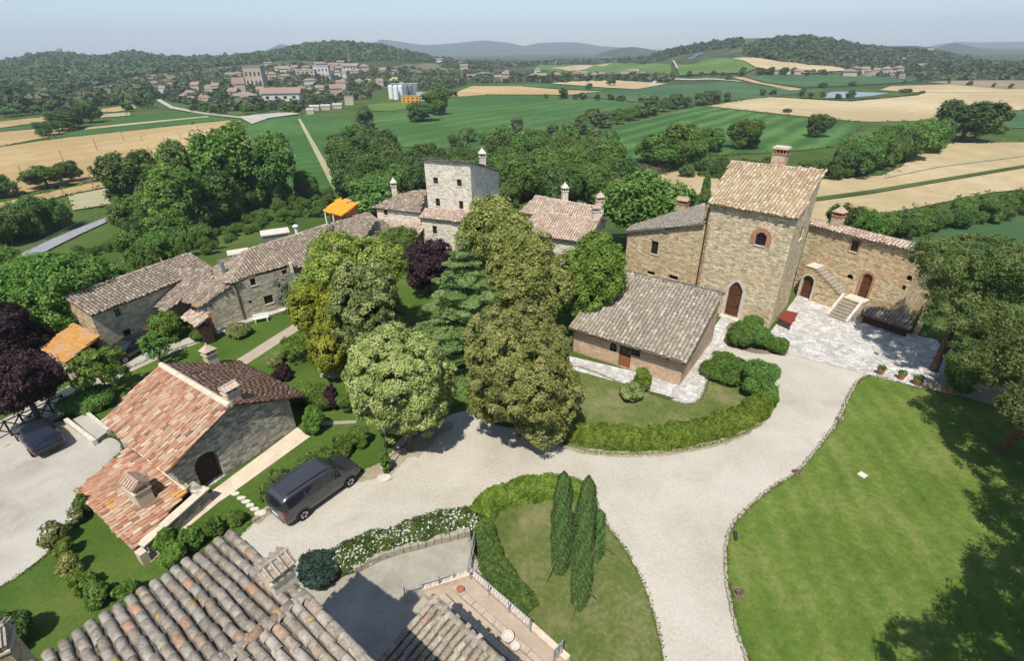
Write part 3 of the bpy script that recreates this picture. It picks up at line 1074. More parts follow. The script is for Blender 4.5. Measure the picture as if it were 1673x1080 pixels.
def opening(parent, op, W, u0, u1, z0, z1, outl, depth):
    kind = op.get('kind', 'window')
    w = u1 - u0
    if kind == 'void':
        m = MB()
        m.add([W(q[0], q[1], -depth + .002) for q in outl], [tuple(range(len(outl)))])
        m.build('opening', 'dark_room', parent)  # dark panel painted as the shade of the room behind
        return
    if kind == 'door':
        m = MB()
        k = max(3, int(w / .22))
        for i in range(k):
            a, b = u0 + w * i / k + .008, u0 + w * (i + 1) / k - .008
            zt = z1
            if op.get('arch'):
                mid = (a + b) / 2
                t = abs((mid - (u0 + u1) / 2) / (w / 2))
                rise = w * (.62 if op['arch'] == 'pointed' else .5)
                zt = z1 - rise + rise * (math.sqrt(max(0, 1 - t * t)) if op['arch'] != 'pointed' else 1 - t ** 1.7)
            m.add([W(x, z, -depth + .05 + dd) for x in (a, b) for z in (z0, max(zt, z0 + .3)) for dd in (0, -.05)],
                  [(0, 2, 6, 4), (0, 4, 5, 1), (2, 3, 7, 6), (0, 1, 3, 2), (4, 6, 7, 5)])
        dr = m.build('door', op.get('mat', 'wood_door'), parent)
        b = MB()
        b.add([W(q[0], q[1], -depth) for q in outl], [tuple(range(len(outl)))])
        for zz in (z0 + (z1 - z0) * .25, z0 + (z1 - z0) * .62):
            b.add([W(u0 + .03, zz, -depth + .062), W(u1 - .03, zz, -depth + .062), W(u1 - .03, zz + .09, -depth + .062), W(u0 + .03, zz + .09, -depth + .062)], [(0, 1, 2, 3)])
        b.build('door_frame', 'dark_wood', dr)
    else:
        m = MB()
        ring(m, W, outl, min(.07, w * .18), -depth + .02, -depth + .09)
        if w > .5:
            c = (u0 + u1) / 2
            m.add([W(c - .03, z0, -depth + .085), W(c + .03, z0, -depth + .085), W(c + .03, z1 - .05, -depth + .085), W(c - .03, z1 - .05, -depth + .085)], [(0, 1, 2, 3)])
            zc = (z0 + z1) / 2
            m.add([W(u0 + .05, zc - .025, -depth + .08), W(u1 - .05, zc - .025, -depth + .08), W(u1 - .05, zc + .025, -depth + .08), W(u0 + .05, zc + .025, -depth + .08)], [(0, 1, 2, 3)])
        wd = m.build('window', op.get('mat', 'dark_wood'), parent)
        p = MB()
        p.add([W(q[0], q[1], -depth + .03) for q in outl], [tuple(range(len(outl)))])
        p.build('pane', op.get('glass', 'glass'), wd)
        if op.get('sill', True) and w > .4:
            s = MB()
            s.add([W(x, z, dd) for x in (u0 - .08, u1 + .08) for z in (z0 - .07, z0 - .004) for dd in (-.1, .06)],
                  [(0, 1, 3, 2), (4, 6, 7, 5), (0, 4, 5, 1), (2, 3, 7, 6), (1, 5, 7, 3)])
            s.build('sill', 'pale_stone', wd)
        if op.get('bars'):
            g = MB()
            for i in range(1, 5):
                x = u0 + w * i / 5
                g.bar(W(x, z0, -.06), W(x, z1, -.06), .014, 4)
            for i in range(1, 5):
                z = z0 + (z1 - z0) * i / 5
                g.bar(W(u0, z, -.06), W(u1, z, -.06), .012, 4)
            g.build('window_bars', 'dark_metal', wd)
    if op.get('surround'):
        smat, sw = op['surround']
        m = MB()
        o2 = open_outline(u0 - sw, u1 + sw, z0, z1 + sw * .9, op.get('arch'))
        if len(o2) == len(outl):
            n = len(outl)
            V = [W(q[0], q[1], .02) for q in o2] + [W(q[0], q[1], .02) for q in outl] + [W(q[0], q[1], -.02) for q in o2]
            F = []
            for i in range(1, n):
                j = (i + 1) % n
                F += [(i, j, n + j, n + i), (i, j, 2 * n + j, 2 * n + i)]
            m.add(V, F)
            m.build('surround', smat, parent, uv=True)

def prism_house(parent, pl, pts, margins, zb, mat, ops=None, skip=(), drop=.1, mats=None):
    """walls under a roof plane: the outline pulled in by margins, each wall a mesh of its own"""
    fp = inset([(q[0], q[1]) for q in pts], margins)
    n = len(fp)
    cen = np.mean(fp, axis=0)
    for k in range(n):
        if k in skip:
            continue
        a, b = fp[k], fp[(k + 1) % n]
        mid = (a + b) / 2
        wall(parent, a, b, zb, pl.z(*a) - drop, pl.z(*b) - drop, (mats or {}).get(k, mat), mid * 2 - cen, (ops or {}).get(k, ()))
    return fp

def chimney(parent, base, w, d, h, rz=0.0, mat='brick_wall', cap='tiles_pink', style='gable', band='pale_stone', slots=3, sink=.5):
    """shaft, a lantern of little piers round a dark core, and a tiled cap"""
    b = np.asarray(base, float)
    M = Matrix.Rotation(rz, 3, 'Z')
    L = lambda x, y, z: tuple(Vector(b) + M @ Vector((x, y, z)))
    s = MB()
    hs = h * .62
    s.box(L(0, 0, (hs - sink) / 2), (w, d, hs + sink), rz)
    o = s.build('chimney', mat, parent, uv=True)
    c = MB()
    c.box(L(0, 0, hs + .04), (w + .12, d + .12, .08), rz, 0)
    hl = h * .17
    for i in range(slots + 1):
        x = -w / 2 + .05 + (w - .1) * i / slots
        for y in (-d / 2 + .05, d / 2 - .05):
            c.box(L(x, y, hs + .08 + hl / 2), (.09, .09, hl), rz, 0)
    c.box(L(0, 0, hs + .08 + hl / 2), (w * .5, d * .5, hl - .004), rz, 1)  # solid dark core stands for the shade inside the lantern
    zt = hs + .08 + hl
    c.box(L(0, 0, zt + .03), (w + .14, d + .14, .06), rz, 0)
    hw, hd, hc = w / 2 + .1, d / 2 + .1, h * .2
    zt += .06
    if style == 'gable':
        V = [L(-hw, -hd, zt), L(hw, -hd, zt), L(hw, hd, zt), L(-hw, hd, zt), L(-hw, 0, zt + hc), L(hw, 0, zt + hc)]
        c.add(V, [(0, 1, 5, 4), (2, 3, 4, 5), (1, 2, 5), (3, 0, 4), (3, 2, 1, 0)], 2)
        k = max(4, int(2 * hw / .2))
        for i in range(k):
            x = -hw + 2 * hw * (i + .5) / k
            c.bar(L(x, -hd - .03, zt + .01), L(x, 0, zt + hc + .02), .05, 5, None, 2)
            c.bar(L(x, hd + .03, zt + .01), L(x, 0, zt + hc + .02), .05, 5, None, 2)
        c.bar(L(-hw, 0, zt + hc + .02), L(hw, 0, zt + hc + .02), .06, 6, None, 2)
    elif style == 'pyramid':
        c.add([L(-hw, -hd, zt), L(hw, -hd, zt), L(hw, hd, zt), L(-hw, hd, zt), L(0, 0, zt + hc * 1.7)], [(0, 1, 4), (1, 2, 4), (2, 3, 4), (3, 0, 4), (3, 2, 1, 0)], 2)
        c.lathe(L(0, 0, zt + hc * 1.5), [(.05, 0), (.08, .06), (.03, .14)], 8, 2)
    else:
        c.box(L(0, 0, zt + .06), (2 * hw, 2 * hd, .12), rz, 2)
        c.box(L(0, 0, zt + .16), (2 * hw - .16, 2 * hd - .16, .08), rz, 2)
    c.build('chimney_cap', [band, 'dark_room', cap], o)
    return o

# ------------------------------------------------------------------ the tall stone tower with its wings (right)
def tower_group():
    t = thing('tower_house', 'tall square stone tower house with a sunlit golden tiled roof and arched brown door', 'house', P(1230, 525))
    base = np.array(t.location)
    t.location = (0, 0, 0)
    eL, eR = P(1155, 332, 10.0), P(1304, 358.5, 10.0)
    pl = Plane3.slope(eL, eR, .4)
    pts = [eL, eR, pl.hit(1349, 279.5), pl.hit(1195, 263.5)]
    add_roof(t, pl, pts, 'tiles_gold', .30, .40, 0, 2)
    ridge_tiles(t, pts[3], pts[2], 'tiles_pink', .14)
    ops = {0: [dict(px=((1231.9, 399.9), (1249.4, 402.3), (1242.3, 379.2)), arch='round', bars=True, surround=('brick', .42)),
               dict(px=((1182.8, 511), (1204.4, 517), (1202, 460)), arch='pointed', kind='door', surround=('pale_stone', .32), floor=.12)],
           1: [dict(px=((1304.5, 394), (1309.5, 389), (1311, 371)))]}
    fp = prism_house(t, pl, pts, [.35, .14, .1, .14], -1.0, 'stone_tower', ops)
    d = (fp[0] - fp[1]) / np.linalg.norm(fp[0] - fp[1])
    nrm = np.array([d[1], -d[0]])
    if nrm @ (-fp[0]) < 0:
        nrm = -nrm
    m = MB()
    q = fp[0] - d * .1 + nrm * .08
    m.bar((q[0], q[1], 0), (q[0], q[1], 9.6), .06, 6)
    m.build('downpipe', 'copper_pipe', t)
    m = MB()
    c = on_wall(1193, 516, fp[0], fp[1])
    m.box((c[0] + nrm[0] * .25, c[1] + nrm[1] * .25, .06), (1.7, .6, .12), math.atan2(d[1], d[0]))
    m.build('doorstep', 'pale_stone', t)
    rz = math.atan2(d[1], d[0])
    b = pl.hit(1269, 271)
    chimney(t, b + np.array([.3, .35, -.1]), 1.15, .85, 1.75, rz, 'brick_wall', 'tiles_pink', 'flat', 'brick', 4)

    # the lower wing on its left
    g = thing('stone_wing', 'low stone wing left of the tall tower with a grey sloping roof and brick chimney', 'house')
    a0, a1 = fp[0], fp[1]
    eL2, eR2 = on_wall(1025, 377, a0, a1), on_wall(1153, 364, a0, a1)
    run = np.linalg.norm((eR2 - eL2)[:2])
    back = np.array([math.cos(RAD(50)), math.sin(RAD(50)), 0])
    pl2 = Plane3(eL2 + back, eL2, eR2)
    pts2 = [eL2, eR2, pl2.hit(1151, 333), pl2.hit(1037, 367)]
    over = np.array([nrm[0], nrm[1], 0]) * .3
    pts2[0] = pts2[0] + over
    pts2[1] = pts2[1] + over
    add_roof(g, pl2, pts2, 'tiles_grey', .30, .40, 0, 3)
    ops2 = {0: [dict(px=((1062.6, 413.5), (1073.5, 416.5), (1070.5, 394))), dict(px=((1057, 447.5), (1069, 451), (1063, 443)), kind='void'), dict(px=((1092, 455), (1107, 458.5), (1100, 450)), kind='void')]}
    prism_house(g, pl2, pts2, [.3, -.5, .1, .15], -1.0, 'stone_warm', ops2)
    b = pl2.hit(1114, 345)
    chimney(g, b + np.array([.1, .3, -.2]), 1.1, .8, 1.5, rz, 'brick_wall', 'tiles_pink', 'gable', 'brick', 3)

    # the wing on its right, with the outside stair
    s0, s1 = P(1303, 484), P(1400, 519.5)
    sd = (s1 - s0)[:2] / np.linalg.norm((s1 - s0)[:2])
    sn = np.array([-sd[1], sd[0]])
    if sn[1] < 0:
        sn = -sn
    W0, W1 = s0[:2] + sn * 1.3, s1[:2] + sn * 1.3
    h = thing('stone_house', 'long stone farmhouse right of the tower with an outside stair and arched brown doors', 'house')
    ze = on_wall(1420, 390, W0, W1)[2] - .05
    eL, eR = on_wall(1322, 371.5, W0, W1), on_wall(1513, 411, W0, W1)
    eL[2] = eR[2] = ze
    ov = np.array([sn[0], sn[1], 0]) * -.3
    pl3 = Plane3.slope(eL + ov, eR + ov, .3)
    r1, r0 = pl3.hit(1514, 399), pl3.hit(1324, 361)
    rr = (pl3.uv(r0)[1] + pl3.uv(r1)[1]) / 2
    q0, q1 = pl3.uv(eL + ov), pl3.uv(eR + ov)
    R0, R1 = pl3.pt(q0[0], rr), pl3.pt(q1[0], rr)
    pts3 = [eL + ov, eR + ov, R1, R0]
    add_roof(h, pl3, pts3, 'tiles_pink', .30, .36, 0, 4)
    ridge_tiles(h, R0, R1, 'tiles_pink', .14)
    bk = np.array([sn[0], sn[1], 0]) * 5.0 + np.array([0, 0, -1.6])
    pl4 = Plane3(R1 + bk, R0 + bk, R0)
    pts4 = [R1 + bk, R0 + bk, R0, R1]
    add_roof(h, pl4, pts4, 'tiles_grey', .30, .40, 0, 5)
    ops3 = {0: [dict(px=((1387.6, 409.3), (1399.8, 412.7), (1396.8, 392.6)), surround=('brick', .16)),
                dict(px=((1398.4, 485.2), (1414, 490.3), (1419.8, 447.5)), arch='round', kind='door', surround=('brick', .2)),
                dict(px=((1382.5, 454), (1392.7, 457.7), (1389, 448)), arch='round', kind='void'),
                dict(px=((1472, 473.4), (1477.8, 475.2), (1475.6, 465.9)), kind='void'),
                dict(px=((1479.3, 457.1), (1488.4, 460.6), (1484.3, 449)), arch='round', kind='void')]}
    prism_house(h, pl3, pts3, [.3, .15, .0, .0], -2.5, 'stone_warm', ops3, skip=(2,))
    prism_house(h, pl4, pts4, [.3, .0, .0, .15], -6.0, 'stone_warm', {}, skip=(2,))
    b = pl3.hit(1366, 368)
    chimney(h, b + np.array([0, 0, -.1]), .85, .8, 1.6, math.atan2(sd[1], sd[0]), 'brick_wall', 'tiles_pink', 'pyramid', 'brick', 3)

    # outside stair: masonry block with an arched door, two flights
    st = thing('stone_stair', 'outside stone staircase with two flights against the right farmhouse wall', 'staircase')
    U = lambda p: (np.asarray(p[:2]) - s0[:2]) @ sd
    X = lambda u, w: s0[:2] + sd * u + sn * w          # w = 0 at the stair's face, 1.3 at the house wall
    zU = on_wall(1325, 437, s0, s1)[2]
    zL = on_wall(1377, 486, s0, s1)[2]
    uA, uB = U(on_wall(1323, 438, s0, s1)), U(on_wall(1334, 441, s0, s1))
    uC, uD = U(on_wall(1377, 486, s0, s1)), U(on_wall(1408, 497, s0, s1))
    outl_top = [(uC, zL), (uB, zU)]
    Lw = uD
    p0, p1 = X(0, 0), X(Lw, 0)
    wall(st, p0, p1, -.5, zU, zL, 'stone_warm', (0, 0), [dict(px=((1303.5, 484), (1321.4, 490), (1319.4, 449.5)), arch='round', kind='door', floor=.02, surround=('pale_stone', .18))], extra_top=outl_top, depth=.3)
    wall(st, X(Lw, 0), X(Lw, 1.29), -.5, zL, zL, 'stone_warm', X(Lw + 2, .5))
    wall(st, X(0, 0), X(0, 1.29), -.5, zU, zU, 'stone_warm', X(-2, .5))
    m = MB()
    m.prism([X(0, -.06), X(uB, -.06), X(uB, 1.28), X(0, 1.28)], zU, zU + .1)
    m.build('landing', 'pale_stone', st)
    m = MB()
    m.prism([X(uC, -.06), X(uD + .06, -.06), X(uD + .06, 1.28), X(uC, 1.28)], zL, zL + .1)
    m.build('landing', 'pale_stone', st)
    n = 9
    for k in range(n):
        a, b = uB + (uC - uB) * k / n, uB + (uC - uB) * (k + 1) / n
        zt = zU + (zL - zU) * (k + 1) / n
        m = MB()
        m.prism([X(a, -.05), X(b + .03, -.05), X(b + .03, 1.28), X(a, 1.28)], zt - .02, zt + .1)
        m.build('step', 'stair_stone', st)
    m = MB()
    m.add([(*X(u, w), z) for (u, z) in ((uB, zU + .02), (uC, zL + .02)) for w in (.02, 1.27)], [(0, 1, 3, 2)])
    m.build('stair_slope', 'stair_stone', st)
    n2 = 6
    for k in range(n2):
        w1 = -.05 - .30 * k
        zt = zL * (n2 - k) / (n2 + 1)
        m = MB()
        m.prism([X(uC + .1, w1 - .32), X(uD - .1, w1 - .32), X(uD - .1, w1), X(uC + .1, w1)], -.3, zt)
        m.build('step', 'stair_stone', st)
    for u in (uC - .02, uD):
        m = MB()
        V = [(*X(u + du, w), z) for du in (-.11, .11) for (w, z) in ((-.02, -.3), (-1.95, -.3), (-1.95, .28), (-.02, zL + .45))]
        m.add(V, [(0, 1, 2, 3), (7, 6, 5, 4), (0, 4, 5, 1), (1, 5, 6, 2), (2, 6, 7, 3), (3, 7, 4, 0)])
        m.build('side_wall', 'pale_stone', st)

    # low lean-to beside the stair
    lt = thing('lean_to', 'low lean-to with a grey tiled roof beside the outside stair', 'shed')
    eL, eR = P(1411, 514, .85), P(1486, 539, .85)
    pl5 = Plane3.slope(eL, eR, .42)
    pts5 = [eL, eR, pl5.hit(1493, 517), pl5.hit(1417, 496)]
    add_roof(lt, pl5, pts5, 'tiles_grey', .27, .34, 0, 6)
    prism_house(lt, pl5, pts5, [.2, .05, .05, .05], -.5, 'stone_warm', {}, mats={0: 'dark_wood'})
    m = MB()
    a, b = P(1494, 549), P(1512, 513)
    dv = (b - a)[:2] / np.linalg.norm((b - a)[:2])
    pn = np.array([-dv[1], dv[0]]) * .2
    m.prism([a[:2] + pn, b[:2] + pn, b[:2] - pn, a[:2] - pn], -.5, [.5, 1.6, 1.6, .5])
    m.build('side_wall', 'stone_warm', lt, uv=True)
plain_mat('stair_stone', (.30, .26, .20), .9, .1, 0, .2, 3.0)
tower_group()

# ------------------------------------------------------------------ annex with the broad grey roof
def annex():
    t = thing('cottage', 'low brick cottage with broad grey tiled roof facing the curved hedge', 'house')
    eL, eR = P(928, 535, 2.4), P(1119, 593, 2.4)
    pl = Plane3.slope(eL, eR, .34)
    tR, tL = pl.hit(1176, 477), pl.hit(1000, 445)
    v = (pl.uv(tR)[1] + pl.uv(tL)[1]) / 2
    L = pl.uv(eR)[0]
    pts = [eL, eR, pl.pt(L, v), pl.pt(0, v)]
    add_roof(t, pl, pts, 'tiles_grey', .30, .38, 0, 7)
    ridge_tiles(t, pts[3], pts[2], 'tiles_grey', .14)
    bk = np.array([pl.h[0], pl.h[1], 0])
    bk = bk / np.linalg.norm(bk) * 1.6 + np.array([0, 0, -.5])
    pl2 = Plane3(pts[2] + bk, pts[3] + bk, pts[3])
    p2 = [pts[2] + bk, pts[3] + bk, pts[3], pts[2]]
    add_roof(t, pl2, p2, 'tiles_grey', .30, .38, 0, 8)
    ops = {0: [dict(px=((1009, 601), (1028, 607), (1021, 560)), floor=.05, kind='glazed'), dict(px=((995.5, 573), (1007, 576), (1003, 560)), arch='round', sill=False),
               dict(px=((1031, 580), (1045, 584.5), (1040, 569)), arch='round', sill=False)]}
    for o in ops[0]:
        if o.get('kind') == 'glazed':
            o['kind'] = 'window'
            o['sill'] = False
            o['mat'] = 'wood_door'
    fp = prism_house(t, pl, pts, [.55, .25, 0, .25], -.6, 'brick_wall', ops, skip=(2,))
    prism_house(t, pl2, p2, [.2, .25, 0, .25], -.6, 'brick_wall', {}, skip=(2,))
    # wooden lower panel of the glazed door
    a, b = on_wall(1010, 600, fp[0], fp[1]), on_wall(1027, 606, fp[0], fp[1])
    m = MB()
    d = (fp[1] - fp[0]) / np.linalg.norm(fp[1] - fp[0])
    nn = np.array([d[1], -d[0]])
    if nn @ fp[0] > 0:
        nn = -nn
    c = (a + b) / 2
    m.box((c[0] - nn[0] * .1, c[1] - nn[1] * .1, .55), (np.linalg.norm((b - a)[:2]), .05, 1.0), math.atan2(d[1], d[0]))
    m.build('door_panel', 'wood_door_red', t)
    m = MB()
    g0, g1 = pl.pt(0, -.02, -.12), pl.pt(L, -.02, -.12)
    m.bar(g0 + np.array([0, 0, .02]), g1 + np.array([0, 0, .02]), .07, 6)
    q = fp[0] - d * .0 + nn * .1
    m.bar((q[0], q[1], 0), (q[0], q[1], 2.2), .05, 6)
    m.build('gutter', 'copper_pipe', t)
plain_mat('wood_door_red', (.24, .085, .035), .6, .25, 0, .2, 4.0)
annex()

# ------------------------------------------------------------------ pale tower house in the middle
def middle_group():
    t = thing('tower_house', 'pale stone tower house with four small windows above a tiled skirt roof', 'house')
    pA, pB = P(697, 408), P(735, 412.5)
    eL, eR = on_wall(685, 354, pA, pB), on_wall(752, 362, pA, pB)
    z = (eL[2] + eR[2]) / 2
    eL[2] = eR[2] = z
    dd = (pB - pA)[:2] / np.linalg.norm((pB - pA)[:2])
    fn = np.array([dd[1], -dd[0]])
    if fn[1] > 0:
        fn = -fn
    ov = np.array([fn[0], fn[1], 0]) * .3
    pl = Plane3.slope(eL + ov, eR + ov, .36)
    tL, tR = pl.hit(699.5, 339), pl.hit(757, 346)
    v = (pl.uv(tL)[1] + pl.uv(tR)[1]) / 2
    uL = pl.uv(eL)[0]
    C0, C1 = on_wall(699.5, 338, tL, tR), on_wall(771.8, 345, tL, tR)
    uR = pl.uv(C1)[0] + .2
    pts = [pl.pt(uL, 0), pl.pt(uR, 0), pl.pt(uR, v), pl.pt(uL, v)]
    add_roof(t, pl, pts, 'tiles_pink', .30, .38, 0, 9)
    prism_house(t, pl, pts, [.3, .1, 0, .3], -3.0, 'stone_white', {0: [dict(px=((707.4, 381.9), (714.3, 382.4), (710.2, 368.9)))]}, skip=(2,))
    zt = on_wall(691.5, 261, tL, tR)[2]
    zt1 = on_wall(767.5, 265, tL, tR)[2]
    ops = [dict(px=((708.2, 299.8), (716.1, 300.4), (711.9, 289.6)), glass='blue_glass'), dict(px=((746.7, 304.1), (754.5, 304.6), (750.4, 293)), glass='brown_glass'),
           dict(px=((712.2, 336.5), (719.3, 337), (715.6, 324.1))), dict(px=((750.4, 341.1), (757.2, 341.7), (753.3, 328.2)), glass='brown_glass')]
    out = C0[:2] + fn * 5
    C0, C1 = C0[:2], C1[:2]
    # right-hand wall runs back square to the front
    lo, hi = 2.0, 14.0
    for _ in range(40):
        k = (lo + hi) / 2
        q = C1 - fn * k
        if project((q[0], q[1], zt1 - .22 * k))[0] < 814.5:
            lo = k
        else:
            hi = k
    D = lo
    zb1 = zt1
    for _ in range(200):
        q = C1 - fn * D
        if project((q[0], q[1], zb1))[1] > 280:
            break
        zb1 -= .02
    B1, B0 = C1 - fn * D, C0 - fn * D
    wall(t, C0, C1, -1, zt, zt1, 'stone_white', out, ops)
    wall(t, C1, B1, -8, zt1, zb1, 'stone_white', C1 + dd * 9)
    wall(t, C0, B0, -8, zt, zb1, 'stone_white', C0 - dd * 9)
    wall(t, B0, B1, -8, zb1, zb1, 'stone_white', B0 - fn * 9)
    ex = lambda q, sx, sy, zz: np.array([q[0] + dd[0] * sx + fn[0] * sy, q[1] + dd[1] * sx + fn[1] * sy, zz])
    rp = [ex(C0, -.2, .25, zt + .1), ex(C1, .2, .25, zt1 + .1), ex(B1, .2, -.2, zb1 + .1), ex(B0, -.2, -.2, zb1 + .1)]
    pl2 = Plane3(rp[3], rp[2], rp[1])
    rp = [np.array([q[0], q[1], pl2.z(q[0], q[1])]) for q in rp]
    add_roof(t, pl2, rp, 'tiles_grey', .30, .38, 0, 10)
    b = on_wall(790, 268, C1 + dd * .0 - fn * .1, B1 - fn * .1)
    chimney(t, np.array([B1[0], B1[1], pl2.z(*B1)]) * .55 + np.array([C1[0], C1[1], pl2.z(*C1)]) * .45 + np.array([-.5, 0, 0]), .75, .75, 1.9, .2, 'stone_white', 'pale_stone', 'pyramid', 'pale_stone', 2)

    # house to its left with a porch
    h = thing('stone_house', 'stone house with a columned porch joined to the left of the pale tower', 'house')
    q0, q1 = P(608, 403.5), P(684, 417)
    zp = height_at(q1, 390) + .05
    eL, eR = P(597, 377.5, zp), P(679, 388.5, zp)
    pl3 = Plane3.slope(eL, eR, .34)
    a, b = pl3.hit(620, 356), pl3.hit(692, 366)
    v = (pl3.uv(a)[1] + pl3.uv(b)[1]) / 2
    L = pl3.uv(eR)[0]
    pts = [eL, eR, pl3.pt(L, v), pl3.pt(.15, v)]
    add_roof(h, pl3, pts, 'tiles_pink', .30, .38, 0, 11)
    w0, w1 = pts[3], pts[2]
    for u in (.5, L * .5, L - .35):
        m = MB()
        q = pl3.pt(u, .35)
        m.box((q[0], q[1], (q[2] - .1 - 3) / 2), (.35, .35, q[2] - .1 + 3), .2)
        m.build('porch_post', 'cream_mortar', h)
    e0, e1 = on_wall(609, 337.5, w0, w1), on_wall(688, 348, w0, w1)
    ze = (e0[2] + e1[2]) / 2
    e0[2] = e1[2] = ze
    nf = np.array([pl3.h[0], pl3.h[1], 0])
    nf /= np.linalg.norm(nf)
    pl4 = Plane3.slope(e0 - nf * .3, e1 - nf * .3, .34)
    pts2 = [pl4.a, e1 - nf * .3, pl4.hit(698, 309), pl4.hit(653, 316)]
    add_roof(h, pl4, pts2, 'tiles_brown', .30, .38, 0, 12)
    fp = prism_house(h, pl4, pts2, [.3, .1, .1, .3], -4.0, 'stone_white', {0: [dict(px=((627.8, 351.3), (633.2, 351.7), (630, 340.2)))]})
    cb = (pl4.hit(653, 316) + np.array([-.4, 1.0, -.6]))
    chimney(h, P(645, 318, cb[2]), .7, .7, 1.9, .2, 'stone_white', 'pale_stone', 'pyramid', 'pale_stone', 2)

    # long houses to the right
    g = thing('stone_house', 'long low stone house with pinkish tiled roof behind the evergreen oaks', 'house')
    eL, eR = P(850, 382, 4.0), P(961, 397.5, 4.0)
    pl5 = Plane3.slope(eL, eR, .36)
    tL, tR = pl5.hit(860, 343.5), pl5.hit(980.5, 356.5)
    v = (pl5.uv(tL)[1] + pl5.uv(tR)[1]) / 2
    L = pl5.uv(eR)[0]
    pts3 = [eL, eR, pl5.pt(L, v), pl5.pt(0, v)]
    add_roof(g, pl5, pts3, 'tiles_pink', .30, .38, 0, 13)
    ridge_tiles(g, pts3[3], pts3[2], 'tiles_pink', .14)
    bk = np.array([pl5.h[0], pl5.h[1], 0])
    bk = bk / np.linalg.norm(bk) * 3.0 + np.array([0, 0, -1.0])
    pl6 = Plane3(pts3[2] + bk, pts3[3] + bk, pts3[3])
    p6 = [pts3[2] + bk, pts3[3] + bk, pts3[3], pts3[2]]
    add_roof(g, pl6, p6, 'tiles_pink', .30, .38, 0, 14)
    prism_house(g, pl5, pts3, [.35, .2, 0, .2], -2, 'stone_white', {0: [dict(px=((886.9, 402.8), (894.7, 403.3), (890.8, 389.8)))]}, skip=(2,))
    prism_house(g, pl6, p6, [.35, .2, 0, .2], -2, 'stone_white', {}, skip=(2,))
    b = pl5.pt(L - .6, v - .1)
    chimney(g, b + np.array([0, 0, -.1]), .8, .7, 1.5, .2, 'stone_white', 'tiles_pink', 'gable', 'pale_stone', 3)
    k = thing('stone_house', 'pink roofed house half hidden behind the long low house, weeds on its tiles', 'house')
    eL, eR = P(846, 348, 4.4), P(986, 361, 4.4)
    pl7 = Plane3.slope(eL, eR, .36)
    pts4 = [eL, eR, pl7.hit(978, 338.5), pl7.hit(875, 320)]
    add_roof(k, pl7, pts4, 'tiles_pink', .30, .38, 0, 15)
    ridge_tiles(k, pts4[3], pts4[2], 'tiles_pink', .15)
    prism_house(k, pl7, pts4, [.35, .2, .2, .2], -8, 'stone_white')
    chimney(k, pl7.hit(923, 330) + np.array([0, .6, 0]), .7, .7, 1.9, .2, 'stone_white', 'pale_stone', 'pyramid', 'pale_stone', 2)
    chimney(k, pl7.hit(980, 344) + np.array([0, .3, 0]), .8, .7, 1.8, .2, 'stone_white', 'tiles_pink', 'pyramid', 'pale_stone', 2)

    # orange roofed outbuilding
    o = thing('outbuilding', 'red brick outbuilding with a bright orange roof behind the long farmhouse', 'house')
    eL, eR = P(527.5, 344.5, 3.2), P(557.5, 353, 3.2)
    pl8 = Plane3.slope(eL, eR, .3)
    pts5 = [eL, eR, pl8.hit(585, 332), pl8.hit(552.5, 324.5)]
    add_roof(o, pl8, pts5, 'tiles_orange', .30, .5, 0, 16)
    prism_house(o, pl8, pts5, [.9, .15, .1, .15], -5, 'brick')
    bk = np.array([pl8.e[0], pl8.e[1], 0]) * 4.4
    p9 = [pts5[1], pts5[1] + bk + np.array([0, 0, -.5]), pts5[2] + bk + np.array([0, 0, -.9]), pts5[2]]
    m = MB()
    m.prism([q[:2] for q in inset([q[:2] for q in p9], [.2])], -5, 2.7)
    m.build('side_room', 'brick', o)
    m = MB()
    for u in (.2, 2.0):
        q = pl8.pt(u, .15)
        m.box((q[0], q[1], -1), (.14, .14, 2 * (q[2] + .9)))
    m.build('post', 'white_paint', o)
    chimney(o, P(573, 345, 2.9), .5, .5, 1.2, .2, 'white_paint', 'grey_metal', 'flat', 'white_paint', 2)
_t = NT('brown_glass')
_t.pbsdf((.06, .03, .018), .15, None, .5)
middle_group()

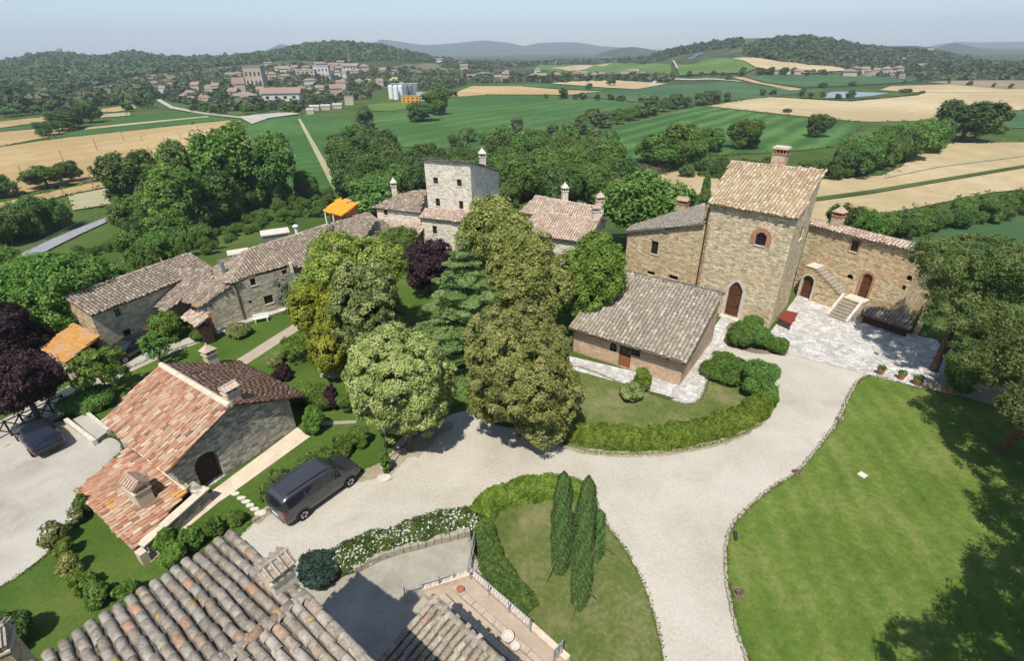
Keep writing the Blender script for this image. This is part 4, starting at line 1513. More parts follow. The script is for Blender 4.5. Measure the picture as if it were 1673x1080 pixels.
# ------------------------------------------------------------------ old houses on the left
def left_group():
    h = thing('stone_house', 'two storey plastered farmhouse at the left with long brown roof and dark windows', 'house')
    cb = P(177, 580)
    ze = height_at(cb, 514.5)
    eL = np.array([cb[0], cb[1], ze])
    eL0 = eL.copy()
    eR = P(345, 438, ze)
    d = (eR - eL) / np.linalg.norm(eR - eL)
    up = np.array([-d[1], d[0], 0])
    A = eL - up * .3 - d * .12
    pl = Plane3.slope(A, A + d, .36)
    tL, tR = pl.hit(115.5, 482.5), pl.hit(311, 412.5)
    v = (pl.uv(tL)[1] * .7 + pl.uv(tR)[1] * .3)
    L = pl.uv(tR)[0]
    pts = [A, pl.pt(L, 0), pl.pt(L, v), pl.pt(0, v)]
    add_roof(h, pl, pts, 'tiles_brown', .28, .36, 0, 20)
    ridge_tiles(h, pts[3], pts[2], 'tiles_brown', .14)
    bk = up * 2.2 + np.array([0, 0, -.75])
    pl2 = Plane3(pts[2] + bk, pts[3] + bk, pts[3])
    p2 = [pts[2] + bk, pts[3] + bk, pts[3], pts[2]]
    add_roof(h, pl2, p2, 'tiles_brown', .28, .36, 0, 21)
    ops = {0: [dict(px=((190.4, 519.6), (200.5, 515.5), (193.5, 503)), glass='glass', mat='grey_metal'), dict(px=((206, 553.8), (217.5, 549.3), (209.7, 536.9)), mat='dark_wood')]}
    prism_house(h, pl, pts, [.3, .2, 0, .12], -1.5, 'plaster_stone', ops, skip=(2,), mats={3: 'stone_warm'})
    prism_house(h, pl2, p2, [.2, .12, 0, .2], -3, 'stone_warm', {}, skip=(2,))
    m = MB()
    q = pts[3] + bk * .2 + d * .3
    m.bar(q, q + np.array([0, 0, 1.0]), .09, 7)
    m.lathe(q + np.array([0, 0, 1.0]), [(.1, 0), (.16, .02), (.16, .22), (.3, .26), (.3, .3)], 8)
    m.build('flue', 'dark_metal', h)

    # house with the gable wall towards the garden
    g = thing('stone_house', 'low stone house with a climber covered arch between the two long farmhouses', 'house')
    b0, b1 = P(339.5, 543), P(400, 523)
    eN, tN = on_wall(325, 501.5, b0, b1), on_wall(374.5, 467, b0, b1)
    eF = P(226, 494, eN[2])
    gd = (b1 - b0)[:2] / np.linalg.norm((b1 - b0)[:2])
    gf = np.array([gd[1], -gd[0], 0])
    if gf[1] > 0:
        gf = -gf
    pl3 = Plane3(eF, eN, tN)
    pts3 = [pl3.hit(226, 494), pl3.hit(272, 508.5), pl3.hit(297, 490), pl3.hit(326, 502.5), pl3.hit(376, 468), pl3.hit(350, 456), pl3.hit(340, 436), pl3.hit(294, 441)]
    add_roof(g, pl3, pts3, 'tiles_brown', .28, .36, 0, 22)
    # gable wall and the walls under the eave
    top = pl3.z
    wall(g, b0, b1, -1, top(*b0[:2]) - .1, top(*b1[:2]) - .1, 'stone_grey', b0[:2] + gf[:2] * 5)
    far = pl3.hit(262, 503)
    inn = lambda q, k: np.asarray(q[:2]) - gf[:2] * k
    e_in = b0[:2] - gf[:2] * 3.2
    wall(g, b0, e_in, -1, top(*b0[:2]) - .1, top(*e_in) - .1, 'stone_grey', b0[:2] - gd * 5)
    wall(g, e_in, e_in - gf[:2] * 6, -1, top(*e_in) - .1, top(*(e_in - gf[:2] * 6)) - .1, 'plaster_stone', e_in - gd * 5,
         [dict(px=((262, 538), (279, 530), (268, 512)), arch='round', kind='void')])
    # porch with its own little roof, brick pier and dark door
    A, B = P(296, 520, 2.0), P(320, 534, 1.95)
    pr = thing('porch', 'small tiled porch roof on a brick pier in front of the low stone house', 'porch')
    pl4 = Plane3(A, B, P(342, 517, 2.5))
    p4 = [A, B, pl4.hit(342, 517), pl4.hit(311, 506)]
    add_roof(pr, pl4, p4, 'tiles_pink', .26, .34, 0, 23)
    m = MB()
    q0, q1 = P(354, 545), P(347, 549)
    m.box(((q0[0] + q1[0]) / 2, (q0[1] + q1[1]) / 2, 1.1), (.35, .5, 2.2), math.atan2(gd[1], gd[0]))
    m.build('pier', 'brick', pr)
    m = MB()
    fpq = inset([q[:2] for q in p4], [.35, .1, .1, .3])
    m.prism(fpq, -.5, 1.7)
    m.build('porch_room', 'dark_wood', pr)

    # long house with hipped end
    k = thing('stone_house', 'long stone farmhouse with a hipped brown roof along the garden path', 'house')
    c0, c1 = P(400, 523), P(485.6, 495.6)
    eL, eR = on_wall(381, 466, c0, c1), on_wall(471, 433, c0, c1)
    ze = (eL[2] + eR[2]) / 2
    eL[2] = eR[2] = ze
    dd = (eR - eL) / np.linalg.norm(eR - eL)
    up = np.array([-dd[1], dd[0], 0])
    A = eL - up * .35 - dd * .4
    pl5 = Plane3.slope(A, A + dd, .34)
    out = [(375.4, 463), (471, 432), (488, 437.5), (519, 424), (560, 405), (598, 386), (617, 357), (603, 346.5), (535, 367), (406.5, 407.4)]
    pts5 = [pl5.hit(*q) for q in out]
    add_roof(k, pl5, pts5, 'tiles_brown', .28, .36, 0, 24)
    ridge_tiles(k, pts5[9], pts5[8], 'tiles_brown', .15)
    ridge_tiles(k, pts5[0], pts5[9], 'tiles_brown', .13)
    hip3 = P(350, 441, ze + .25)
    pl6 = Plane3(pts5[0], hip3, pts5[9])
    pts6 = [pts5[0], pl6.hit(352, 459), pl6.hit(343, 442), pl6.hit(368, 426), pl6.hit(381, 419), pts5[9]]
    add_roof(k, pl6, pts6, 'tiles_brown', .28, .36, 0, 25)
    ops = [dict(px=((410.8, 467.8), (419.2, 464.7), (412.8, 451.7))), dict(px=((461.7, 449.2), (469.7, 446.7), (463.4, 435.8)), kind='door', mat='dark_wood'),
           dict(px=((433.7, 498), (447.8, 493.3), (438.3, 482.5))), dict(px=((407.5, 496.7), (412.2, 495), (408.7, 490.8)), kind='void'), dict(px=((462.5, 490), (466.5, 489), (462.5, 473.3)), kind='door', mat='dark_wood')]
    wall(k, c0, c1, -1, ze, ze, 'stone_grey', c0[:2] - up[:2] * 5, ops)
    c2 = c1[:2] + (c1 - c0)[:2] / np.linalg.norm((c1 - c0)[:2]) * 13
    rec = up[:2] * 1.6
    rdg = (pts5[9] - c0)[:2] @ up[:2] - .15
    wall(k, c1[:2], c1[:2] + rec, -1, ze, ze + .4, 'stone_grey', c1[:2] + dd[:2] * 4)
    wall(k, c1[:2] + rec, c2 + rec, -1, ze + .4, ze + .4, 'stone_grey', c1[:2] - up[:2] * 5)
    wall(k, c2 + rec, c2 + up[:2] * rdg, -1, ze + .4, ze + .4 + (rdg - 1.6) * .33, 'stone_grey', c2 + dd[:2] * 5)
    bkw = [c0[:2] + up[:2] * rdg, c2 + up[:2] * rdg]
    wall(k, bkw[0], bkw[1], -5, pl5.z(*bkw[0]) - .15, pl5.z(*bkw[1]) - .15, 'stone_grey', bkw[0] + up[:2] * 9)
    for u in (.25, 3.0):
        m = MB()
        q = c1[:2] + dd[:2] * u + up[:2] * .1
        m.box((q[0], q[1], 2.0), (.3, .3, 4.0 + .5), .4)
        m.build('loggia_post', 'cream_mortar', k)
    m = MB()
    q = c0[:2] - up[:2] * .09
    m.bar((q[0], q[1], 0), (q[0], q[1], ze - .1), .055, 6)
    m.build('downpipe', 'copper_pipe', k)
    m = MB()
    b = pl5.hit(546, 393)
    m.box(b + np.array([0, 0, .25]), (.55, .55, .8), .4, 0)
    m.bar(b, b + np.array([.12, .12, 1.6]), .12, 8, None, 1)
    m.build('flue', ['white_paint', 'dark_metal'], k)
    m = MB()
    b = pl6.hit(367, 447)
    m.bar(b - np.array([0, 0, .2]), b + np.array([0, 0, 1.1]), .16, 8)
    m.build('flue', 'grey_metal', k)
    r2 = pl5.hit(576, 348)

    # orange lichened shed
    s = thing('open_shed', 'open fronted shed with orange lichened tiles at the end of the left farmhouse', 'shed')
    eA, eB = P(65.5, 570, 2.3), P(106, 593.5, 2.3)
    zz = 3.0
    tA, tB = P(119, 529.5, zz), P(165, 548, zz)
    pl7 = Plane3(eA, eB, (tA + tB) / 2)
    p7 = [eA, eB, pl7.hit(165, 548), pl7.hit(119, 529)]
    add_roof(s, pl7, p7, 'tiles_ochre', .26, .36, 0, 26)
    fp = prism_house(s, pl7, p7, [.25, .2, .1, .2], -1.0, 'plaster', {}, skip=(1,))
    m = MB()
    for t_ in (0.0, .5):
        q = fp[1] * (1 - t_) + fp[2] * t_
        m.box((q[0], q[1], .6), (.28, .28, 3.4), .5)
    m.build('shed_post', 'plaster', s)
    m = MB()
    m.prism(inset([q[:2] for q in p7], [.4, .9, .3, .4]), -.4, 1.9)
    m.build('stored_goods', 'dark_room', s)  # dark block painted as the shade within the open front
stone_mat('plaster_stone', (0.429, 0.356, 0.227), (0.572, 0.488, 0.331), (0.546, 0.463, 0.320), patch=(0.598, 0.519, 0.360), course=.2, length=.5, bumpk=.3)
left_group()

# ------------------------------------------------------------------ red roofed chapel-like house in the left foreground
def red_house():
    t = thing('gabled_house', 'gabled stone house with salmon tiled roof and big dark arched doorway', 'house')
    b0, b1 = P(484.5, 700), P(368.5, 778.5)
    wd = (b1 - b0)[:2] / np.linalg.norm((b1 - b0)[:2])          # along the front wall, towards the camera
    fn = np.array([-wd[1], wd[0]])
    if fn[0] < 0:
        fn = -fn                                                # out of the front wall
    dep = -fn
    ap = on_wall(371, 661, b0, b1)
    rc = on_wall(468.5, 647, b0, b1)
    lc = on_wall(267, 770.5, b0, b1)
    far = P(263.5, 597, ap[2])
    dv = (far - ap)[:2]
    print('ridge against square', math.degrees(math.acos(dv @ dep / np.linalg.norm(dv))))
    dep = dv / np.linalg.norm(dv)
    D3 = np.array([dep[0], dep[1], 0])
    plR = Plane3(rc, rc + D3, ap)
    plL = Plane3(lc, lc + D3, ap)
    F3 = -D3 * .3
    # depth of the house from its far corner
    depth = np.linalg.norm(dv)
    bR = plR.hit(481.5, 638.5)
    uo = (bR - rc)[:2] @ (-wd)
    eRn = rc + np.array([-wd[0] * uo, -wd[1] * uo, 0])
    eRn[2] = plR.z(*eRn[:2])
    eLn = lc
    R0, R1 = ap + F3, ap + D3 * depth
    mk = lambda q, k: q + D3 * k
    ptsR = [mk(eRn, -.3), mk(eRn, depth), R1, R0]
    ptsL = [mk(eLn, depth), mk(eLn, -.3), R0, R1]
    add_roof(t, plR, ptsR, 'tiles_red', .25, .36, 0, 30, label='darker red brown slope of the roof')
    add_roof(t, plL, ptsL, 'tiles_salmon', .27, .40, 300, 31, label='salmon and cream slope of the roof')
    m = MB()
    for k in range(24):
        a, b = R0 + (R1 - R0) * k / 24, R0 + (R1 - R0) * (k + 1) / 24
        m.bar(a + np.array([0, 0, .03 + .01 * (k % 3)]), b + np.array([0, 0, .03 + .012 * (k % 2)]), .19, 8)
    m.build('ridge', 'cream_mortar', t)
    # gable wall: corner, apex, left corner
    lcw = on_wall(281, 763, b0, b1)
    uA = np.linalg.norm((ap - b0)[:2])
    uL = np.linalg.norm((lcw - b0)[:2])
    pE = b0[:2] + wd * uL
    op = [dict(px=((334, 806), (369, 778.5), (335, 740)), arch='round', kind='door', mat='dark_wood', floor=.05)]
    wall(t, b0, pE, -.6, rc[2] - .06, plL.z(*pE) - .1, 'stone_rough', b0[:2] + fn * 5, op, depth=.45, extra_top=[(uA, ap[2] - .12)])
    q1, q2 = b0[:2] + dep * (depth - .2), pE + dep * (depth - .2)
    wall(t, b0, q1, -.6, rc[2] - .06, rc[2] - .06, 'stone_rough', b0[:2] - wd * 5)
    wall(t, pE, q2, -.6, plL.z(*pE) - .1, plL.z(*q2) - .1, 'stone_rough', pE + wd * 5)
    ua = np.linalg.norm((ap - b0)[:2])
    wall(t, q1, q2, -.6, rc[2] - .1, plL.z(*q2) - .1, 'stone_rough', q1 + dep * 5, extra_top=[(ua, ap[2] - .14)])
    # chimneys
    rz = math.atan2(wd[1], wd[0])
    chimney(t, plR.hit(347, 594), .7, .6, 1.25, rz, 'plaster', 'tiles_pink', 'pyramid', 'plaster', 2)
    chimney(t, plR.hit(381, 655), .75, .55, 1.05, rz, 'plaster', 'tiles_pink', 'gable', 'plaster', 2)
    # low lean-to against the near wall
    n = thing('lean_to', 'lean-to with orange and cream tiles against the near end of the gabled house', 'shed')
    def Q(u, w, z=None):
        q = b0[:2] + wd * u + dep * w
        return np.array([q[0], q[1], (1.08 - .105 * (u - 7.3)) if z is None else z])
    plN = Plane3(Q(10.6, 0), Q(10.6, 3), Q(7.3, 0))
    p = [Q(10.62, 5.4), Q(10.6, -1.62), Q(7.15, -.5), Q(7.4, 6.1)]
    add_roof(n, plN, p, 'tiles_salmon', .27, .40, 300, 32)
    ridge_tiles(n, Q(10.58, 5.35), Q(10.58, -1.5), 'tiles_salmon', .11)
    a_, b_ = Q(6.6, -1.22), Q(10.07, -1.85)
    d_ = (b_ - a_)[:2] / np.linalg.norm((b_ - a_)[:2])
    nn_ = np.array([-d_[1], d_[0]])
    if nn_ @ dep < 0:
        nn_ = -nn_
    m = MB()
    m.prism([a_[:2], b_[:2], b_[:2] + nn_ * .42, a_[:2] + nn_ * .42], -.6, [.9, .74, .74, .9])
    m.build('front_wall', 'stone_rough', n, uv=True)
    m = MB()
    e_ = d_ * .12
    m.prism([a_[:2] - e_ - nn_ * .07, b_[:2] + e_ * 2 - nn_ * .07, b_[:2] + e_ * 2 + nn_ * .46, a_[:2] - e_ + nn_ * .46], [.9, .74, .74, .9], [1.0, .83, .83, 1.0])
    m.build('verge_coping', 'cream_mortar', n, uv=True)
    g0 = Q(7.05, 0)
    m = MB()
    m.prism([a_[:2] + nn_ * .1, a_[:2] + nn_ * .1 + d_ * .5, g0[:2] + d_ * .2, g0[:2] - d_ * .35], -.6, [.98, .98, 1.05, 1.05])
    m.build('end_wall', 'stone_rough', n, uv=True)
    wall(n, Q(10.35, -1.6)[:2], Q(10.35, 5.2)[:2], -.6, .62, .62, 'stone_rough', Q(14, 2)[:2])
    wall(n, Q(10.35, 5.2)[:2], Q(7.4, 5.9)[:2], -.6, .62, .95, 'stone_rough', Q(9, 9)[:2])
    m = MB()
    m.bar(Q(7.33, -.5, 1.2), Q(7.33, 5.9, 1.2), .09, 6)
    m.build('flashing', 'cream_mortar', n)
    ch = plN.hit(234, 818)
    chimney(n, ch, 1.15, .75, 1.55, rz + math.pi / 2, 'plaster', 'tiles_pink', 'gable', 'cream_mortar', 3)
    m = MB()
    q = Q(10.5, -2.0)
    m.box((q[0], q[1], .3), (.35, .5, .9), rz)
    m.build('buttress', 'plaster', n)
    return b0, wd, fn
RH = red_house()

# ------------------------------------------------------------------ near roofs below the camera
def near_roofs():
    t = thing('near_farmhouse', 'lichened grey farmhouse roof in the bottom left foreground with a stubby chimney', 'house')
    zr = 9.4
    R0, R1 = P(499, 971, zr), P(370, 1080, zr)
    rd = (R1 - R0) / np.linalg.norm(R1 - R0)
    sd = np.array([rd[1], -rd[0], 0])
    if sd[0] > 0:
        sd = -sd                                                # towards the upper left slope
    # pitch that makes the verge run square to the ridge
    best = None
    for s in np.arange(.12, .6, .01):
        pl = Plane3(R1 + sd - np.array([0, 0, s]), R0 + sd - np.array([0, 0, s]), R0)
        q = pl.hit(400, 857) - R0
        e = abs(q[:2] @ rd[:2])
        if best is None or e < best[0]:
            best = (e, s)
    s = best[1]
    print('near roof pitch', best)
    plL = Plane3(R1 + sd - np.array([0, 0, s]), R0 + sd - np.array([0, 0, s]), R0)
    eave = plL.hit(400, 857)
    run = (eave - R0)[:2] @ sd[:2]
    Rf = R0 + rd * 14
    dn = sd * run - np.array([0, 0, s * run])
    ptsL = [R0 + dn, Rf + dn, Rf, R0]
    add_roof(t, plL, ptsL, 'tiles_lichen', .30, .42, 190, 40, seg=7)
    s2 = s
    q = None
    plR = Plane3(R0 - sd - np.array([0, 0, s2]), R1 - sd - np.array([0, 0, s2]), R0)
    dn2 = -sd * run - np.array([0, 0, s2 * run])
    ptsR = [R0 + dn2, Rf + dn2, Rf, R0]
    add_roof(t, plR, ptsR, 'tiles_lichen', .30, .42, 110, 41, seg=7)
    ridge_tiles(t, R0, Rf, 'tiles_lichen', .15, .42)
    ridge_tiles(t, R0 + dn + rd * .1, R0 + rd * .1, 'tiles_lichen', .13, .42)
    ridge_tiles(t, R0 + dn2 + rd * .1, R0 + rd * .1, 'tiles_lichen', .13, .42)
    m = MB()
    V = []
    zb = -1.0
    a = R0 + rd * .25
    W0, W1 = (a + dn * .95)[:2], (a + dn2 * .95)[:2]
    wall(t, W0, W1, zb, (a + dn * .95)[2] - .15, (a + dn2 * .95)[2] - .15, 'stone_rough', W0 - rd[:2] * 5, extra_top=[(np.linalg.norm(W1 - W0) / 2, zr - .15)])
    b = (Rf + dn * .95)
    wall(t, W0, b[:2], zb, b[2] - .15, b[2] - .15, 'stone_rough', W0 + sd[:2] * 5)
    b2 = (Rf + dn2 * .95)
    wall(t, W1, b2[:2], zb, b2[2] - .15, b2[2] - .15, 'stone_rough', W1 - sd[:2] * 5)
    ch = plL.hit(462, 958)
    chimney(t, ch, .62, .55, .95, math.atan2(rd[1], rd[0]), 'cream_mortar', 'tiles_brown', 'gable', 'plaster', 2)
    # chimney of the roof at the very corner
    c = thing('brick_chimney', 'stubby brick chimney with tiled cap at the bottom left corner', 'chimney')
    chimney(c, P(6, 1088, 6.6), .9, .8, 1.3, .6, 'brick_wall', 'tiles_brown', 'gable', 'plaster', 3, sink=7.0)

    g = thing('near_outhouse', 'low outhouse with grey lichened tile roof beside the terrace at the bottom', 'house')
    zt = 4.0
    A, B = P(705, 978, zt), P(815, 1079, zt)
    ed = (B - A) / np.linalg.norm(B - A)
    up = np.array([ed[1], -ed[0], 0])
    if up[0] > 0:
        up = -up
    fall = -.22
    pl = Plane3(A, B, A + up + np.array([0, 0, fall]))
    run = 4.6
    A2, B2 = A - ed * .0, B + ed * 3.5
    rise = up * max(run, 2.6) + np.array([0, 0, fall * max(run, 2.6)])
    p = [A2, B2, B2 + rise, A2 + rise]
    add_roof(g, pl, p, 'tiles_lichen', .28, .40, 200, 42, seg=7)
    ridge_tiles(g, A2, B2, 'tiles_lichen', .14, .42)
    prism_house(g, pl, p, [.2, .1, .1, .15], -1.0, 'stone_rough')
near_roofs()
# ------------------------------------------------------------------ yard surfaces
def paving_mat(name, stops, joint, scale=2.4):
    """irregular flagstones: one tone for each, dull joints between"""
    t = NT(name)
    c = t.coords()
    wv = t.n('ShaderNodeTexNoise')
    wv.inputs['Scale'].default_value = 1.6
    t.l(c, wv.inputs['Vector'])
    ad = t.n('ShaderNodeVectorMath', operation='MULTIPLY_ADD')
    t.l(wv.outputs['Color'], ad.inputs[0])
    ad.inputs[1].default_value = (.35, .35, 0)
    t.l(c, ad.inputs[2])
    v1 = t.n('ShaderNodeTexVoronoi')
    v1.inputs['Scale'].default_value = scale
    t.l(ad.outputs[0], v1.inputs['Vector'])
    v2 = t.n('ShaderNodeTexVoronoi', feature='DISTANCE_TO_EDGE')
    v2.inputs['Scale'].default_value = scale
    t.l(ad.outputs[0], v2.inputs['Vector'])
    sp = t.n('ShaderNodeSeparateColor')
    t.l(v1.outputs['Color'], sp.inputs[0])
    k = t.math('ADD', t.math('MULTIPLY', sp.outputs[0], .7), t.math('MULTIPLY', t.noise(c, .9, 5, .65), .5))
    col = t.ramp(k, stops)
    j = t.ramp(v2.outputs['Distance'], [(.015, (1, 1, 1)), (.06, (0, 0, 0))])
    col = t.mix(t.math('MULTIPLY', j, .75), col, joint)
    dirt = t.ramp(t.noise(c, .45, 6, .7, .6), [(.5, (0, 0, 0)), (.72, (1, 1, 1))])
    col = t.mix(t.math('MULTIPLY', dirt, .5), col, tuple(.72 * q for q in stops[0][1]))
    t.pbsdf(col, .92, t.bump(t.math('ADD', v2.outputs['Distance'], t.math('MULTIPLY', t.noise(c, 20.0, 4), .1)), .5, .03), .12)
paving_mat('white_paving', [(.15, (.36, .34, .30)), (.55, (.50, .475, .43)), (.95, (.62, .60, .56))], (.24, .225, .19))
ground_mat('concrete', [(.2, (.235, .21, .16)), (.5, (.33, .30, .235)), (.8, (.42, .385, .31))], .6, (.5, 5.0), (.4, .02, 14.0), patch=((.30, .27, .21), .7, .55, .7))
ground_mat('pink_paving', [(.2, (.29, .225, .165)), (.5, (.38, .305, .23)), (.8, (.45, .385, .30))], .7, (.6, 5.0), (.4, .02, 14.0))
ground_mat('soil', [(.2, (.13, .10, .065)), (.6, (.21, .17, .11)), (.85, (.30, .26, .17))], .8, (.7, 6.0), (.8, .04, 14.0))
RNG = np.random.default_rng(7)

def sheet(name, pxs, z, mat, smooth=True, step=.35, jit=.02):
    pts = [P(*p)[:2] for p in pxs]
    if smooth:
        pts = smooth_loop(pts, step, True, jit, RNG)
    return flat_sheet(name, pts, z, mat)

sheet('driveway', [(385, 882), (425, 846), (480, 812), (560, 788), (620, 774), (655, 742), (700, 700), (760, 672), (830, 690), (900, 700), (1000, 690), (1120, 640), (1175, 572), (1195, 560), (1262, 572), (1300, 580), (1480, 630), (1560, 652), (1700, 690), (1720, 800), (1700, 1180), (500, 1180), (470, 980)], .012, 'gravel')
sheet('garden_lawn', [(150, 706), (118, 672), (165, 628), (250, 585), (345, 551), (480, 506), (530, 480), (640, 440), (720, 415), (800, 440), (900, 470), (985, 500), (935, 560), (925, 600), (905, 690), (860, 700), (800, 690), (760, 662), (705, 690), (645, 742), (600, 765), (475, 812), (425, 846), (388, 880), (300, 960), (180, 1060), (40, 1110), (-120, 1130), (-90, 1010), (0, 962), (90, 892), (128, 812), (172, 765), (205, 722)], .016, 'garden_lawn')
sheet('front_lawn', [(1412, 617), (1440, 617), (1500, 635), (1570, 650), (1640, 672), (1760, 715), (1900, 780), (2000, 900), (1900, 1200), (1260, 1200), (1222, 1080), (1205, 1030), (1191, 970), (1186, 920), (1190, 880), (1202, 852), (1228, 826), (1262, 797), (1302, 772), (1340, 728), (1366, 692), (1382, 658), (1394, 634)], .03, 'lawn')
sheet('island_lawn', [(765, 846), (790, 815), (850, 795), (905, 785), (955, 790), (985, 850), (1016, 890), (1046, 942), (1066, 1000), (1079, 1050), (1086, 1100), (1080, 1200), (960, 1200), (890, 1060), (800, 960), (775, 900)], .03, 'dry_lawn')
sheet('cottage_lawn', [(926, 600), (1030, 632), (1132, 660), (1165, 605), (1205, 594), (1248, 612), (1266, 650), (1244, 690), (1180, 722), (1060, 742), (960, 738), (905, 716), (900, 690)], .028, 'dry_lawn')
sheet('bare_soil', [(596, 770), (632, 748), (660, 712), (690, 704), (728, 690), (742, 696), (716, 716), (690, 742), (668, 748), (650, 764), (634, 778), (612, 776)], .024, 'dirt', True, .2, .09)
sheet('bare_soil', [(520, 614), (560, 600), (610, 598), (600, 610), (560, 618)], .024, 'dirt', True, .2, .09)
sheet('lane', [(-120, 745), (0, 688), (60, 656), (110, 632), (175, 592), (240, 574), (330, 545), (350, 549), (255, 589), (172, 630), (118, 672), (62, 700), (0, 735), (-120, 800)], .02, 'pale_gravel')
sheet('parking_yard', [(-140, 800), (0, 735), (62, 700), (112, 690), (170, 725), (200, 735), (165, 770), (128, 812), (110, 850), (90, 892), (0, 962), (-140, 1040)], .022, 'pale_gravel')
sheet('pavement', [(914, 577), (919, 600), (1030, 631), (1132, 659), (1163, 605), (1187, 563), (1216, 530), (1182, 513), (1150, 560), (1112, 626), (1030, 606), (937, 584)], .034, 'white_paving', smooth=False)
sheet('patio', [(1255, 548), (1303, 482), (1372, 506), (1420, 522), (1488, 547), (1530, 556), (1552, 585), (1540, 612), (1505, 634), (1480, 629), (1400, 608), (1282, 577), (1258, 571), (1250, 556)], .036, 'white_paving', smooth=False)
sheet('bare_soil', [(1500, 635), (1540, 605), (1600, 600), (1700, 640), (1700, 690), (1620, 668), (1560, 648)], .022, 'dirt')
sheet('flower_bed', [(1190, 530), (1215, 528), (1250, 545), (1282, 566), (1258, 579), (1215, 573), (1188, 556)], .04, 'soil')
sheet('brick_path', [(378, 594), (392, 603), (470, 552), (530, 512), (600, 470), (590, 465), (520, 505), (455, 545)], .03, 'pink_paving', smooth=False)
sheet('garden_path', [(520, 690), (545, 689), (582, 688), (582, 692), (545, 694), (522, 696)], .03, 'concrete')
o = sheet('house_pavement', [(345, 552), (400, 529), (490, 499), (520, 490), (518, 483), (486, 494), (400, 521), (338, 545)], .034, 'white_paving', smooth=False)
sheet('side_pavement', [(486, 699), (507, 714), (372, 812), (358, 821), (292, 875), (247, 920), (234, 908), (344, 805)], .034, 'paving_flat', smooth=False) if False else None
ground_mat('paving_flat', [(.2, (.47, .37, .26)), (.5, (.60, .49, .37)), (.8, (.68, .58, .46))], 1.2, (.7, 6.0), (.5, .03, 12.0))
sheet('side_pavement', [(486, 699), (507, 714), (372, 812), (358, 821), (292, 875), (247, 920), (234, 908), (344, 805)], .034, 'paving_flat', smooth=False)
sheet('courtyard', [(500, 965), (560, 925), (640, 903), (768, 867), (775, 948), (705, 985), (720, 1110), (560, 1110)], .03, 'concrete')
sheet('pale_slab', [(160, 728), (180, 716), (198, 728), (186, 744), (168, 742)], .03, 'pale_gravel')

# worn verges along the drive
ground_mat('worn_verge', [(.15, (.16, .15, .07)), (.5, (.30, .265, .17)), (.85, (.42, .38, .28))], .9, (1.0, 4.0), (.7, .03, 22.0))
sheet('worn_verge', [(425, 858), (470, 822), (560, 794), (618, 781), (612, 770), (556, 780), (474, 806), (418, 842)], .021, 'worn_verge', True, .2, .06)
sheet('worn_verge', [(905, 724), (960, 743), (1060, 747), (1180, 727), (1250, 690), (1270, 655), (1262, 655), (1240, 684), (1175, 718), (1060, 738), (960, 734)], .033, 'worn_verge', True, .2, .05)

# kerb stones round the front lawn
def kerb():
    k = thing('lawn_kerb', 'row of small rough kerb stones between the driveway and the front lawn', 'kerb')
    line = smooth_loop([P(*p)[:2] for p in [(1400, 624), (1384, 655), (1366, 691), (1340, 727), (1302, 771), (1262, 796), (1227, 826), (1201, 852), (1188, 880), (1184, 920), (1189, 970), (1203, 1030), (1220, 1080), (1240, 1140)]], .34, False)
    meshes = []
    for j in range(5):
        b = MB()
        r = random.Random(j)
        b.box((0, 0, .03), (.26 + r.random() * .08, .13, .12))
        me = b.mesh('kerb_stone')
        bm = bmesh.new(); bm.from_mesh(me)
        for v in bm.verts:
            v.co += Vector((r.uniform(-.03, .03), r.uniform(-.02, .02), r.uniform(-.02, .02)))
        bm.to_mesh(me); bm.free()
        me.materials.append(MATS['kerb_rock'])
        meshes.append(me)
    n = 0
    for i in range(len(line) - 1):
        d = line[i + 1] - line[i]
        o = bpy.data.objects.new('kerb_stone', meshes[i % 5])
        COL.objects.link(o)
        o.parent = k
        o.location = (line[i][0] + RNG.normal(0, .02), line[i][1] + RNG.normal(0, .02), .02)
        o.rotation_euler = (RNG.normal(0, .06), RNG.normal(0, .06), math.atan2(d[1], d[0]) + RNG.normal(0, .12))
plain_mat('kerb_rock', (.33, .29, .23), .95, .1, 0, .25, 5.0)
kerb()

ORD = ['farthest from the grey van', 'second farthest from the grey van', 'third counted from the gabled house', 'third counted from the driveway', 'next to the large one', 'large one touching the driveway']
def stepping():
    for q in [(385, 808), (394, 815), (402, 821), (409, 827), (416, 833), (426, 839)]:
        c = P(*q)
        m = MB()
        n = 7
        k = 1.5 if q[0] > 420 else 1.0
        pol = [(c[0] + .27 * k * math.cos(6.283 * i / n + .4) * RNG.uniform(.8, 1.1), c[1] + .16 * k * math.sin(6.283 * i / n + .4) * RNG.uniform(.8, 1.1)) for i in range(n)]
        m.prism(pol, .0, .07)
        o = m.build('stepping_stone', 'pale_stone')
        tag(o, 'pale stepping stone on the grass verge, %s' % ORD.pop(0), 'stone', 'stepping stones across the verge')
stepping()

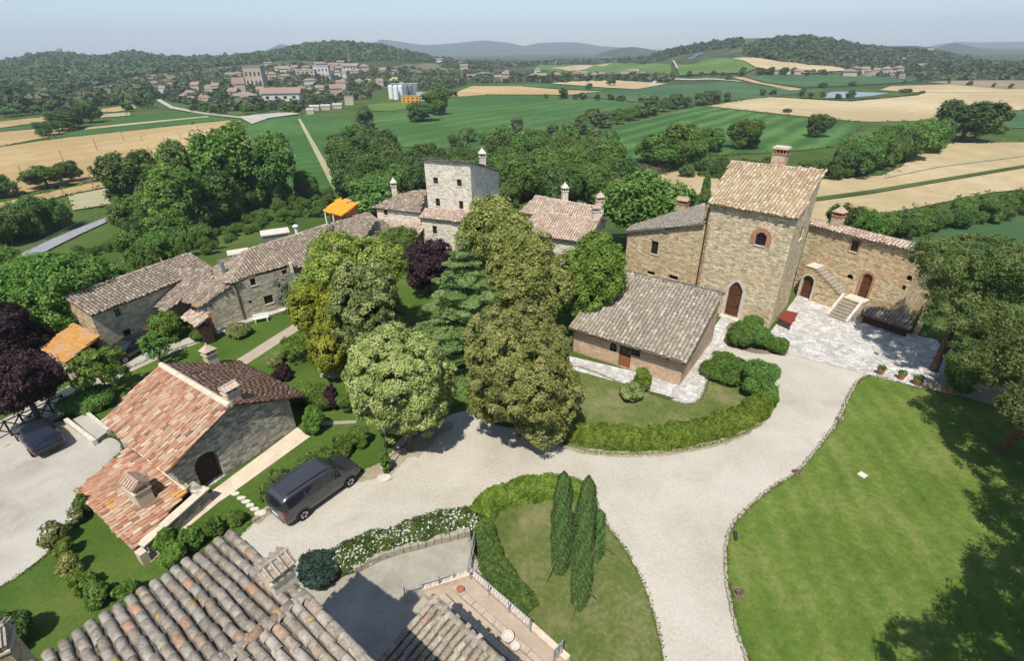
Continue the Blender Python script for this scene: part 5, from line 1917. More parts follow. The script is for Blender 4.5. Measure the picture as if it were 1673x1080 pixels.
def yard_walls():
    w = thing('stone_planter', 'low raised stone planter with pale gravel beside the parked dark sedan', 'planter')
    for a, b, th in (((111, 692), (158, 728), .25), ((143, 679), (180, 710), .22)):
        A, B = P(*a)[:2], P(*b)[:2]
        d = (B - A) / np.linalg.norm(B - A)
        n = np.array([-d[1], d[0]]) * th / 2
        m = MB()
        m.prism([A - n, B - n, B + n, A + n], -.1, .42)
        m.build('side_wall', 'pale_stone', w, uv=True)
    m = MB()
    m.prism([P(*q)[:2] for q in [(122, 690), (142, 681), (178, 710), (160, 724)]], -.05, .26)
    m.build('gravel_bed', 'pale_gravel', w)

    # curved retaining wall under the flowering hedge
    c = thing('curved_wall', 'low curved stone wall below the white flowering hedge round the courtyard', 'wall')
    line = smooth_loop([P(*p)[:2] for p in [(580, 936), (620, 915), (660, 902), (710, 889), (768, 874)]], .35, False)
    for i in range(len(line) - 1):
        d = line[i + 1] - line[i]
        m = MB()
        mid = (line[i] + line[i + 1]) / 2
        L = np.linalg.norm(d)
        rz = math.atan2(d[1], d[0])
        m.box((mid[0], mid[1], .2 + RNG.uniform(-.02, .02)), (L * .96, .3 + RNG.uniform(-.03, .03), .5), rz)
        m.build('stone', 'kerb_rock', c, bevel=.03)

    # raised terrace with its parapet
    t = thing('terrace', 'raised pink paved terrace beside the bottom outhouse', 'terrace')
    m = MB()
    pol = [P(*q, .35)[:2] for q in [(690, 966), (770, 941), (925, 1082), (960, 1120), (850, 1140), (800, 1085)]]
    m.prism(pol, -.3, .35)
    m.build('floor', 'pink_paving', t)
    for a, b in (((772, 941), (928, 1082)), ((690, 966), (772, 941))):
        A, B = P(*a, .35)[:2], P(*b, .35)[:2]
        d = (B - A) / np.linalg.norm(B - A)
        n = np.array([-d[1], d[0]]) * .14
        m = MB()
        m.prism([A - n, B - n, B + n, A + n], -.25, .62)
        m.build('parapet', 'paving_flat', t)

def terrace_bits():
    t = thing('stone_ledge', 'low inner stone ledge along the pink terrace beside the outhouse', 'wall')
    for a, b, h in (((722, 982), (868, 1112), .75), ((742, 962), (905, 1106), .52)):
        A, B = P(*a, .35)[:2], P(*b, .35)[:2]
        d = (B - A) / np.linalg.norm(B - A)
        n = np.array([-d[1], d[0]]) * .13
        k = 9
        for i in range(k):
            p, q = A + (B - A) * (i + .01) / k, A + (B - A) * (i + .97) / k
            m = MB()
            m.prism([p - n, q - n, q + n, p + n], .2, h + RNG.uniform(-.015, .015))
            m.build('stone', 'terrace_stone', t)
    for q, lab, r in (((752, 968), 'terracotta pot at the upper end of the terrace', .16), ((830, 1048), 'pale stone urn in the middle of the terrace', .24), ((842, 1062), 'small terracotta pot beside the pale urn on the terrace', .18)):
        c = P(*q, .36)
        o = thing('flower_pot', lab, 'pot', c)
        m = MB(); m.lathe((0, 0, 0), [(r * .6, 0), (r, r * 1.3), (r * 1.1, r * 1.35), (r * 1.1, r * 1.6), (r * .85, r * 1.6), (r * .8, r * 1.35)], 12)
        m.build('pot', 'pale_stone' if 'urn' in lab else 'terracotta', o)
plain_mat('terracotta', (.36, .15, .08), .9, .1, 0, .2, 6.0)
plain_mat('terrace_stone', (.44, .36, .275), .95, .1, 0, .2, 4.0)
terrace_bits()

def railing(name, label, pts, h=.95, z=0.0, gap=.16):
    r = thing(name, label, 'railing')
    for i in range(len(pts) - 1):
        A, B = np.array([*pts[i][:2], z]), np.array([*pts[i + 1][:2], z])
        L = np.linalg.norm(B - A)
        m = MB()
        U = np.array([0, 0, 1.0])
        m.bar(A + U * h, B + U * h, .028, 6)
        m.build('handrail', 'rail_metal', r)
        m = MB()
        m.bar(A + U * .15, B + U * .15, .02, 5)
        m.build('bottom_rail', 'rail_metal', r)
        n = max(2, int(L / 1.1))
        for k in range(n + 1):
            m = MB()
            q = A + (B - A) * k / n
            m.bar(q, q + U * (h + .06), .028, 6)
            m.build('post', 'rail_metal', r)
        m = MB()
        k = int(L / gap)
        for j in range(k):
            q = A + (B - A) * (j + .5) / k
            s = (B - A) / L * .06
            m.bar(q + U * .15 - s * (j % 2), q + U * h + s * (j % 2), .011, 4)
        o = m.build('balusters', 'rail_metal', r)
        o['kind'] = 'stuff'
plain_mat('rail_metal', (.36, .37, .385), .5, .5, .3, .15)
yard_walls()
railing('metal_railing', 'grey metal railing running from the flowering hedge to the courtyard corner', [P(776, 892), P(766, 948)])
railing('metal_railing', 'grey metal railing along the upper edge of the small terrace', [P(664, 985), P(720, 968), P(766, 950)], 1.0, .0)
railing('metal_railing', 'grey metal railing along the sloping terrace edge beside the clipped hedge', [P(768, 945, .6), P(866, 1032, .6)], .8, .6)
railing('metal_railing', 'short grey railing stub at the lower end of the terrace', [P(905, 1082, .6), P(918, 1068, .6)], .8, .6)

# wooden X-braced fence along the lane
def xfence():
    f = thing('wooden_fence', 'dark wooden fence with crossed braces along the lane behind the sedan', 'fence')
    A, B = P(-60, 746), P(110, 665)
    n = 7
    U = np.array([0, 0, 1.0])
    for k in range(n + 1):
        q = A + (B - A) * k / n
        m = MB(); m.bar(q, q + U * 1.1, .06, 6); m.build('post', 'dark_wood', f)
        if k < n:
            e = A + (B - A) * (k + 1) / n
            for a, b in ((q + U * 1.0, e + U * 1.0), (q + U * .12, e + U * .98), (q + U * .98, e + U * .12)):
                m = MB(); m.bar(a, b, .045, 6); m.build('rail', 'dark_wood', f)
xfence()

# lamp post with ivy, at the edge of the driveway
def lamp():
    l = thing('lamp_post', 'slender dark lamp post with a climber at its foot beside the driveway', 'lamp')
    q = P(637, 768)
    m = MB()
    m.bar(q, q + np.array([0, 0, 2.9]), .045, 8, .03)
    m.lathe(q, [(.14, 0), (.12, .12), (.06, .2)], 8)
    m.build('pole', 'dark_metal', l)
    m = MB()
    m.lathe(q + np.array([0, 0, 2.9]), [(.05, 0), (.11, .05), (.14, .3), (.17, .33), (.03, .45)], 8)
    m.build('lantern', 'grey_metal', l)
    s = thing('stone_block', 'rough pale stone block at the foot of the lamp post', 'stone')
    c = P(629, 783)
    m = MB()
    m.prism([(c[0] + .45 * math.cos(a) * RNG.uniform(.8, 1.1), c[1] + .35 * math.sin(a) * RNG.uniform(.8, 1.1)) for a in np.linspace(0, 5.5, 7)], -.05, .16)
    m.build('slab', 'pale_stone', s, bevel=.02)
    m = MB()
    m.box((c[0] - .1, c[1] + .55, .25), (.4, .35, .5), .4)
    m.build('upright', 'pale_stone', s, bevel=.03)
lamp()

# red table with benches on the patio
def red_table():
    t = thing('red_table', 'red slab topped table standing on the white patio near the tower', 'table')
    top = [P(*q, .78)[:2] for q in [(1272, 520), (1283, 507), (1304, 512), (1293, 530)]]
    m = MB()
    m.prism(top, .72, .82)
    m.build('table_top', 'red_paint', t, bevel=.015)
    c = np.mean(top, axis=0)
    for q in top:
        p = c + (q - c) * .8
        m = MB(); m.bar((*p, .0), (*p, .72), .04, 6); m.build('leg', 'dark_metal', t)
    m = MB()
    m.prism([c + (q - c) * .85 for q in top], .6, .715)
    m.build('apron', 'red_paint', t)
plain_mat('red_paint', (.20, .035, .028), .6, .3, 0, .15)
red_table()

def pots():
    P_ = [((1437, 612), 'terracotta pot with a small green plant nearest the driveway corner', .27), ((1471, 620), 'second terracotta pot along the patio edge holding a leafy plant', .27),
          ((1497, 629), 'wide terracotta pot with a tall grassy plant by the pine trunk', .32), ((1549, 641), 'dark small pot on bare soil under the umbrella pine', .24)]
    for (q, lab, r) in P_:
        c = P(*q)
        t = thing('flower_pot', lab, 'pot', c, group='flower pots along the patio edge')
        m = MB(); m.lathe((0, 0, 0), [(r * .65, 0), (r * .95, .42), (r * 1.05, .44), (r * 1.05, .52), (r * .85, .52), (r * .8, .44)], 12); m.build('pot', 'terracotta', t)
        k = 60
        d = RNG.normal(0, 1, (k, 3)); d[:, 2] = abs(d[:, 2]) * 1.1 + .3
        d /= np.linalg.norm(d, axis=1)[:, None]
        me = leaf_mesh('leaves', d * r * RNG.uniform(.6, 1.15, (k, 1)) + [0, 0, .5], d, .14, RNG, .5)
        link('leaves', me, 'leaf_mid', t)
    for (q, lab) in [((1373, 688), 'small wooden flower box sunk in the lawn edge, upper one'), ((1303, 775), 'small wooden flower box sunk in the lawn edge, middle one'), ((1206, 972), 'small flower box on the lawn edge near the bottom')]:
        c = P(*q)
        t = thing('flower_box', lab, 'planter', c, group='flower boxes along the lawn edge')
        m = MB()
        for s in (-1, 1):
            m.box((s * .24, 0, .09), (.04, .4, .18)); m.box((0, s * .2, .09), (.44, .036, .178))
        m.build('box', 'old_wood', t)
        m = MB(); m.box((0, 0, .06), (.43, .36, .1)); m.build('earth', 'soil', t)
        k = 24
        d = RNG.normal(0, 1, (k, 3)); d[:, 2] = abs(d[:, 2]) + .3
        d /= np.linalg.norm(d, axis=1)[:, None]
        link('leaves', leaf_mesh('leaves', d * .16 + [0, 0, .1], d, .1, RNG, .5), 'leaf_dry', t)
    c = P(1409, 777)
    m = MB(); m.box((c[0], c[1], .045), (.42, .42, .03), .5)
    tag(m.build('drain_cover', 'pale_stone'), 'square pale drain cover set in the middle of the front lawn', 'drain cover')
    c = P(1201, 878)
    m = MB(); m.box((c[0], c[1], .1), (.18, .5, .2), -.3)
    tag(m.build('garden_spotlight', 'dark_metal', bevel=.03), 'black low spotlight housing at the left edge of the front lawn', 'garden light')
    for q, lab in (((1252, 598), 'pair of low stone blocks, left one'), ((1263, 600), 'pair of low stone blocks, right one')):
        c = P(q[0], q[1] + 1)
        m = MB(); m.box((c[0], c[1], .09), (.34, .22, .2), -.3)
        tag(m.build('stone_block', 'brick', bevel=.02), lab + ' at the driveway bend by the round shrub', 'stone', 'stone blocks at the driveway bend')
    c = P(428, 526)
    b = thing('garden_bench', 'white garden bench on the pale pavement before the long farmhouse', 'bench', c, .45)
    m = MB(); m.box((0, 0, .45), (1.3, .36, .05)); m.build('seat', 'white_paint', b)
    for s in (-.5, .5):
        m = MB(); m.box((s, 0, .21), (.08, .38, .425)); m.build('leg', 'white_paint', b)
    m = MB(); m.box((0, .2, .7), (1.3, .04, .22)); m.build('backrest', 'white_paint', b)
    # wire frame pergola between the conifers and the pale oak
    g = thing('pergola', 'thin grey pergola frame between the conifers and the pale evergreen oak', 'pergola')
    Q = [P(*q, 2.2) for q in [(598, 570), (650, 535), (684, 540), (640, 575)]]
    for i in range(4):
        m = MB(); m.bar((*Q[i][:2], 0), Q[i], .04, 6); m.build('post', 'grey_metal', g)
        m = MB(); m.bar(Q[i], Q[(i + 1) % 4], .03, 6); m.build('beam', 'grey_metal', g)
    for k in (.3, .6):
        m = MB(); m.bar(Q[0] + (Q[1] - Q[0]) * k, Q[3] + (Q[2] - Q[3]) * k, .02, 5); m.build('beam', 'grey_metal', g)

# things behind the long farmhouse
def behind():
    t = thing('shed_hut', 'small pale metal hut with flat white roof behind the long farmhouse ridge', 'shed')
    q = T(452, 392)
    c = P(452, 392, 1.5)
    m = MB(); m.box((c[0], c[1], .4), (3.0, 2.0, 4.2), .45); m.build('wall', 'grey_metal', t)
    m = MB(); m.box((c[0], c[1], 2.56), (3.3, 2.3, .12), .45); m.build('roof', 'pale_stone', t)
    m = MB(); m.bar((c[0] + 2.3, c[1] + .9, 0), (c[0] + 2.3, c[1] + .9, 2.9), .2, 8); m.lathe((c[0] + 2.3, c[1] + .9, 2.9), [(.36, 0), (.36, .1), (.15, .25)], 8)
    tag(m.build('flue_stack', 'white_paint'), 'pale flue stack with a cap beside the small metal hut', 'chimney')
    t = thing('glass_frame', 'low white roofed lean-to behind the hip of the long farmhouse', 'shed')
    c = P(388, 408, 2.0)
    m = MB(); m.box((c[0], c[1], .4), (2.0, 1.5, 2.6), .5); m.build('wall', 'plaster', t)
    m = MB(); m.box((c[0], c[1], 1.77), (2.3, 1.8, .1), .5); m.build('roof', 'pale_stone', t)
behind()
# ------------------------------------------------------------------ leaves
leaf_mat('leaf_oak', [(.110, .148, .028), (.260, .295, .068), (.42, .42, .14)], .22)
leaf_mat('leaf_pale_oak', [(.130, .175, .040), (.30, .335, .095), (.47, .48, .19)], .22)
leaf_mat('leaf_oak_brown', [(.115, .150, .030), (.275, .310, .078), (.45, .44, .165)], .22)
leaf_mat('leaf_gold', [(.125, .165, .014), (.265, .305, .026), (.42, .44, .055)], .25)
leaf_mat('leaf_golden_green', [(.105, .145, .020), (.230, .265, .042), (.38, .39, .085)], .25)
leaf_mat('leaf_grey_green', [(.070, .105, .026), (.200, .235, .065), (.40, .40, .16)], .2)
leaf_mat('leaf_cedar', [(.070, .150, .034), (.155, .270, .070), (.26, .38, .12)], .15)
leaf_mat('leaf_cypress', [(.036, .082, .018), (.078, .138, .034), (.130, .185, .058)], .12)
leaf_mat('leaf_green', [(.055, .118, .015), (.118, .198, .030), (.205, .285, .060)], .3)
leaf_mat('leaf_bright', [(.082, .150, .016), (.160, .245, .034), (.26, .34, .068)], .35)
leaf_mat('leaf_mid', [(.055, .118, .018), (.122, .208, .038), (.21, .295, .072)], .28)
leaf_mat('leaf_dark', [(.038, .086, .016), (.084, .150, .031), (.145, .215, .058)], .25)
leaf_mat('leaf_hedge', [(.078, .150, .014), (.170, .270, .030), (.285, .375, .065)], .3)
leaf_mat('leaf_hedge_dark', [(.042, .090, .015), (.092, .160, .030), (.165, .235, .052)], .25)
leaf_mat('leaf_plum', [(.016, .008, .010), (.038, .018, .022), (.085, .042, .044)], .2, .05)
leaf_mat('leaf_olive', [(0.091, 0.117, 0.072), (0.182, 0.208, 0.143), (0.312, 0.332, 0.240)], .2)
leaf_mat('leaf_pine', [(.060, .105, .022), (.120, .178, .042), (.21, .26, .080)], .15)
leaf_mat('leaf_spruce', [(.016, .036, .024), (.035, .064, .045), (.07, .105, .08)], .15)
leaf_mat('leaf_dry', [(.10, .10, .05), (.20, .18, .09), (.30, .26, .14)], .2)
leaf_mat('leaf_willow', [(.075, .125, .038), (.150, .210, .075), (.24, .29, .125)], .28)
leaf_mat('petal_white', [(.48, .49, .38), (.62, .62, .53), (.72, .72, .66)], .25, .03)
leaf_mat('leaf_reed', [(.15, .14, .08), (.24, .22, .13), (.34, .31, .20)], .25)
plain_mat('bark', (.11, .085, .06), .95, .05, 0, .3, 4.0)
plain_mat('bark_pine', (.135, .085, .055), .95, .05, 0, .35, 5.0)
plain_mat('bark_pale', (.30, .26, .20), .95, .05, 0, .3, 4.0)

def leaf_mesh(name, pts, nrm, size, rng, jit=.7, rnd=None, aspect=.62, droop=0.0):
    """one pointed leaf at each point, facing roughly along its normal"""
    n = len(pts)
    N = nrm + rng.normal(0, jit, (n, 3))
    N /= np.linalg.norm(N, axis=1)[:, None] + 1e-9
    A = rng.normal(0, 1, (n, 3))
    if droop:
        A = A * (1 - droop) + np.array([0, 0, -droop * 2])
    A -= N * (A * N).sum(1)[:, None]
    A /= np.linalg.norm(A, axis=1)[:, None] + 1e-9
    B = np.cross(N, A)
    s = size * rng.uniform(.65, 1.4, (n, 1))
    V = np.stack([pts - A * s * .7 - B * s * aspect, pts - A * s * .7 + B * s * aspect, pts + A * s * 1.25], 1).reshape(-1, 3)
    F = np.arange(3 * n).reshape(n, 3)
    if rnd is None:
        rnd = rng.random(n)
    return np_mesh(name, V, F, rnd=np.clip(rnd, 0, 1))

def crown_points(lobes, clumps, per, cr, rng, low=-.75, inner=.18, up=.25):
    """clumps on the skins of the lobes (x, y, z, rx, ry, rz); leaves scattered in each clump"""
    L = np.array(lobes, float)
    area = (L[:, 3] * L[:, 4] + L[:, 3] * L[:, 5] + L[:, 4] * L[:, 5])
    pick = rng.choice(len(L), int(clumps * 1.7), p=area / area.sum())
    d = rng.normal(0, 1, (len(pick), 3))
    d /= np.linalg.norm(d, axis=1)[:, None]
    keep = d[:, 2] > low
    d, pick = d[keep], pick[keep]
    rad = np.where(rng.random(len(d)) < inner, rng.uniform(.35, .8, len(d)), rng.uniform(.80, 1.06, len(d)) + (rng.random(len(d)) < .2) * rng.uniform(.0, .28, len(d)))
    c = L[pick, :3] + d * L[pick, 3:] * rad[:, None]
    # drop clumps buried inside other lobes
    ok = np.ones(len(c), bool)
    for k in range(len(L)):
        q = (((c - L[k, :3]) / L[k, 3:]) ** 2).sum(1)
        ok &= (q > .62) | (rng.random(len(c)) < .12) | (pick == k)
    c, d, pick = c[ok][:clumps], d[ok][:clumps], pick[ok][:clumps]
    nrm = d / L[pick, 3:]
    nrm /= np.linalg.norm(nrm, axis=1)[:, None]
    n = len(c)
    off = rng.normal(0, 1, (n, per, 3))
    off /= np.linalg.norm(off, axis=2)[..., None] + 1e-9
    off *= (rng.random((n, per, 1)) ** .5) * cr * rng.uniform(.6, 1.4, (n, 1, 1))
    flat = (off * nrm[:, None]).sum(2)[..., None] * nrm[:, None] * .45
    pts = (c[:, None] + off - flat).reshape(-1, 3)
    on = off / (np.linalg.norm(off, axis=2)[..., None] + 1e-9)
    N = (nrm[:, None] * .55 + on * .65 + np.array([0, 0, up])).reshape(-1, 3)
    tone = np.repeat(rng.random(n), per) * .6 + rng.random(n * per) * .4
    return pts, N, tone

def limbs(mb, base, top, lobes, r, rng, n=6):
    base, top = np.asarray(base, float), np.asarray(top, float)
    mid = (base + top) / 2 + np.array([rng.normal(0, .12), rng.normal(0, .12), 0])
    mb.bar(base, mid, r, 8, r * .8)
    mb.bar(mid, top, r * .8, 7, r * .35)
    for k in range(n):
        lb = lobes[k % len(lobes)]
        t = rng.uniform(.35, .95)
        s = base + (top - base) * t if t > .5 else mid
        e = np.array(lb[:3]) + rng.normal(0, .45, 3) * np.array(lb[3:])
        w = (s + e) / 2 + rng.normal(0, .15, 3)
        mb.bar(s, w, r * .42, 5, r * .26)
        mb.bar(w, e, r * .26, 4, r * .08)

def make_tree(name, label, cat, loc, lobes, mat, clumps, per, leaf, cr, trunk_r=.2, trunk_top=None, seed=1, bark='bark', group=None, low=-.75, inner=.18, jit=.7, up=.25, parts=('trunk', 'crown'), nl=7):
    rng = np.random.default_rng(seed)
    t = thing(name, label, cat, loc, 0, group)
    pts, N, tone = crown_points(lobes, clumps, per, cr, rng, low, inner, up)
    link(parts[1], leaf_mesh(parts[1], pts, N, leaf, rng, jit, tone), mat, t)
    if trunk_r:
        m = MB()
        zt = trunk_top or max(l[2] + l[5] * .5 for l in lobes)
        limbs(m, (0, 0, -.4), (0, 0, zt), lobes, trunk_r, rng, nl)
        link(parts[0], m.mesh(parts[0]), bark, t)
    return t

def blob(R, H, zc, rng, n=7, spread=.55, size=.55, squash=1.0):
    """a main body and smaller lobes round it"""
    out = [(0, 0, zc, R * .70, R * .70, H * .5 * .80)]
    for k in range(n):
        a = 6.283 * k / n + rng.uniform(-.3, .3)
        z = zc + H * .5 * rng.uniform(-.55, .6)
        w = math.sqrt(max(.1, 1 - ((z - zc) / (H * .5)) ** 2))
        k_ = rng.uniform(.62, 1.12)
        out.append((R * spread * 1.1 * w * math.cos(a), R * spread * 1.1 * w * math.sin(a), z, R * size * k_, R * size * k_, H * .5 * size * k_ * rng.uniform(.75, 1.05) * squash))
    out.append((rng.normal(0, .15) * R, rng.normal(0, .15) * R, zc + H * .3, R * .5, R * .5, H * .22))
    return out

def metres(base, px):
    return px * project(base)[2] / FOC

def near_tree(name, label, base_px, top_y, width_px, mat, seed, leaf=.13, clumps=700, per=42, skirt=.25, z=None, base=None, trunk_r=.2, bark='bark', cat='tree', group=None, cr=None, wide=1.0, n=13, jit=.5, low=-.75, inner=.18):
    rng = np.random.default_rng(seed)
    b = T(*base_px) if base is None else np.asarray(base, float)
    Ht = height_at(b, top_y)
    R = metres(b + [0, 0, Ht * .6], width_px) / 2
    z0 = Ht * skirt
    lob = blob(R, Ht - z0, (Ht + z0) / 2, rng, n)
    per, leaf = int(per * 1.9), leaf * .84
    print('%-16s at %.1f %.1f height %.1f radius %.1f' % (name, b[0], b[1], Ht, R))
    return make_tree(name, label, cat, b, lob, mat, clumps, per, leaf, cr or R * .2, trunk_r, Ht * .75, seed, bark, group, jit=jit, low=low, inner=inner, up=.45)

# ------------------------------------------------------------------ trees of the garden
near_tree('oak_tree', 'pale olive green evergreen oak beside the driveway and lamp post', (668, 735), 546, 152, 'leaf_pale_oak', 1, .088, 1300, 56, .08, cr=.33, inner=.12)
near_tree('oak_tree', 'brownish evergreen oak at the driveway edge left of the low cottage', (850, 712), 509, 176, 'leaf_oak_brown', 2, .088, 1500, 56, .06, cr=.34, inner=.12)
near_tree('oak_tree', 'tall evergreen oak with yellowish crown directly before the pale tower house', (818, 505), 326, 126, 'leaf_oak', 3, .13, 900, 42, .25, cr=.6)
near_tree('oak_tree', 'evergreen oak behind the cedar in the middle of the garden', (862, 560), 386, 128, 'leaf_oak', 4, .12, 900, 42, .15, cr=.5)
near_tree('leafy_tree', 'bright green leafy tree touching the left end of the cottage roof', (962, 545), 400, 100, 'leaf_bright', 5, .13, 700, 42, .2, cr=.5)
near_tree('golden_cypress', 'bright golden cypress at the left of the conifer group', (550, 608), 478, 90, 'leaf_gold', 6, .11, 700, 46, .02, cr=.32, n=5, jit=.5)
near_tree('golden_cypress', 'tall rounded golden conifer at the back of the conifer group', (588, 560), 388, 168, 'leaf_golden_green', 7, .12, 1100, 46, .08, cr=.5)
near_tree('grey_conifer', 'grey green conifer with cream tips at the front of the conifer group', (614, 602), 430, 116, 'leaf_grey_green', 8, .11, 900, 46, .05, cr=.4)
near_tree('plum_tree', 'dark purple plum tree below the pale tower house', (704, 482), 402, 74, 'leaf_plum', 9, .13, 420, 40, .15, cr=.5)
near_tree('stone_pine', 'small umbrella shaped green pine in front of the columned porch', (656, 440), 378, 64, 'leaf_mid', 10, .14, 300, 40, .3, cr=.5, bark='bark_pine')
near_tree('olive_tree', 'silvery olive tree beside the long farmhouse pavement', (492, 510), 450, 58, 'leaf_olive', 11, .10, 260, 34, .25, cr=.4, bark='bark_pale')
near_tree('plum_tree', 'large dark purple plum tree at the left picture edge', (38, 612), 500, 98, 'leaf_plum', 12, .13, 430, 42, .15, cr=.5)
near_tree('plum_tree', 'dark purple plum tree over the wooden fence behind the sedan', (68, 690), 592, 102, 'leaf_plum', 13, .12, 430, 42, .25, cr=.45)
near_tree('leafy_tree', 'broad bright green leafy tree behind the left end of the farmhouse', (105, 545), 428, 190, 'leaf_green', 14, .16, 1000, 42, .1, cr=.7)
near_tree('young_tree', 'young bright green tree on the grass between lane and gabled house', (180, 648), 580, 72, 'leaf_bright', 15, .10, 130, 30, .3, cr=.35, trunk_r=.07)
near_tree('young_tree', 'thin young green tree beside the dark car by the farmhouse', (268, 594), 546, 46, 'leaf_green', 16, .10, 75, 26, .35, cr=.3, trunk_r=.06)
near_tree('young_tree', 'small yellowish young tree at the end of the brick path', (492, 590), 548, 44, 'leaf_bright', 17, .09, 70, 26, .2, cr=.3, trunk_r=.05)
near_tree('climbing_vine', 'bright green climber growing over the arch of the low stone house', (280, 556), 512, 40, 'leaf_bright', 18, .11, 220, 30, .0, cr=.3, trunk_r=.05, cat='climber')

def cedar():
    rng = np.random.default_rng(21)
    b = T(768, 600)
    H = height_at(b, 388)
    t = thing('cedar_tree', 'blue green cedar with layered drooping branches in the middle of the garden', 'tree', b)
    m = MB()
    m.bar((0, 0, -.4), (0, 0, H * .55), .28, 9, .18)
    m.bar((0, 0, H * .55), (0, 0, H), .18, 7, .02)
    P0, N0, T0 = [], [], []
    z = H * .05
    while z < H * .985:
        f = z / H
        R = metres(b + [0, 0, z], 98) * (1 - f) ** .68 * (1 + .12 * math.sin(f * 40)) + .15
        nb = max(5, int(11 * (1 - f) + 5))
        a0 = rng.uniform(0, 6.28)
        for k in range(nb):
            a = a0 + 6.283 * k / nb + rng.normal(0, .14)
            Lr = R * rng.uniform(.55, 1.18)
            dr = rng.uniform(.0, .24)
            tip = np.array([Lr * math.cos(a), Lr * math.sin(a), z + Lr * (.10 - dr * 1.3)])
            m.bar((0, 0, z), tip, .05, 4, .012)
            n = int(230 * Lr) + 24
            s = rng.uniform(.12, 1.04, n) ** .8
            wid = (.34 * Lr + .14) * np.sin(np.clip(s, 0, 1) * 2.6 + .35).clip(.12)
            lat = rng.uniform(-1, 1, n) * wid
            p = np.stack([math.cos(a) * s * Lr - math.sin(a) * lat, math.sin(a) * s * Lr + math.cos(a) * lat, z + s * (tip[2] - z) - .22 * np.abs(lat) * 1.0 - .18 * np.clip(s - .75, 0, 1) * Lr + rng.normal(0, .035, n)], 1)
            P0.append(p)
            N0.append(np.tile([math.cos(a) * .25, math.sin(a) * .25, 1.0], (n, 1)))
            T0.append(np.full(n, rng.random() * .5) + rng.random(n) * .3 + .2 * s)
        z += H * .062 * rng.uniform(.75, 1.25)
    link('trunk', m.mesh('trunk'), 'bark', t)
    link('crown', leaf_mesh('crown', np.concatenate(P0), np.concatenate(N0), .085, rng, .4, np.concatenate(T0), .4), 'leaf_cedar', t)
cedar()

def cypress(base_px, top_y, w_px, label, seed, dens=26000, wob=.12):
    rng = np.random.default_rng(seed)
    b = P(*base_px)
    H = height_at(b, top_y)
    R = metres(b + [0, 0, H * .5], w_px) / 2 * .93
    t = thing('cypress_tree', label, 'tree', b, 0, 'staked cypresses on the island lawn')
    n = dens
    f = rng.random(n) ** .9
    a = rng.uniform(0, 6.283, n)
    prof = np.interp(f, [0, .04, .18, .5, .8, .94, 1], [.5, .82, 1.0, 1.0, .86, .62, .12])
    r = R * prof * (1 + wob * np.sin(a * 3 + f * 9) + wob * .8 * np.sin(a * 7 - f * 23) + .05 * np.sin(a * 13 + f * 90)) * rng.uniform(.74, 1.10, n)
    pts = np.stack([r * np.cos(a), r * np.sin(a), .08 + f * (H - .08)], 1)
    N = np.stack([np.cos(a), np.sin(a), np.full(n, .35)], 1)
    tone = np.clip(.5 + .3 * np.sin(a * 9 + f * 31) * np.sin(f * 60 + a * 4) + rng.normal(0, .2, n), 0, 1)
    link('crown', leaf_mesh('crown', pts, N, .055, rng, .35, tone, .4, .75), 'leaf_cypress', t)
    m = MB(); m.bar((0, 0, -.2), (0, 0, H * .8), .08, 6, .02)
    link('trunk', m.mesh('trunk'), 'bark', t)
    for k in range(3):
        a = 6.283 * k / 3 + rng.uniform(-.3, .3)
        m = MB(); m.bar((1.05 * math.cos(a), 1.05 * math.sin(a), 0), (.08 * math.cos(a), .08 * math.sin(a), 1.7), .024, 6)
        link('stake', m.mesh('stake'), 'old_wood', t)
cypress((914, 934), 772, 32, 'dense cypress standing left of the tallest one on the island lawn', 31)
cypress((945, 992), 779, 34, 'tallest cypress, nearest the bottom of the island lawn', 32, 30000)
cypress((973, 916), 834, 20, 'small ragged cypress behind the tallest one on the island lawn', 33, 6000, .3)

# umbrella pines on the right
def umbrella_pine(label, base, cen, R, Hc, seed, n=9, clumps=650, low=-.55):
    rng = np.random.default_rng(seed)
    t = thing('umbrella_pine', label, 'tree', base)
    c = np.array(cen) - np.array(base)
    lob = []
    for k in range(n):
        a = 6.283 * k / n + rng.uniform(-.3, .3)
        rr = R * rng.uniform(.35, .72)
        lob.append((c[0] + rr * math.cos(a), c[1] + rr * math.sin(a), c[2] + Hc * rng.uniform(-.5, .45), R * rng.uniform(.30, .46), R * rng.uniform(.30, .46), Hc * rng.uniform(.26, .40)))
    lob.append((c[0], c[1], c[2] + Hc * .35, R * .6, R * .6, Hc * .4))
    pts, N, tone = crown_points(lob, clumps, 80, .5, rng, low, .2, .55)
    link('crown', leaf_mesh('crown', pts, N, .11, rng, .7, tone, .3), 'leaf_pine', t)
    m = MB()
    k1 = np.array([c[0] * .25, c[1] * .25, c[2] * .55])
    m.bar((0, 0, -.3), k1, .30, 10, .24)
    m.bar(k1, (c[0] * .8, c[1] * .8, c[2] + Hc * .1), .24, 8, .12)
    for lb in lob:
        w = (k1 + np.array(lb[:3])) / 2 + np.array([0, 0, .3])
        m.bar(k1 + (np.array(c) * [.8, .8, 1] - k1) * rng.uniform(.1, .8), w, .11, 5, .07)
        m.bar(w, lb[:3], .07, 5, .02)
    link('trunk', m.mesh('trunk'), 'bark_pine', t)
umbrella_pine('broad umbrella pine leaning over the end of the right farmhouse', P(1525, 606), (33.0, 33.9, 7.1), 4.2, 4.2, 41, n=14, clumps=760, low=-.6)
umbrella_pine('lower umbrella pine with a pale trunk behind the bare soil at the right', P(1604, 622), P(1668, 575, 4.2), 3.7, 3.6, 42, n=11, clumps=520, low=-.7)
umbrella_pine('pine trunk at the right edge of the front lawn with its crown out of view', P(1636, 738), P(1790, 620, 6.5), 4.6, 3.6, 43)
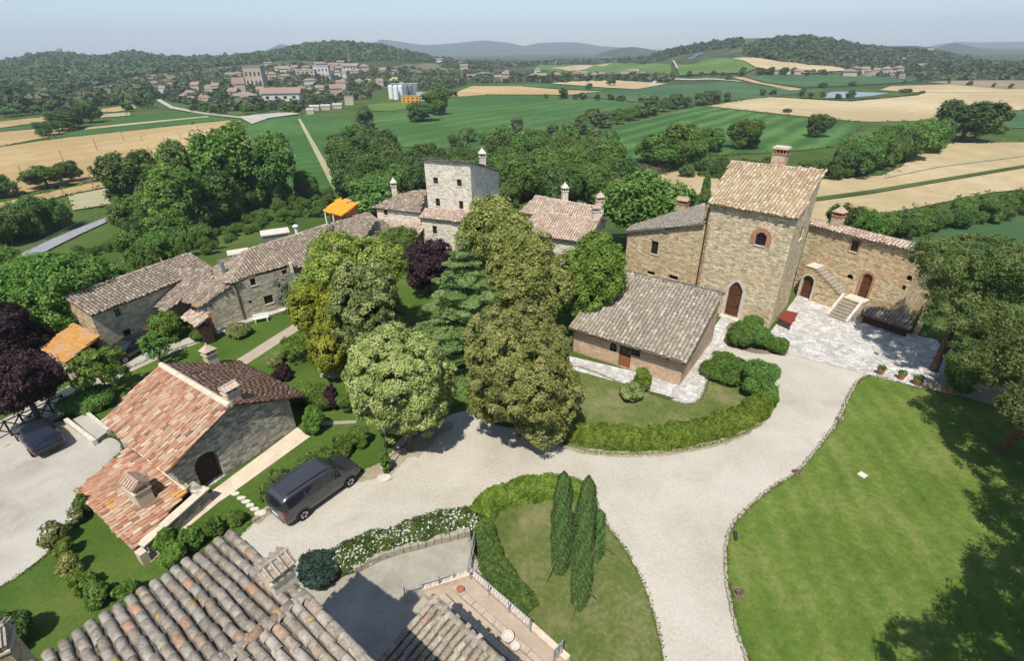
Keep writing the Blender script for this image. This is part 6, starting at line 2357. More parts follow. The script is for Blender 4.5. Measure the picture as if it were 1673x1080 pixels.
for k, (q, lab) in enumerate([((1725, 745), 'pine beyond the right edge shading the upper lawn'), ((1728, 850), 'pine beyond the right edge shading the middle of the lawn'), ((1740, 1010), 'pine beyond the right edge shading the lower lawn'), ((1715, 1170), 'pine beyond the bottom right corner')]):
    sh = P(*q)
    c = np.array([sh[0] - 1.35, sh[1] - 3.7, 6.8])
    x, y, d = project(c)
    print(lab, 'crown edge at', x - 4.2 / d * FOC, y)
    umbrella_pine(lab, np.array([c[0] + .8, c[1], 0]), c, 4.2, 4.6, 44 + k, clumps=420)

# ------------------------------------------------------------------ hedges and shrubs
def hedge(name, label, pxs, w, h, mat, seed, dens=900, leaf=.07, flowers=0, wob=.12):
    rng = np.random.default_rng(seed)
    line = np.array(smooth_loop([P(*q)[:2] for q in pxs], .2, False))
    seg = np.linalg.norm(np.diff(line, axis=0), axis=1)
    L = seg.sum()
    n = int(L * dens)
    s = rng.uniform(0, len(line) - 1.001, n)
    i = s.astype(int)
    f = (s - i)[:, None]
    c = line[i] * (1 - f) + line[i + 1] * f
    d = line[i + 1] - line[i]
    d /= np.linalg.norm(d, axis=1)[:, None] + 1e-9
    nn = np.stack([-d[:, 1], d[:, 0]], 1)
    a = rng.uniform(-.25, math.pi + .25, n)
    endf = np.clip(np.minimum(s, len(line) - 1 - s) * .2 / .6, .25, 1) ** .5
    tb = rng.random((4096, 2))
    cell = (np.floor(s * .7 + a * .9).astype(int) * 31 + np.floor(a * 3.3 + s * .23).astype(int) * 7 + np.floor(s * .31).astype(int) * 113) % 4096
    lump = 1 + .6 * wob * np.sin(s * .37 + seed) + .5 * wob * np.sin(s * .83 + a * 2) + 1.3 * wob * (tb[cell, 0] - .5)
    ca, sa = np.cos(a), np.sin(a)
    k = (np.abs(ca) ** 3.2 + np.abs(sa) ** 3.2) ** (-1 / 3.2) * lump * rng.uniform(.8, 1.04, n)
    y = w / 2 * ca * k * (.75 + .25 * endf)
    z = np.clip(h * sa * k * endf, .02, None)
    pts = np.column_stack([c + nn * y[:, None], z])
    N = np.column_stack([nn * ca[:, None], sa + .25])
    tone = np.clip(tb[cell, 1] * .6 + rng.random(n) * .4, 0, 1)
    t = thing(name, label, 'hedge', (*line[len(line) // 2], 0))
    base = np.array(t.location)
    link('foliage', leaf_mesh('foliage', pts - base, N, leaf, rng, .85, tone), mat, t)
    m = MB()
    for k in range(0, len(line) - 1, 3):
        q = line[k] - base[:2]
        m.bar((*q, -.05), (q[0] + .1, q[1], h * .7), .03, 4, .012)
        m.bar((*q, .1), (q[0] - .2, q[1] + .15, h * .75), .02, 4, .01)
    o = link('stems', m.mesh('stems'), 'bark', t)
    o['kind'] = 'stuff'
    if flowers:
        k = rng.choice(n, int(L * flowers))
        k = k[(sa[k] > .1)]
        keep = (np.sin(s[k] * .8) * np.sin(s[k] * .31 + a[k] * 2) + rng.normal(0, .5, len(k))) > -.25
        k = k[keep]
        o = link('flowers', leaf_mesh('flowers', pts[k] - base + N[k] * .05, N[k] + [0, 0, .4], .052, rng, .3, None, .9), 'petal_white', t)
        o['kind'] = 'stuff'
    return t
hedge('hedge', 'long curved bright green hedge sweeping round the cottage lawn', [(905, 700), (935, 712), (985, 721), (1060, 724), (1130, 714), (1190, 697), (1232, 675), (1252, 652)], 1.55, 1.05, 'leaf_hedge', 51, 6500, .052)
hedge('hedge', 'clipped green hedge round the top of the island lawn', [(785, 850), (800, 828), (845, 812), (900, 803), (950, 808)], 1.35, .95, 'leaf_hedge', 52, 6500, .05)
hedge('hedge', 'darker green hedge running down beside the terrace railing', [(790, 862), (797, 895), (808, 930), (835, 968), (868, 1002)], 1.1, .85, 'leaf_hedge_dark', 53, 5600, .048)
hedge('hedge', 'hedge covered with white flowers between driveway and courtyard', [(512, 948), (560, 922), (600, 904), (650, 886), (710, 868), (778, 850)], 1.45, .8, 'leaf_hedge_dark', 54, 5600, .05, 330, .12)

def shrub(label, base_px, w_px, h_px, mat, seed, name='shrub', group=None, leaf=.06, flowers=None, n=5, dens=1.0):
    rng = np.random.default_rng(seed)
    b = T(*base_px)
    R = max(.18, metres(b, w_px) / 2)
    H = max(.3, height_at(b, base_px[1] - h_px))
    lob = blob(R, H, H * .5, rng, n, .5, .6)
    vol = (R * R * 4 + R * H * 6)
    cl = max(24, int(46 * vol * dens))
    t = make_tree(name, label, 'shrub', b, lob, mat, cl, 58, leaf * .95, max(.1, R * .22), 0, None, seed, group=group, parts=('stems', 'foliage'), low=-.95)
    m = MB()
    for k in range(5):
        a = k * 1.26
        m.bar((0, 0, -.05), (R * .5 * math.cos(a), R * .5 * math.sin(a), H * .7), .025, 4, .008)
    link('stems', m.mesh('stems'), 'bark', t)
    if flowers:
        k = 60
        d = rng.normal(0, 1, (k, 3)); d[:, 2] = abs(d[:, 2]); d /= np.linalg.norm(d, axis=1)[:, None]
        o = link('flowers', leaf_mesh('flowers', d * [R, R, H * .5] * 1.05 + [0, 0, H * .5], d, .06, rng, .3, None, .9), flowers, t)
        o['kind'] = 'stuff'
    return t
S = shrub
S('clipped egg shaped bright green topiary bush on the cottage lawn', (1048, 639), 32, 36, 'leaf_hedge', 60, 'topiary_bush', n=0)
S('loose grey green shrub in front of the egg shaped topiary', (1030, 654), 34, 20, 'leaf_grey_green', 61)
S('spreading green shrub at the corner of the cottage pavement', (1181, 616), 60, 28, 'leaf_green', 62)
S('rounded dark green shrub at the driveway bend', (1237, 645), 56, 46, 'leaf_mid', 63)
S('small shrub below the rounded one at the end of the curved hedge', (1254, 664), 26, 24, 'leaf_mid', 64)
S('dense green bush beside the arched tower door', (1203, 564), 38, 38, 'leaf_mid', 65)
S('thin pale leafed bush against the tower base', (1229, 545), 30, 26, 'leaf_bright', 66, dens=.5)
S('dark green bush in the middle of the flower bed at the tower', (1240, 564), 44, 28, 'leaf_mid', 67)
S('low green bush at the right tip of the flower bed at the tower', (1268, 575), 30, 20, 'leaf_green', 68)
S('dark blue green shrub at the near end of the flowering hedge', (520, 946), 60, 26, 'leaf_spruce', 69)
S('round bright green bush behind the corner of the gabled house', (515, 706), 36, 38, 'leaf_green', 70)
S('leafy green bush right of the gabled house roof', (504, 658), 44, 30, 'leaf_bright', 71)
S('green bush between the round bush and the pale oak', (530, 664), 40, 28, 'leaf_green', 72)
S('dark purple shrub among the green bushes', (546, 666), 24, 34, 'leaf_plum', 73)
S('small green bush under the pale evergreen oak, left side', (570, 672), 30, 26, 'leaf_green', 74)
S('dark purple shrub alone on the garden grass', (463, 620), 28, 18, 'leaf_plum', 75)
S('low grey shrub on the garden grass near the brick path', (452, 592), 30, 14, 'leaf_grey_green', 76)
S('small leafy bush on the grass slope by the garden path', (563, 740), 32, 24, 'leaf_green', 77)
S('small leafy bush nearest the lamp post', (590, 726), 32, 26, 'leaf_green', 78)
S('green bush behind the bonnet of the grey van', (532, 757), 40, 20, 'leaf_mid', 79)
S('green bush behind the roof of the grey van', (506, 770), 40, 24, 'leaf_mid', 80)
S('dark green bush beside the grey van rear', (462, 796), 34, 28, 'leaf_mid', 81)
S('small green bush next to the stepping stones', (440, 816), 26, 22, 'leaf_mid', 82)
S('round green bush at the near corner of the lean-to', (282, 900), 37, 32, 'leaf_green', 83)
S('bright green bush partly hidden by the near tiled roof', (288, 922), 37, 27, 'leaf_bright', 84)
S('dark green shrub between the lean-to and the near roof', (322, 892), 30, 26, 'leaf_mid', 85)
S('green shrub above the near tiled roof', (352, 874), 27, 24, 'leaf_green', 86)
S('small green bush at the far end of the near roof', (390, 856), 26, 19, 'leaf_green', 87)
S('white flowering shrub at the edge of the parking yard', (96, 888), 35, 32, 'leaf_grey_green', 88, flowers='petal_white')
S('small white flowering shrub beside the lean-to', (128, 856), 21, 20, 'leaf_grey_green', 89, flowers='petal_white')
S('green shrub hugging the left wall of the lean-to', (143, 836), 21, 26, 'leaf_green', 90)
S('green shrub below the white flowering shrub', (112, 908), 27, 22, 'leaf_bright', 91)
S('reddish brown shrub in the left lawn border', (122, 936), 32, 26, 'leaf_oak_brown', 92)
S('bright green shrub in the middle of the left lawn border', (143, 962), 32, 26, 'leaf_bright', 93)
S('dull green shrub low in the left lawn border', (166, 986), 37, 27, 'leaf_mid', 94)
S('leafy green shrub at the end of the left lawn border', (216, 976), 34, 22, 'leaf_green', 95)
S('dark bush at the bottom left corner beside the brick chimney', (32, 1052), 60, 40, 'leaf_dark', 96)
S('ivy bush around the foot of the lamp post', (632, 772), 16, 34, 'leaf_hedge_dark', 97)
S('small green bush against the farmhouse front by the porch', (330, 556), 26, 20, 'leaf_mid', 98)
S('small grey green bush on the strip before the hipped farmhouse', (392, 548), 34, 18, 'leaf_grey_green', 99)
S('weeds growing on the pink roof behind the oaks', (948, 356), 20, 12, 'leaf_hedge', 100)
S('green bush beside the open shed', (112, 618), 26, 24, 'leaf_grey_green', 101)
S('dark bush under the young tree by the lane', (150, 664), 60, 24, 'leaf_mid', 102)
pots()

def grass_edges():
    rng = np.random.default_rng(5)
    V, R = [], []
    for o in list(bpy.data.objects):
        if o.name.split('.')[0] not in ('front_lawn', 'island_lawn', 'cottage_lawn', 'garden_lawn'):
            continue
        me = o.data
        co = np.array([v.co[:] for v in me.vertices])
        cnt = {}
        for p in me.polygons:
            for e in p.edge_keys:
                cnt[e] = cnt.get(e, 0) + 1
        for (a, b), k in cnt.items():
            if k != 1:
                continue
            L = np.linalg.norm(co[b] - co[a])
            n = int(L * 90)
            t = rng.random((n, 1))
            p = co[a] + (co[b] - co[a]) * t + np.column_stack([rng.normal(0, .07, (n, 2)), np.zeros(n)])
            V.append(p)
    p = np.concatenate(V)
    n = len(p)
    h = rng.uniform(.03, .10, (n, 1))
    d = rng.normal(0, 1, (n, 3)) * [1, 1, 0]
    d /= np.linalg.norm(d, axis=1)[:, None]
    w = .035
    T_ = p + [0, 0, 1] * h + d[:, [1, 0, 2]] * h * .6
    W_ = np.stack([p - d * w, p + d * w, T_], 1).reshape(-1, 3)
    o = link('grass_tufts', np_mesh('grass_tufts', W_, np.arange(3 * n).reshape(n, 3), rnd=rng.random(n)), 'leaf_grass')
    tag(o, 'ragged grass tufts along the lawn edges', 'grass', None, 'stuff')
leaf_mat('leaf_grass', [(.055, .100, .016), (.105, .150, .028), (.20, .21, .07)], .25)
grass_edges()
# ------------------------------------------------------------------ trees of the valley: a few patterns, copied
def pattern(name, kind, mat, seed, leaf, clumps, per, big=False):
    """a pattern tree ten metres tall: (crown mesh, trunk mesh)"""
    rng = np.random.default_rng(seed)
    if kind == 'broad':
        lob = blob(4.0, 9.0, 5.4, rng, 8, .58, .56)
    elif kind == 'tall':
        lob = [(0, 0, 5.0, 1.6, 1.6, 4.4)] + [(rng.normal(0, .7), rng.normal(0, .7), rng.uniform(2.5, 8.2), rng.uniform(.9, 1.4), rng.uniform(.9, 1.4), rng.uniform(1.4, 2.2)) for _ in range(8)]
    elif kind == 'plume':
        lob = [(0, 0, 4.6, 2.2, 2.2, 4.0)] + [(3.0 * math.cos(q) * rng.uniform(.5, 1), 3.0 * math.sin(q) * rng.uniform(.5, 1), rng.uniform(3.4, 7.0), rng.uniform(.9, 1.5), rng.uniform(.9, 1.5), rng.uniform(1.8, 2.9)) for q in np.linspace(0, 6.28, 13)]
    elif kind == 'bush':
        lob = blob(5.5, 10.0, 4.6, rng, 7, .55, .55)
    else:
        lob = blob(4.6, 9.4, 5.0, rng, 10, .62, .5)
    pts, N, tone = crown_points(lob, clumps, per, 1.0 if kind != 'tall' else .75, rng, -.8, .15, .45)
    cm = leaf_mesh('crown', pts, N, leaf, rng, .55, tone)
    cm.materials.append(MATS[mat])
    m = MB()
    limbs(m, (0, 0, -1.0), (0, 0, 8.5), lob, .32, rng, 6)
    tm = m.mesh('trunk')
    tm.materials.append(MATS['bark'])
    return cm, tm

PAT = {}
_k = 200
for kind, mats in (('broad', ('leaf_green', 'leaf_mid', 'leaf_dark')), ('wide', ('leaf_mid', 'leaf_dark')), ('plume', ('leaf_green', 'leaf_mid', 'leaf_dark')), ('tall', ('leaf_mid', 'leaf_willow')), ('bush', ('leaf_mid', 'leaf_green', 'leaf_dark'))):
    for mt in mats:
        for var in range(2):
            _k += 1
            PAT.setdefault((kind, mt), []).append(pattern('tree', kind, mt, _k, .25, 260, 44))
FAR = {}
for kind, mt in (('broad', 'leaf_mid'), ('broad', 'leaf_dark'), ('tall', 'leaf_mid'), ('bush', 'leaf_mid'), ('bush', 'leaf_dark')):
    _k += 1
    FAR[(kind, mt)] = [pattern('tree', kind, mt, _k, .7, 60, 18)]
NTREE = [0]
TR = np.random.default_rng(77)

def put_tree(loc, height, kind, mat, name, label, group, width=None, far=False):
    src = FAR if far else PAT
    if (kind, mat) not in src:
        mat = [k for k in src if k[0] == kind][0][1] if [k for k in src if k[0] == kind] else 'leaf_mid'
        if (kind, mat) not in src:
            kind = 'broad'
    cm, tm = src[(kind, mat)][TR.integers(len(src[(kind, mat)]))]
    s = height / 9.8
    sx = s if width is None else width / (8.6 if kind in ('broad', 'wide', 'plume') else 4.4 if kind == 'tall' else 11.0)
    rz = TR.uniform(0, 6.28)
    NTREE[0] += 1
    if far:
        o = bpy.data.objects.new(name, cm)
        COL.objects.link(o)
        tag(o, label, 'tree' if kind != 'bush' else 'bush', group)
        o.location = loc
        o.scale = (sx, sx, s)
        o.rotation_euler = (0, 0, rz)
        return o
    t = thing(name, label, 'tree' if kind != 'bush' else 'bush', loc, rz, group)
    t.scale = (sx, sx, s)
    for nm, me in (('crown', cm), ('trunk' if kind != 'bush' else 'stems', tm)):
        o = bpy.data.objects.new(nm, me)
        COL.objects.link(o)
        o.parent = t
    return t

def tree_px(x, yb, yt, w, kind, mat, name, label, group, far=False):
    b = T(x, yb)
    h = height_at(b, yt)
    return put_tree(b, max(h, .8), kind, mat, name, label, group, metres(b + [0, 0, h * .5], w), far)

# trees one can point at
for a in [
    (300, 345, 224, 96, 'plume', 'leaf_mid', 'tall leafy tree in the left grove, its left shoulder'),
    (385, 340, 199, 124, 'plume', 'leaf_green', 'tallest spreading tree of the left grove'),
    (455, 335, 214, 90, 'plume', 'leaf_mid', 'broad tree at the right end of the left grove'),
    (238, 352, 256, 84, 'broad', 'leaf_dark', 'dark rounded tree at the left end of the left grove'),
    (300, 385, 275, 106, 'broad', 'leaf_green', 'bright green tree in front of the left grove'),
    (225, 385, 322, 70, 'plume', 'leaf_mid', 'low spreading tree beside the end of the grey road'),
    (352, 365, 288, 80, 'broad', 'leaf_dark', 'dark round tree in front of the left grove'),
    (262, 300 + 75, 312, 60, 'broad', 'leaf_mid', 'small tree tucked into the front of the left grove'),
    (285, 408, 348, 70, 'broad', 'leaf_green', 'light green tree above the farmhouse ridge'),
    (1570, 230, 161, 98, 'plume', 'leaf_dark', 'great dark round tree at the end of the right hedgerow'),
    (1215, 243, 195, 50, 'broad', 'leaf_green', 'lone round tree in the green field left of centre'),
    (1335, 224, 187, 36, 'broad', 'leaf_dark', 'lone dark tree in the green field beside the hedgerow'),
    (1108, 276, 203, 58, 'broad', 'leaf_green', 'bright tall tree at the near edge of the striped field'),
    (1072, 276, 218, 66, 'broad', 'leaf_green', 'leafy tree left of the bright tall tree by the striped field'),
    (1135, 280, 228, 44, 'broad', 'leaf_mid', 'small tree right of the bright tall tree by the striped field'),
    (1160, 248, 209, 38, 'broad', 'leaf_green', 'small bright tree standing before the lone round tree'),
    (1050, 405, 288, 118, 'wide', 'leaf_green', 'big rounded tree between the long house and the stone wing'),
    (612, 348, 291, 84, 'broad', 'leaf_mid', 'round tree behind the orange roofed outbuilding'),
    (78, 307, 272, 54, 'broad', 'leaf_mid', 'double crowned tree on the wheat field edge'),
    (119, 297, 266, 34, 'broad', 'leaf_dark', 'small round tree beside the double crowned one'),
    (4, 322, 288, 44, 'broad', 'leaf_dark', 'dark tree cut by the left picture edge'),
    (76, 222, 200, 30, 'broad', 'leaf_dark', 'flat topped tree left of three in the wheat'),
    (104, 214, 184, 40, 'broad', 'leaf_dark', 'middle tree of three in the wheat'),
    (122, 209, 177, 34, 'broad', 'leaf_dark', 'taller right tree of three in the wheat'),
    (150, 200, 169, 36, 'broad', 'leaf_dark', 'dark tree behind the three in the wheat'),
    (600, 213, 170, 24, 'tall', 'leaf_willow', 'yellowish slim tree by the sports pitch'),
    (690, 198, 167, 44, 'broad', 'leaf_dark', 'dark tree in the field below the white silos'),
    (718, 188, 143, 30, 'tall', 'leaf_mid', 'tall tree right of the white silos'),
    (1147, 345, 286, 14, 'tall', 'leaf_dark', 'thin dark tree above the left wing chimney'),
]:
    tree_px(*a[:6], 'field_tree', a[6], None)

def inside_poly_points(poly, n, rng):
    xs, ys = [q[0] for q in poly], [q[1] for q in poly]
    out = []
    while len(out) < n:
        x, y = rng.uniform(min(xs), max(xs)), rng.uniform(min(ys), max(ys))
        if inside(poly, x, y):
            out.append((x, y))
    return out

LOOK = {'broad': 'round', 'plume': 'billowing', 'wide': 'spreading', 'tall': 'slim upright', 'bush': 'low domed'}
TONE = {'leaf_mid': 'mid green', 'leaf_dark': 'dark green', 'leaf_green': 'bright green', 'leaf_willow': 'grey green'}
MARKS = [(-200, 'at the left picture edge'), (45, 'above the near end of the grey road'), (110, 'above the middle of the grey road'), (165, 'where the grey road ends'), (225, 'left of the grove'), (290, 'above the left farmhouse ridge'), (360, 'above the hip of the long farmhouse'), (430, 'behind the small metal hut'),
         (490, 'behind the middle of the long farmhouse'), (540, 'beside the orange roofed outbuilding'), (585, 'behind the orange roofed outbuilding'), (640, 'behind the columned porch house'), (690, 'left of the pale tower'), (740, 'right behind the pale tower'), (790, 'behind the pale tower chimney'), (835, 'right of the pale tower'),
         (880, 'behind the pink roof ridge'), (930, 'behind the pink roof chimneys'), (985, 'right of the pink roof'), (1040, 'by the dry reeds'), (1100, 'behind the stone wing chimney'), (1170, 'left of the tall tower roof'), (1240, 'above the tall tower roof'), (1300, 'above the tall tower chimney'), (1350, 'right of the tall tower roof'), (1400, 'behind the right farmhouse chimney'),
         (1450, 'above the right farmhouse roof'), (1500, 'above the right end of the farmhouse roof'), (1560, 'above the umbrella pine'), (1620, 'right of the umbrella pine crown'), (1690, 'at the right picture edge')]
def describe(b, h, kd, mt, hmid, group):
    x = project(b)[0]
    mk = min(MARKS, key=lambda q: abs(q[0] - x))[1]
    return '%s %s %s %s %s' % ('taller' if h > hmid else 'smaller', LOOK[kd], TONE[mt], 'bush' if kd == 'bush' else 'tree', mk)

def grove(poly, n, hmin, hmax, kinds, name, label, group, gap=3.0, wk=(.75, 1.05)):
    done = []
    tries = 0
    while len(done) < n and tries < n * 12:
        tries += 1
        x, y = inside_poly_points(poly, 1, TR)[0]
        b = T(x, y)
        if any((b[0] - q[0]) ** 2 + (b[1] - q[1]) ** 2 < gap * gap for q in done):
            continue
        done.append(b)
        h = TR.uniform(hmin, hmax)
        kd, mt = kinds[TR.integers(len(kinds))]
        w = None if kd == 'tall' else h * TR.uniform(*wk)
        put_tree(b, h, kd, mt, name, describe(b, h, kd, mt, (hmin + hmax) / 2, group), group, w)

BR = [('broad', 'leaf_mid'), ('plume', 'leaf_mid'), ('plume', 'leaf_dark'), ('wide', 'leaf_dark'), ('plume', 'leaf_green')]
grove([(545, 318), (575, 292), (640, 284), (760, 280), (1000, 288), (1025, 305), (1005, 345), (870, 345), (820, 318), (700, 322), (600, 345)], 62, 7.5, 11.5, BR + [('tall', 'leaf_mid'), ('broad', 'leaf_mid')], 'woodland_tree', 'leafy tree in the wood behind the hamlet', 'trees of the wood behind the hamlet', 4.0)
grove([(545, 268), (600, 258), (660, 262), (640, 276), (560, 285)], 8, 9, 13, BR, 'woodland_tree', 'leafy tree in the wood behind the hamlet', 'trees of the wood behind the hamlet', 5.0)
grove([(740, 262), (860, 258), (1000, 262), (1015, 275), (900, 276), (760, 276)], 16, 9, 13, [('tall', 'leaf_willow'), ('broad', 'leaf_mid'), ('tall', 'leaf_mid'), ('wide', 'leaf_mid')], 'woodland_tree', 'tree along the far side of the wood behind the hamlet', 'trees along the far side of the wood', 4.0)
grove([(205, 395), (200, 350), (300, 348), (420, 342), (505, 318), (515, 335), (430, 352), (340, 380), (270, 405)], 16, 5, 9, BR, 'grove_tree', 'undergrowth tree in the left grove', 'smaller trees of the left grove', 3.0)
grove([(-60, 404), (-60, 382), (0, 384), (60, 378), (120, 364), (150, 350), (146, 356), (110, 372), (50, 394), (0, 404)], 15, 6, 8.5, BR, 'roadside_tree', 'leafy tree in the row along the grey road', 'trees along the grey road', 2.6)
grove([(350, 385), (420, 352), (520, 330), (540, 345), (500, 362), (430, 378), (370, 398)], 34, 1.4, 2.8, [('bush', 'leaf_green'), ('bush', 'leaf_green'), ('bush', 'leaf_mid')], 'bramble_bush', 'bramble bush on the slope behind the long farmhouse', 'brambles behind the long farmhouse', 1.6, (1.0, 1.5))
grove([(430, 340), (500, 312), (545, 318), (540, 340), (480, 345)], 14, 2.0, 3.6, [('bush', 'leaf_green'), ('bush', 'leaf_mid')], 'bramble_bush', 'bramble bush on the slope behind the long farmhouse', 'brambles behind the long farmhouse', 2.2, (.9, 1.3))
grove([(205, 430), (250, 415), (340, 402), (350, 415), (300, 432), (235, 448)], 12, 2.2, 4.0, [('bush', 'leaf_mid'), ('bush', 'leaf_dark'), ('broad', 'leaf_mid')], 'meadow_bush', 'dark bush on the meadow above the left farmhouse', 'bushes on the meadow', 2.0)
grove([(130, 415), (200, 395), (230, 392), (225, 402), (150, 425)], 9, 1.0, 2.0, [('bush', 'leaf_mid'), ('bush', 'leaf_green')], 'meadow_bush', 'low bush between the grey road and the meadow', 'low bushes along the meadow', 1.5, (1.0, 1.6))
grove([(0, 455), (10, 425), (30, 432), (40, 462), (10, 475)], 4, 3, 5, BR, 'roadside_tree', 'dark tree at the near end of the grey road', 'trees at the near end of the road', 2.5)
grove([(640, 368), (740, 300), (820, 300), (860, 325), (850, 345), (780, 330), (700, 330)], 6, 5, 8, BR, 'woodland_tree', 'leafy tree close behind the pale tower house', 'trees close behind the tower', 3.5)
grove([(1010, 360), (1030, 335), (1130, 340), (1160, 352), (1100, 375), (1040, 372)], 9, 4, 7, [('broad', 'leaf_mid'), ('broad', 'leaf_green'), ('bush', 'leaf_mid')], 'hedgerow_tree', 'leafy tree behind the low stone wing', 'trees behind the stone wing', 3.0)
grove([(1110, 290), (1170, 278), (1360, 280), (1410, 288), (1380, 298), (1200, 296), (1120, 302)], 26, 3.2, 5.5, [('bush', 'leaf_dark'), ('bush', 'leaf_mid'), ('broad', 'leaf_mid')], 'hedgerow_bush', 'dark bush in the thick hedge below the striped field', 'hedge below the striped field', 3.0, (1.0, 1.3))
grove([(1340, 288), (1400, 268), (1440, 248), (1490, 232), (1520, 225), (1535, 240), (1490, 262), (1440, 280), (1390, 292)], 34, 7, 12, BR + [('tall', 'leaf_mid')], 'hedgerow_tree', 'leafy tree in the wide hedgerow on the right', 'trees of the wide right hedgerow', 4.0)
grove([(1345, 395), (1420, 380), (1500, 372), (1590, 352), (1700, 332), (1700, 352), (1600, 368), (1500, 388), (1400, 402)], 34, 3.2, 5.4, BR + [('bush', 'leaf_green'), ('broad', 'leaf_green')], 'hedgerow_tree', 'leafy tree in the belt behind the right farmhouse', 'tree belt behind the right farmhouse', 3.0)
grove([(1560, 640), (1640, 600), (1700, 620), (1700, 560), (1620, 560), (1560, 600)], 9, 1.6, 3.2, [('bush', 'leaf_green'), ('bush', 'leaf_mid')], 'garden_bush', 'leafy bush under the pines at the right edge', 'bushes under the pines', 1.6)
# hedgerow between the green fields, then single field trees
for x, yb, h, w in [(882, 238, 26, 26), (905, 232, 30, 24), (930, 226, 26, 26), (948, 220, 34, 22), (968, 214, 38, 26), (988, 209, 28, 24), (1008, 203, 26, 24), (1030, 197, 22, 24), (1048, 192, 36, 26), (1066, 188, 34, 24), (1084, 182, 22, 20), (1104, 178, 26, 22), (1122, 176, 20, 18), (1143, 172, 22, 18), (1155, 171, 24, 18), (1168, 170, 24, 16), (1188, 166, 16, 12), (765, 232, 24, 26), (742, 240, 20, 20), (845, 226, 34, 22), (820, 232, 26, 22), (792, 236, 22, 20)]:
    kd = 'tall' if h > w * 1.1 else 'broad'
    tree_px(x, yb, yb - h, w, kd, 'leaf_mid' if kd == 'broad' else 'leaf_willow', 'hedgerow_tree', '%s %s tree in the hedgerow between the green fields' % ('tall' if h > 30 else 'low' if h < 22 else 'middling', 'slim grey green' if kd == 'tall' else 'round green'), 'hedgerow between the green fields')
FM = [(20, 180, 'at the far left of the valley'), (60, 185, 'left of the three trees in the wheat'), (100, 178, 'behind the three trees in the wheat'), (150, 170, 'beyond the three trees in the wheat'), (200, 168, 'below the left hill'), (235, 178, 'beside the small left wheat patch'), (330, 183, 'by the village lane'), (365, 187, 'at the bend of the village lane'), (410, 186, 'by the pale village yard'), (475, 184, 'before the long red roofed hall'), (705, 172, 'right of the sports pitch'), (735, 159, 'beside the far wheat field'), (895, 162, 'in the middle green field'), (945, 163, 'in the row across the middle fields'), (1005, 165, 'at the right end of the field row'), (965, 146, 'on the far wheat edge'), (1000, 140, 'standing alone before the far farms'),
      (1250, 156, 'left of the pond'), (1320, 158, 'at the left bank of the pond'), (1355, 161, 'at the near bank of the pond'), (1388, 162, 'reflected in the pond'), (1130, 125, 'under the light green hill field'), (1175, 126, 'along the lane below the hill field'), (1215, 124, 'beside the tan strip below the right hill'), (1270, 122, 'before the far low farm'), (1330, 124, 'left of the far farm cluster'), (1344, 143, 'in the bluish crop above the pond'), (1393, 140, 'on the field edge above the pond'), (1490, 134, 'right of the far farm cluster'), (1550, 138, 'on the ploughed field, left'), (1600, 141, 'on the ploughed field, middle'), (1650, 145, 'on the ploughed field, right'), (1492, 152, 'at the right tip of the pond bank'), (1630, 218, 'right of the great dark tree'), (1285, 184, 'on the wheat edge behind the striped field')]
def far_label(x, y, w, h):
    mk = min(FM, key=lambda q: abs(q[0] - x) + 2 * abs(q[1] - y))[2]
    return '%s distant %s tree %s' % ('slim' if h >= w * 1.25 else 'wide' if w > 15 else 'small', 'dark green' if (int(x) + int(y)) % 3 else 'mid green', mk)
FT = ''
for x, yb, h, w in [(920, 162, 19, 15), (892, 161, 8, 8), (940, 163, 9, 9), (951, 163, 12, 14), (975, 164, 11, 10), (998, 164, 11, 12), (1015, 165, 9, 16), (962, 146, 10, 11), (999, 140, 18, 15), (1245, 157, 13, 9), (1262, 155, 9, 12), (1310, 157, 14, 9), (1324, 160, 10, 8), (1344, 160, 10, 9), (1369, 162, 9, 11), (1388, 162, 16, 14), (1190, 131, 10, 10), (1180, 125, 8, 9), (1165, 124, 9, 10), (1125, 125, 9, 9), (1145, 125, 8, 8), (1212, 124, 15, 11), (1240, 122, 13, 16), (1258, 123, 14, 12), (1280, 122, 12, 14), (1318, 124, 7, 7), (1348, 123, 6, 8), (1344, 143, 8, 14), (1393, 140, 8, 14), (1478, 136, 6, 6), (1503, 133, 8, 9), (1549, 137, 6, 5), (1583, 140, 8, 9), (1622, 143, 8, 5), (1650, 145, 9, 6), (1480, 152, 8, 20), (1505, 153, 5, 10), (1630, 218, 14, 24), (1285, 184, 7, 14), (210, 182, 14, 16), (228, 175, 20, 14), (245, 176, 18, 16), (20, 190, 16, 30), (38, 188, 18, 24), (60, 186, 14, 24), (92, 180, 16, 26), (130, 172, 20, 20), (165, 172, 16, 18), (185, 168, 14, 18), (205, 165, 12, 14), (318, 182, 12, 16), (335, 184, 12, 14), (352, 186, 14, 16), (366, 188, 12, 14), (402, 186, 18, 16), (425, 183, 18, 16), (470, 184, 16, 30), (485, 185, 14, 16), (700, 176, 26, 20), (712, 168, 18, 18), (728, 160, 20, 18), (740, 158, 10, 16)]:
    tree_px(x, yb, yb - h, w, 'broad' if h < w * 1.25 else 'tall', 'leaf_dark' if (x + yb) % 3 else 'leaf_mid', 'field_tree', far_label(x, yb, w, h), 'scattered trees on the valley fields', True)
print('trees', NTREE[0])

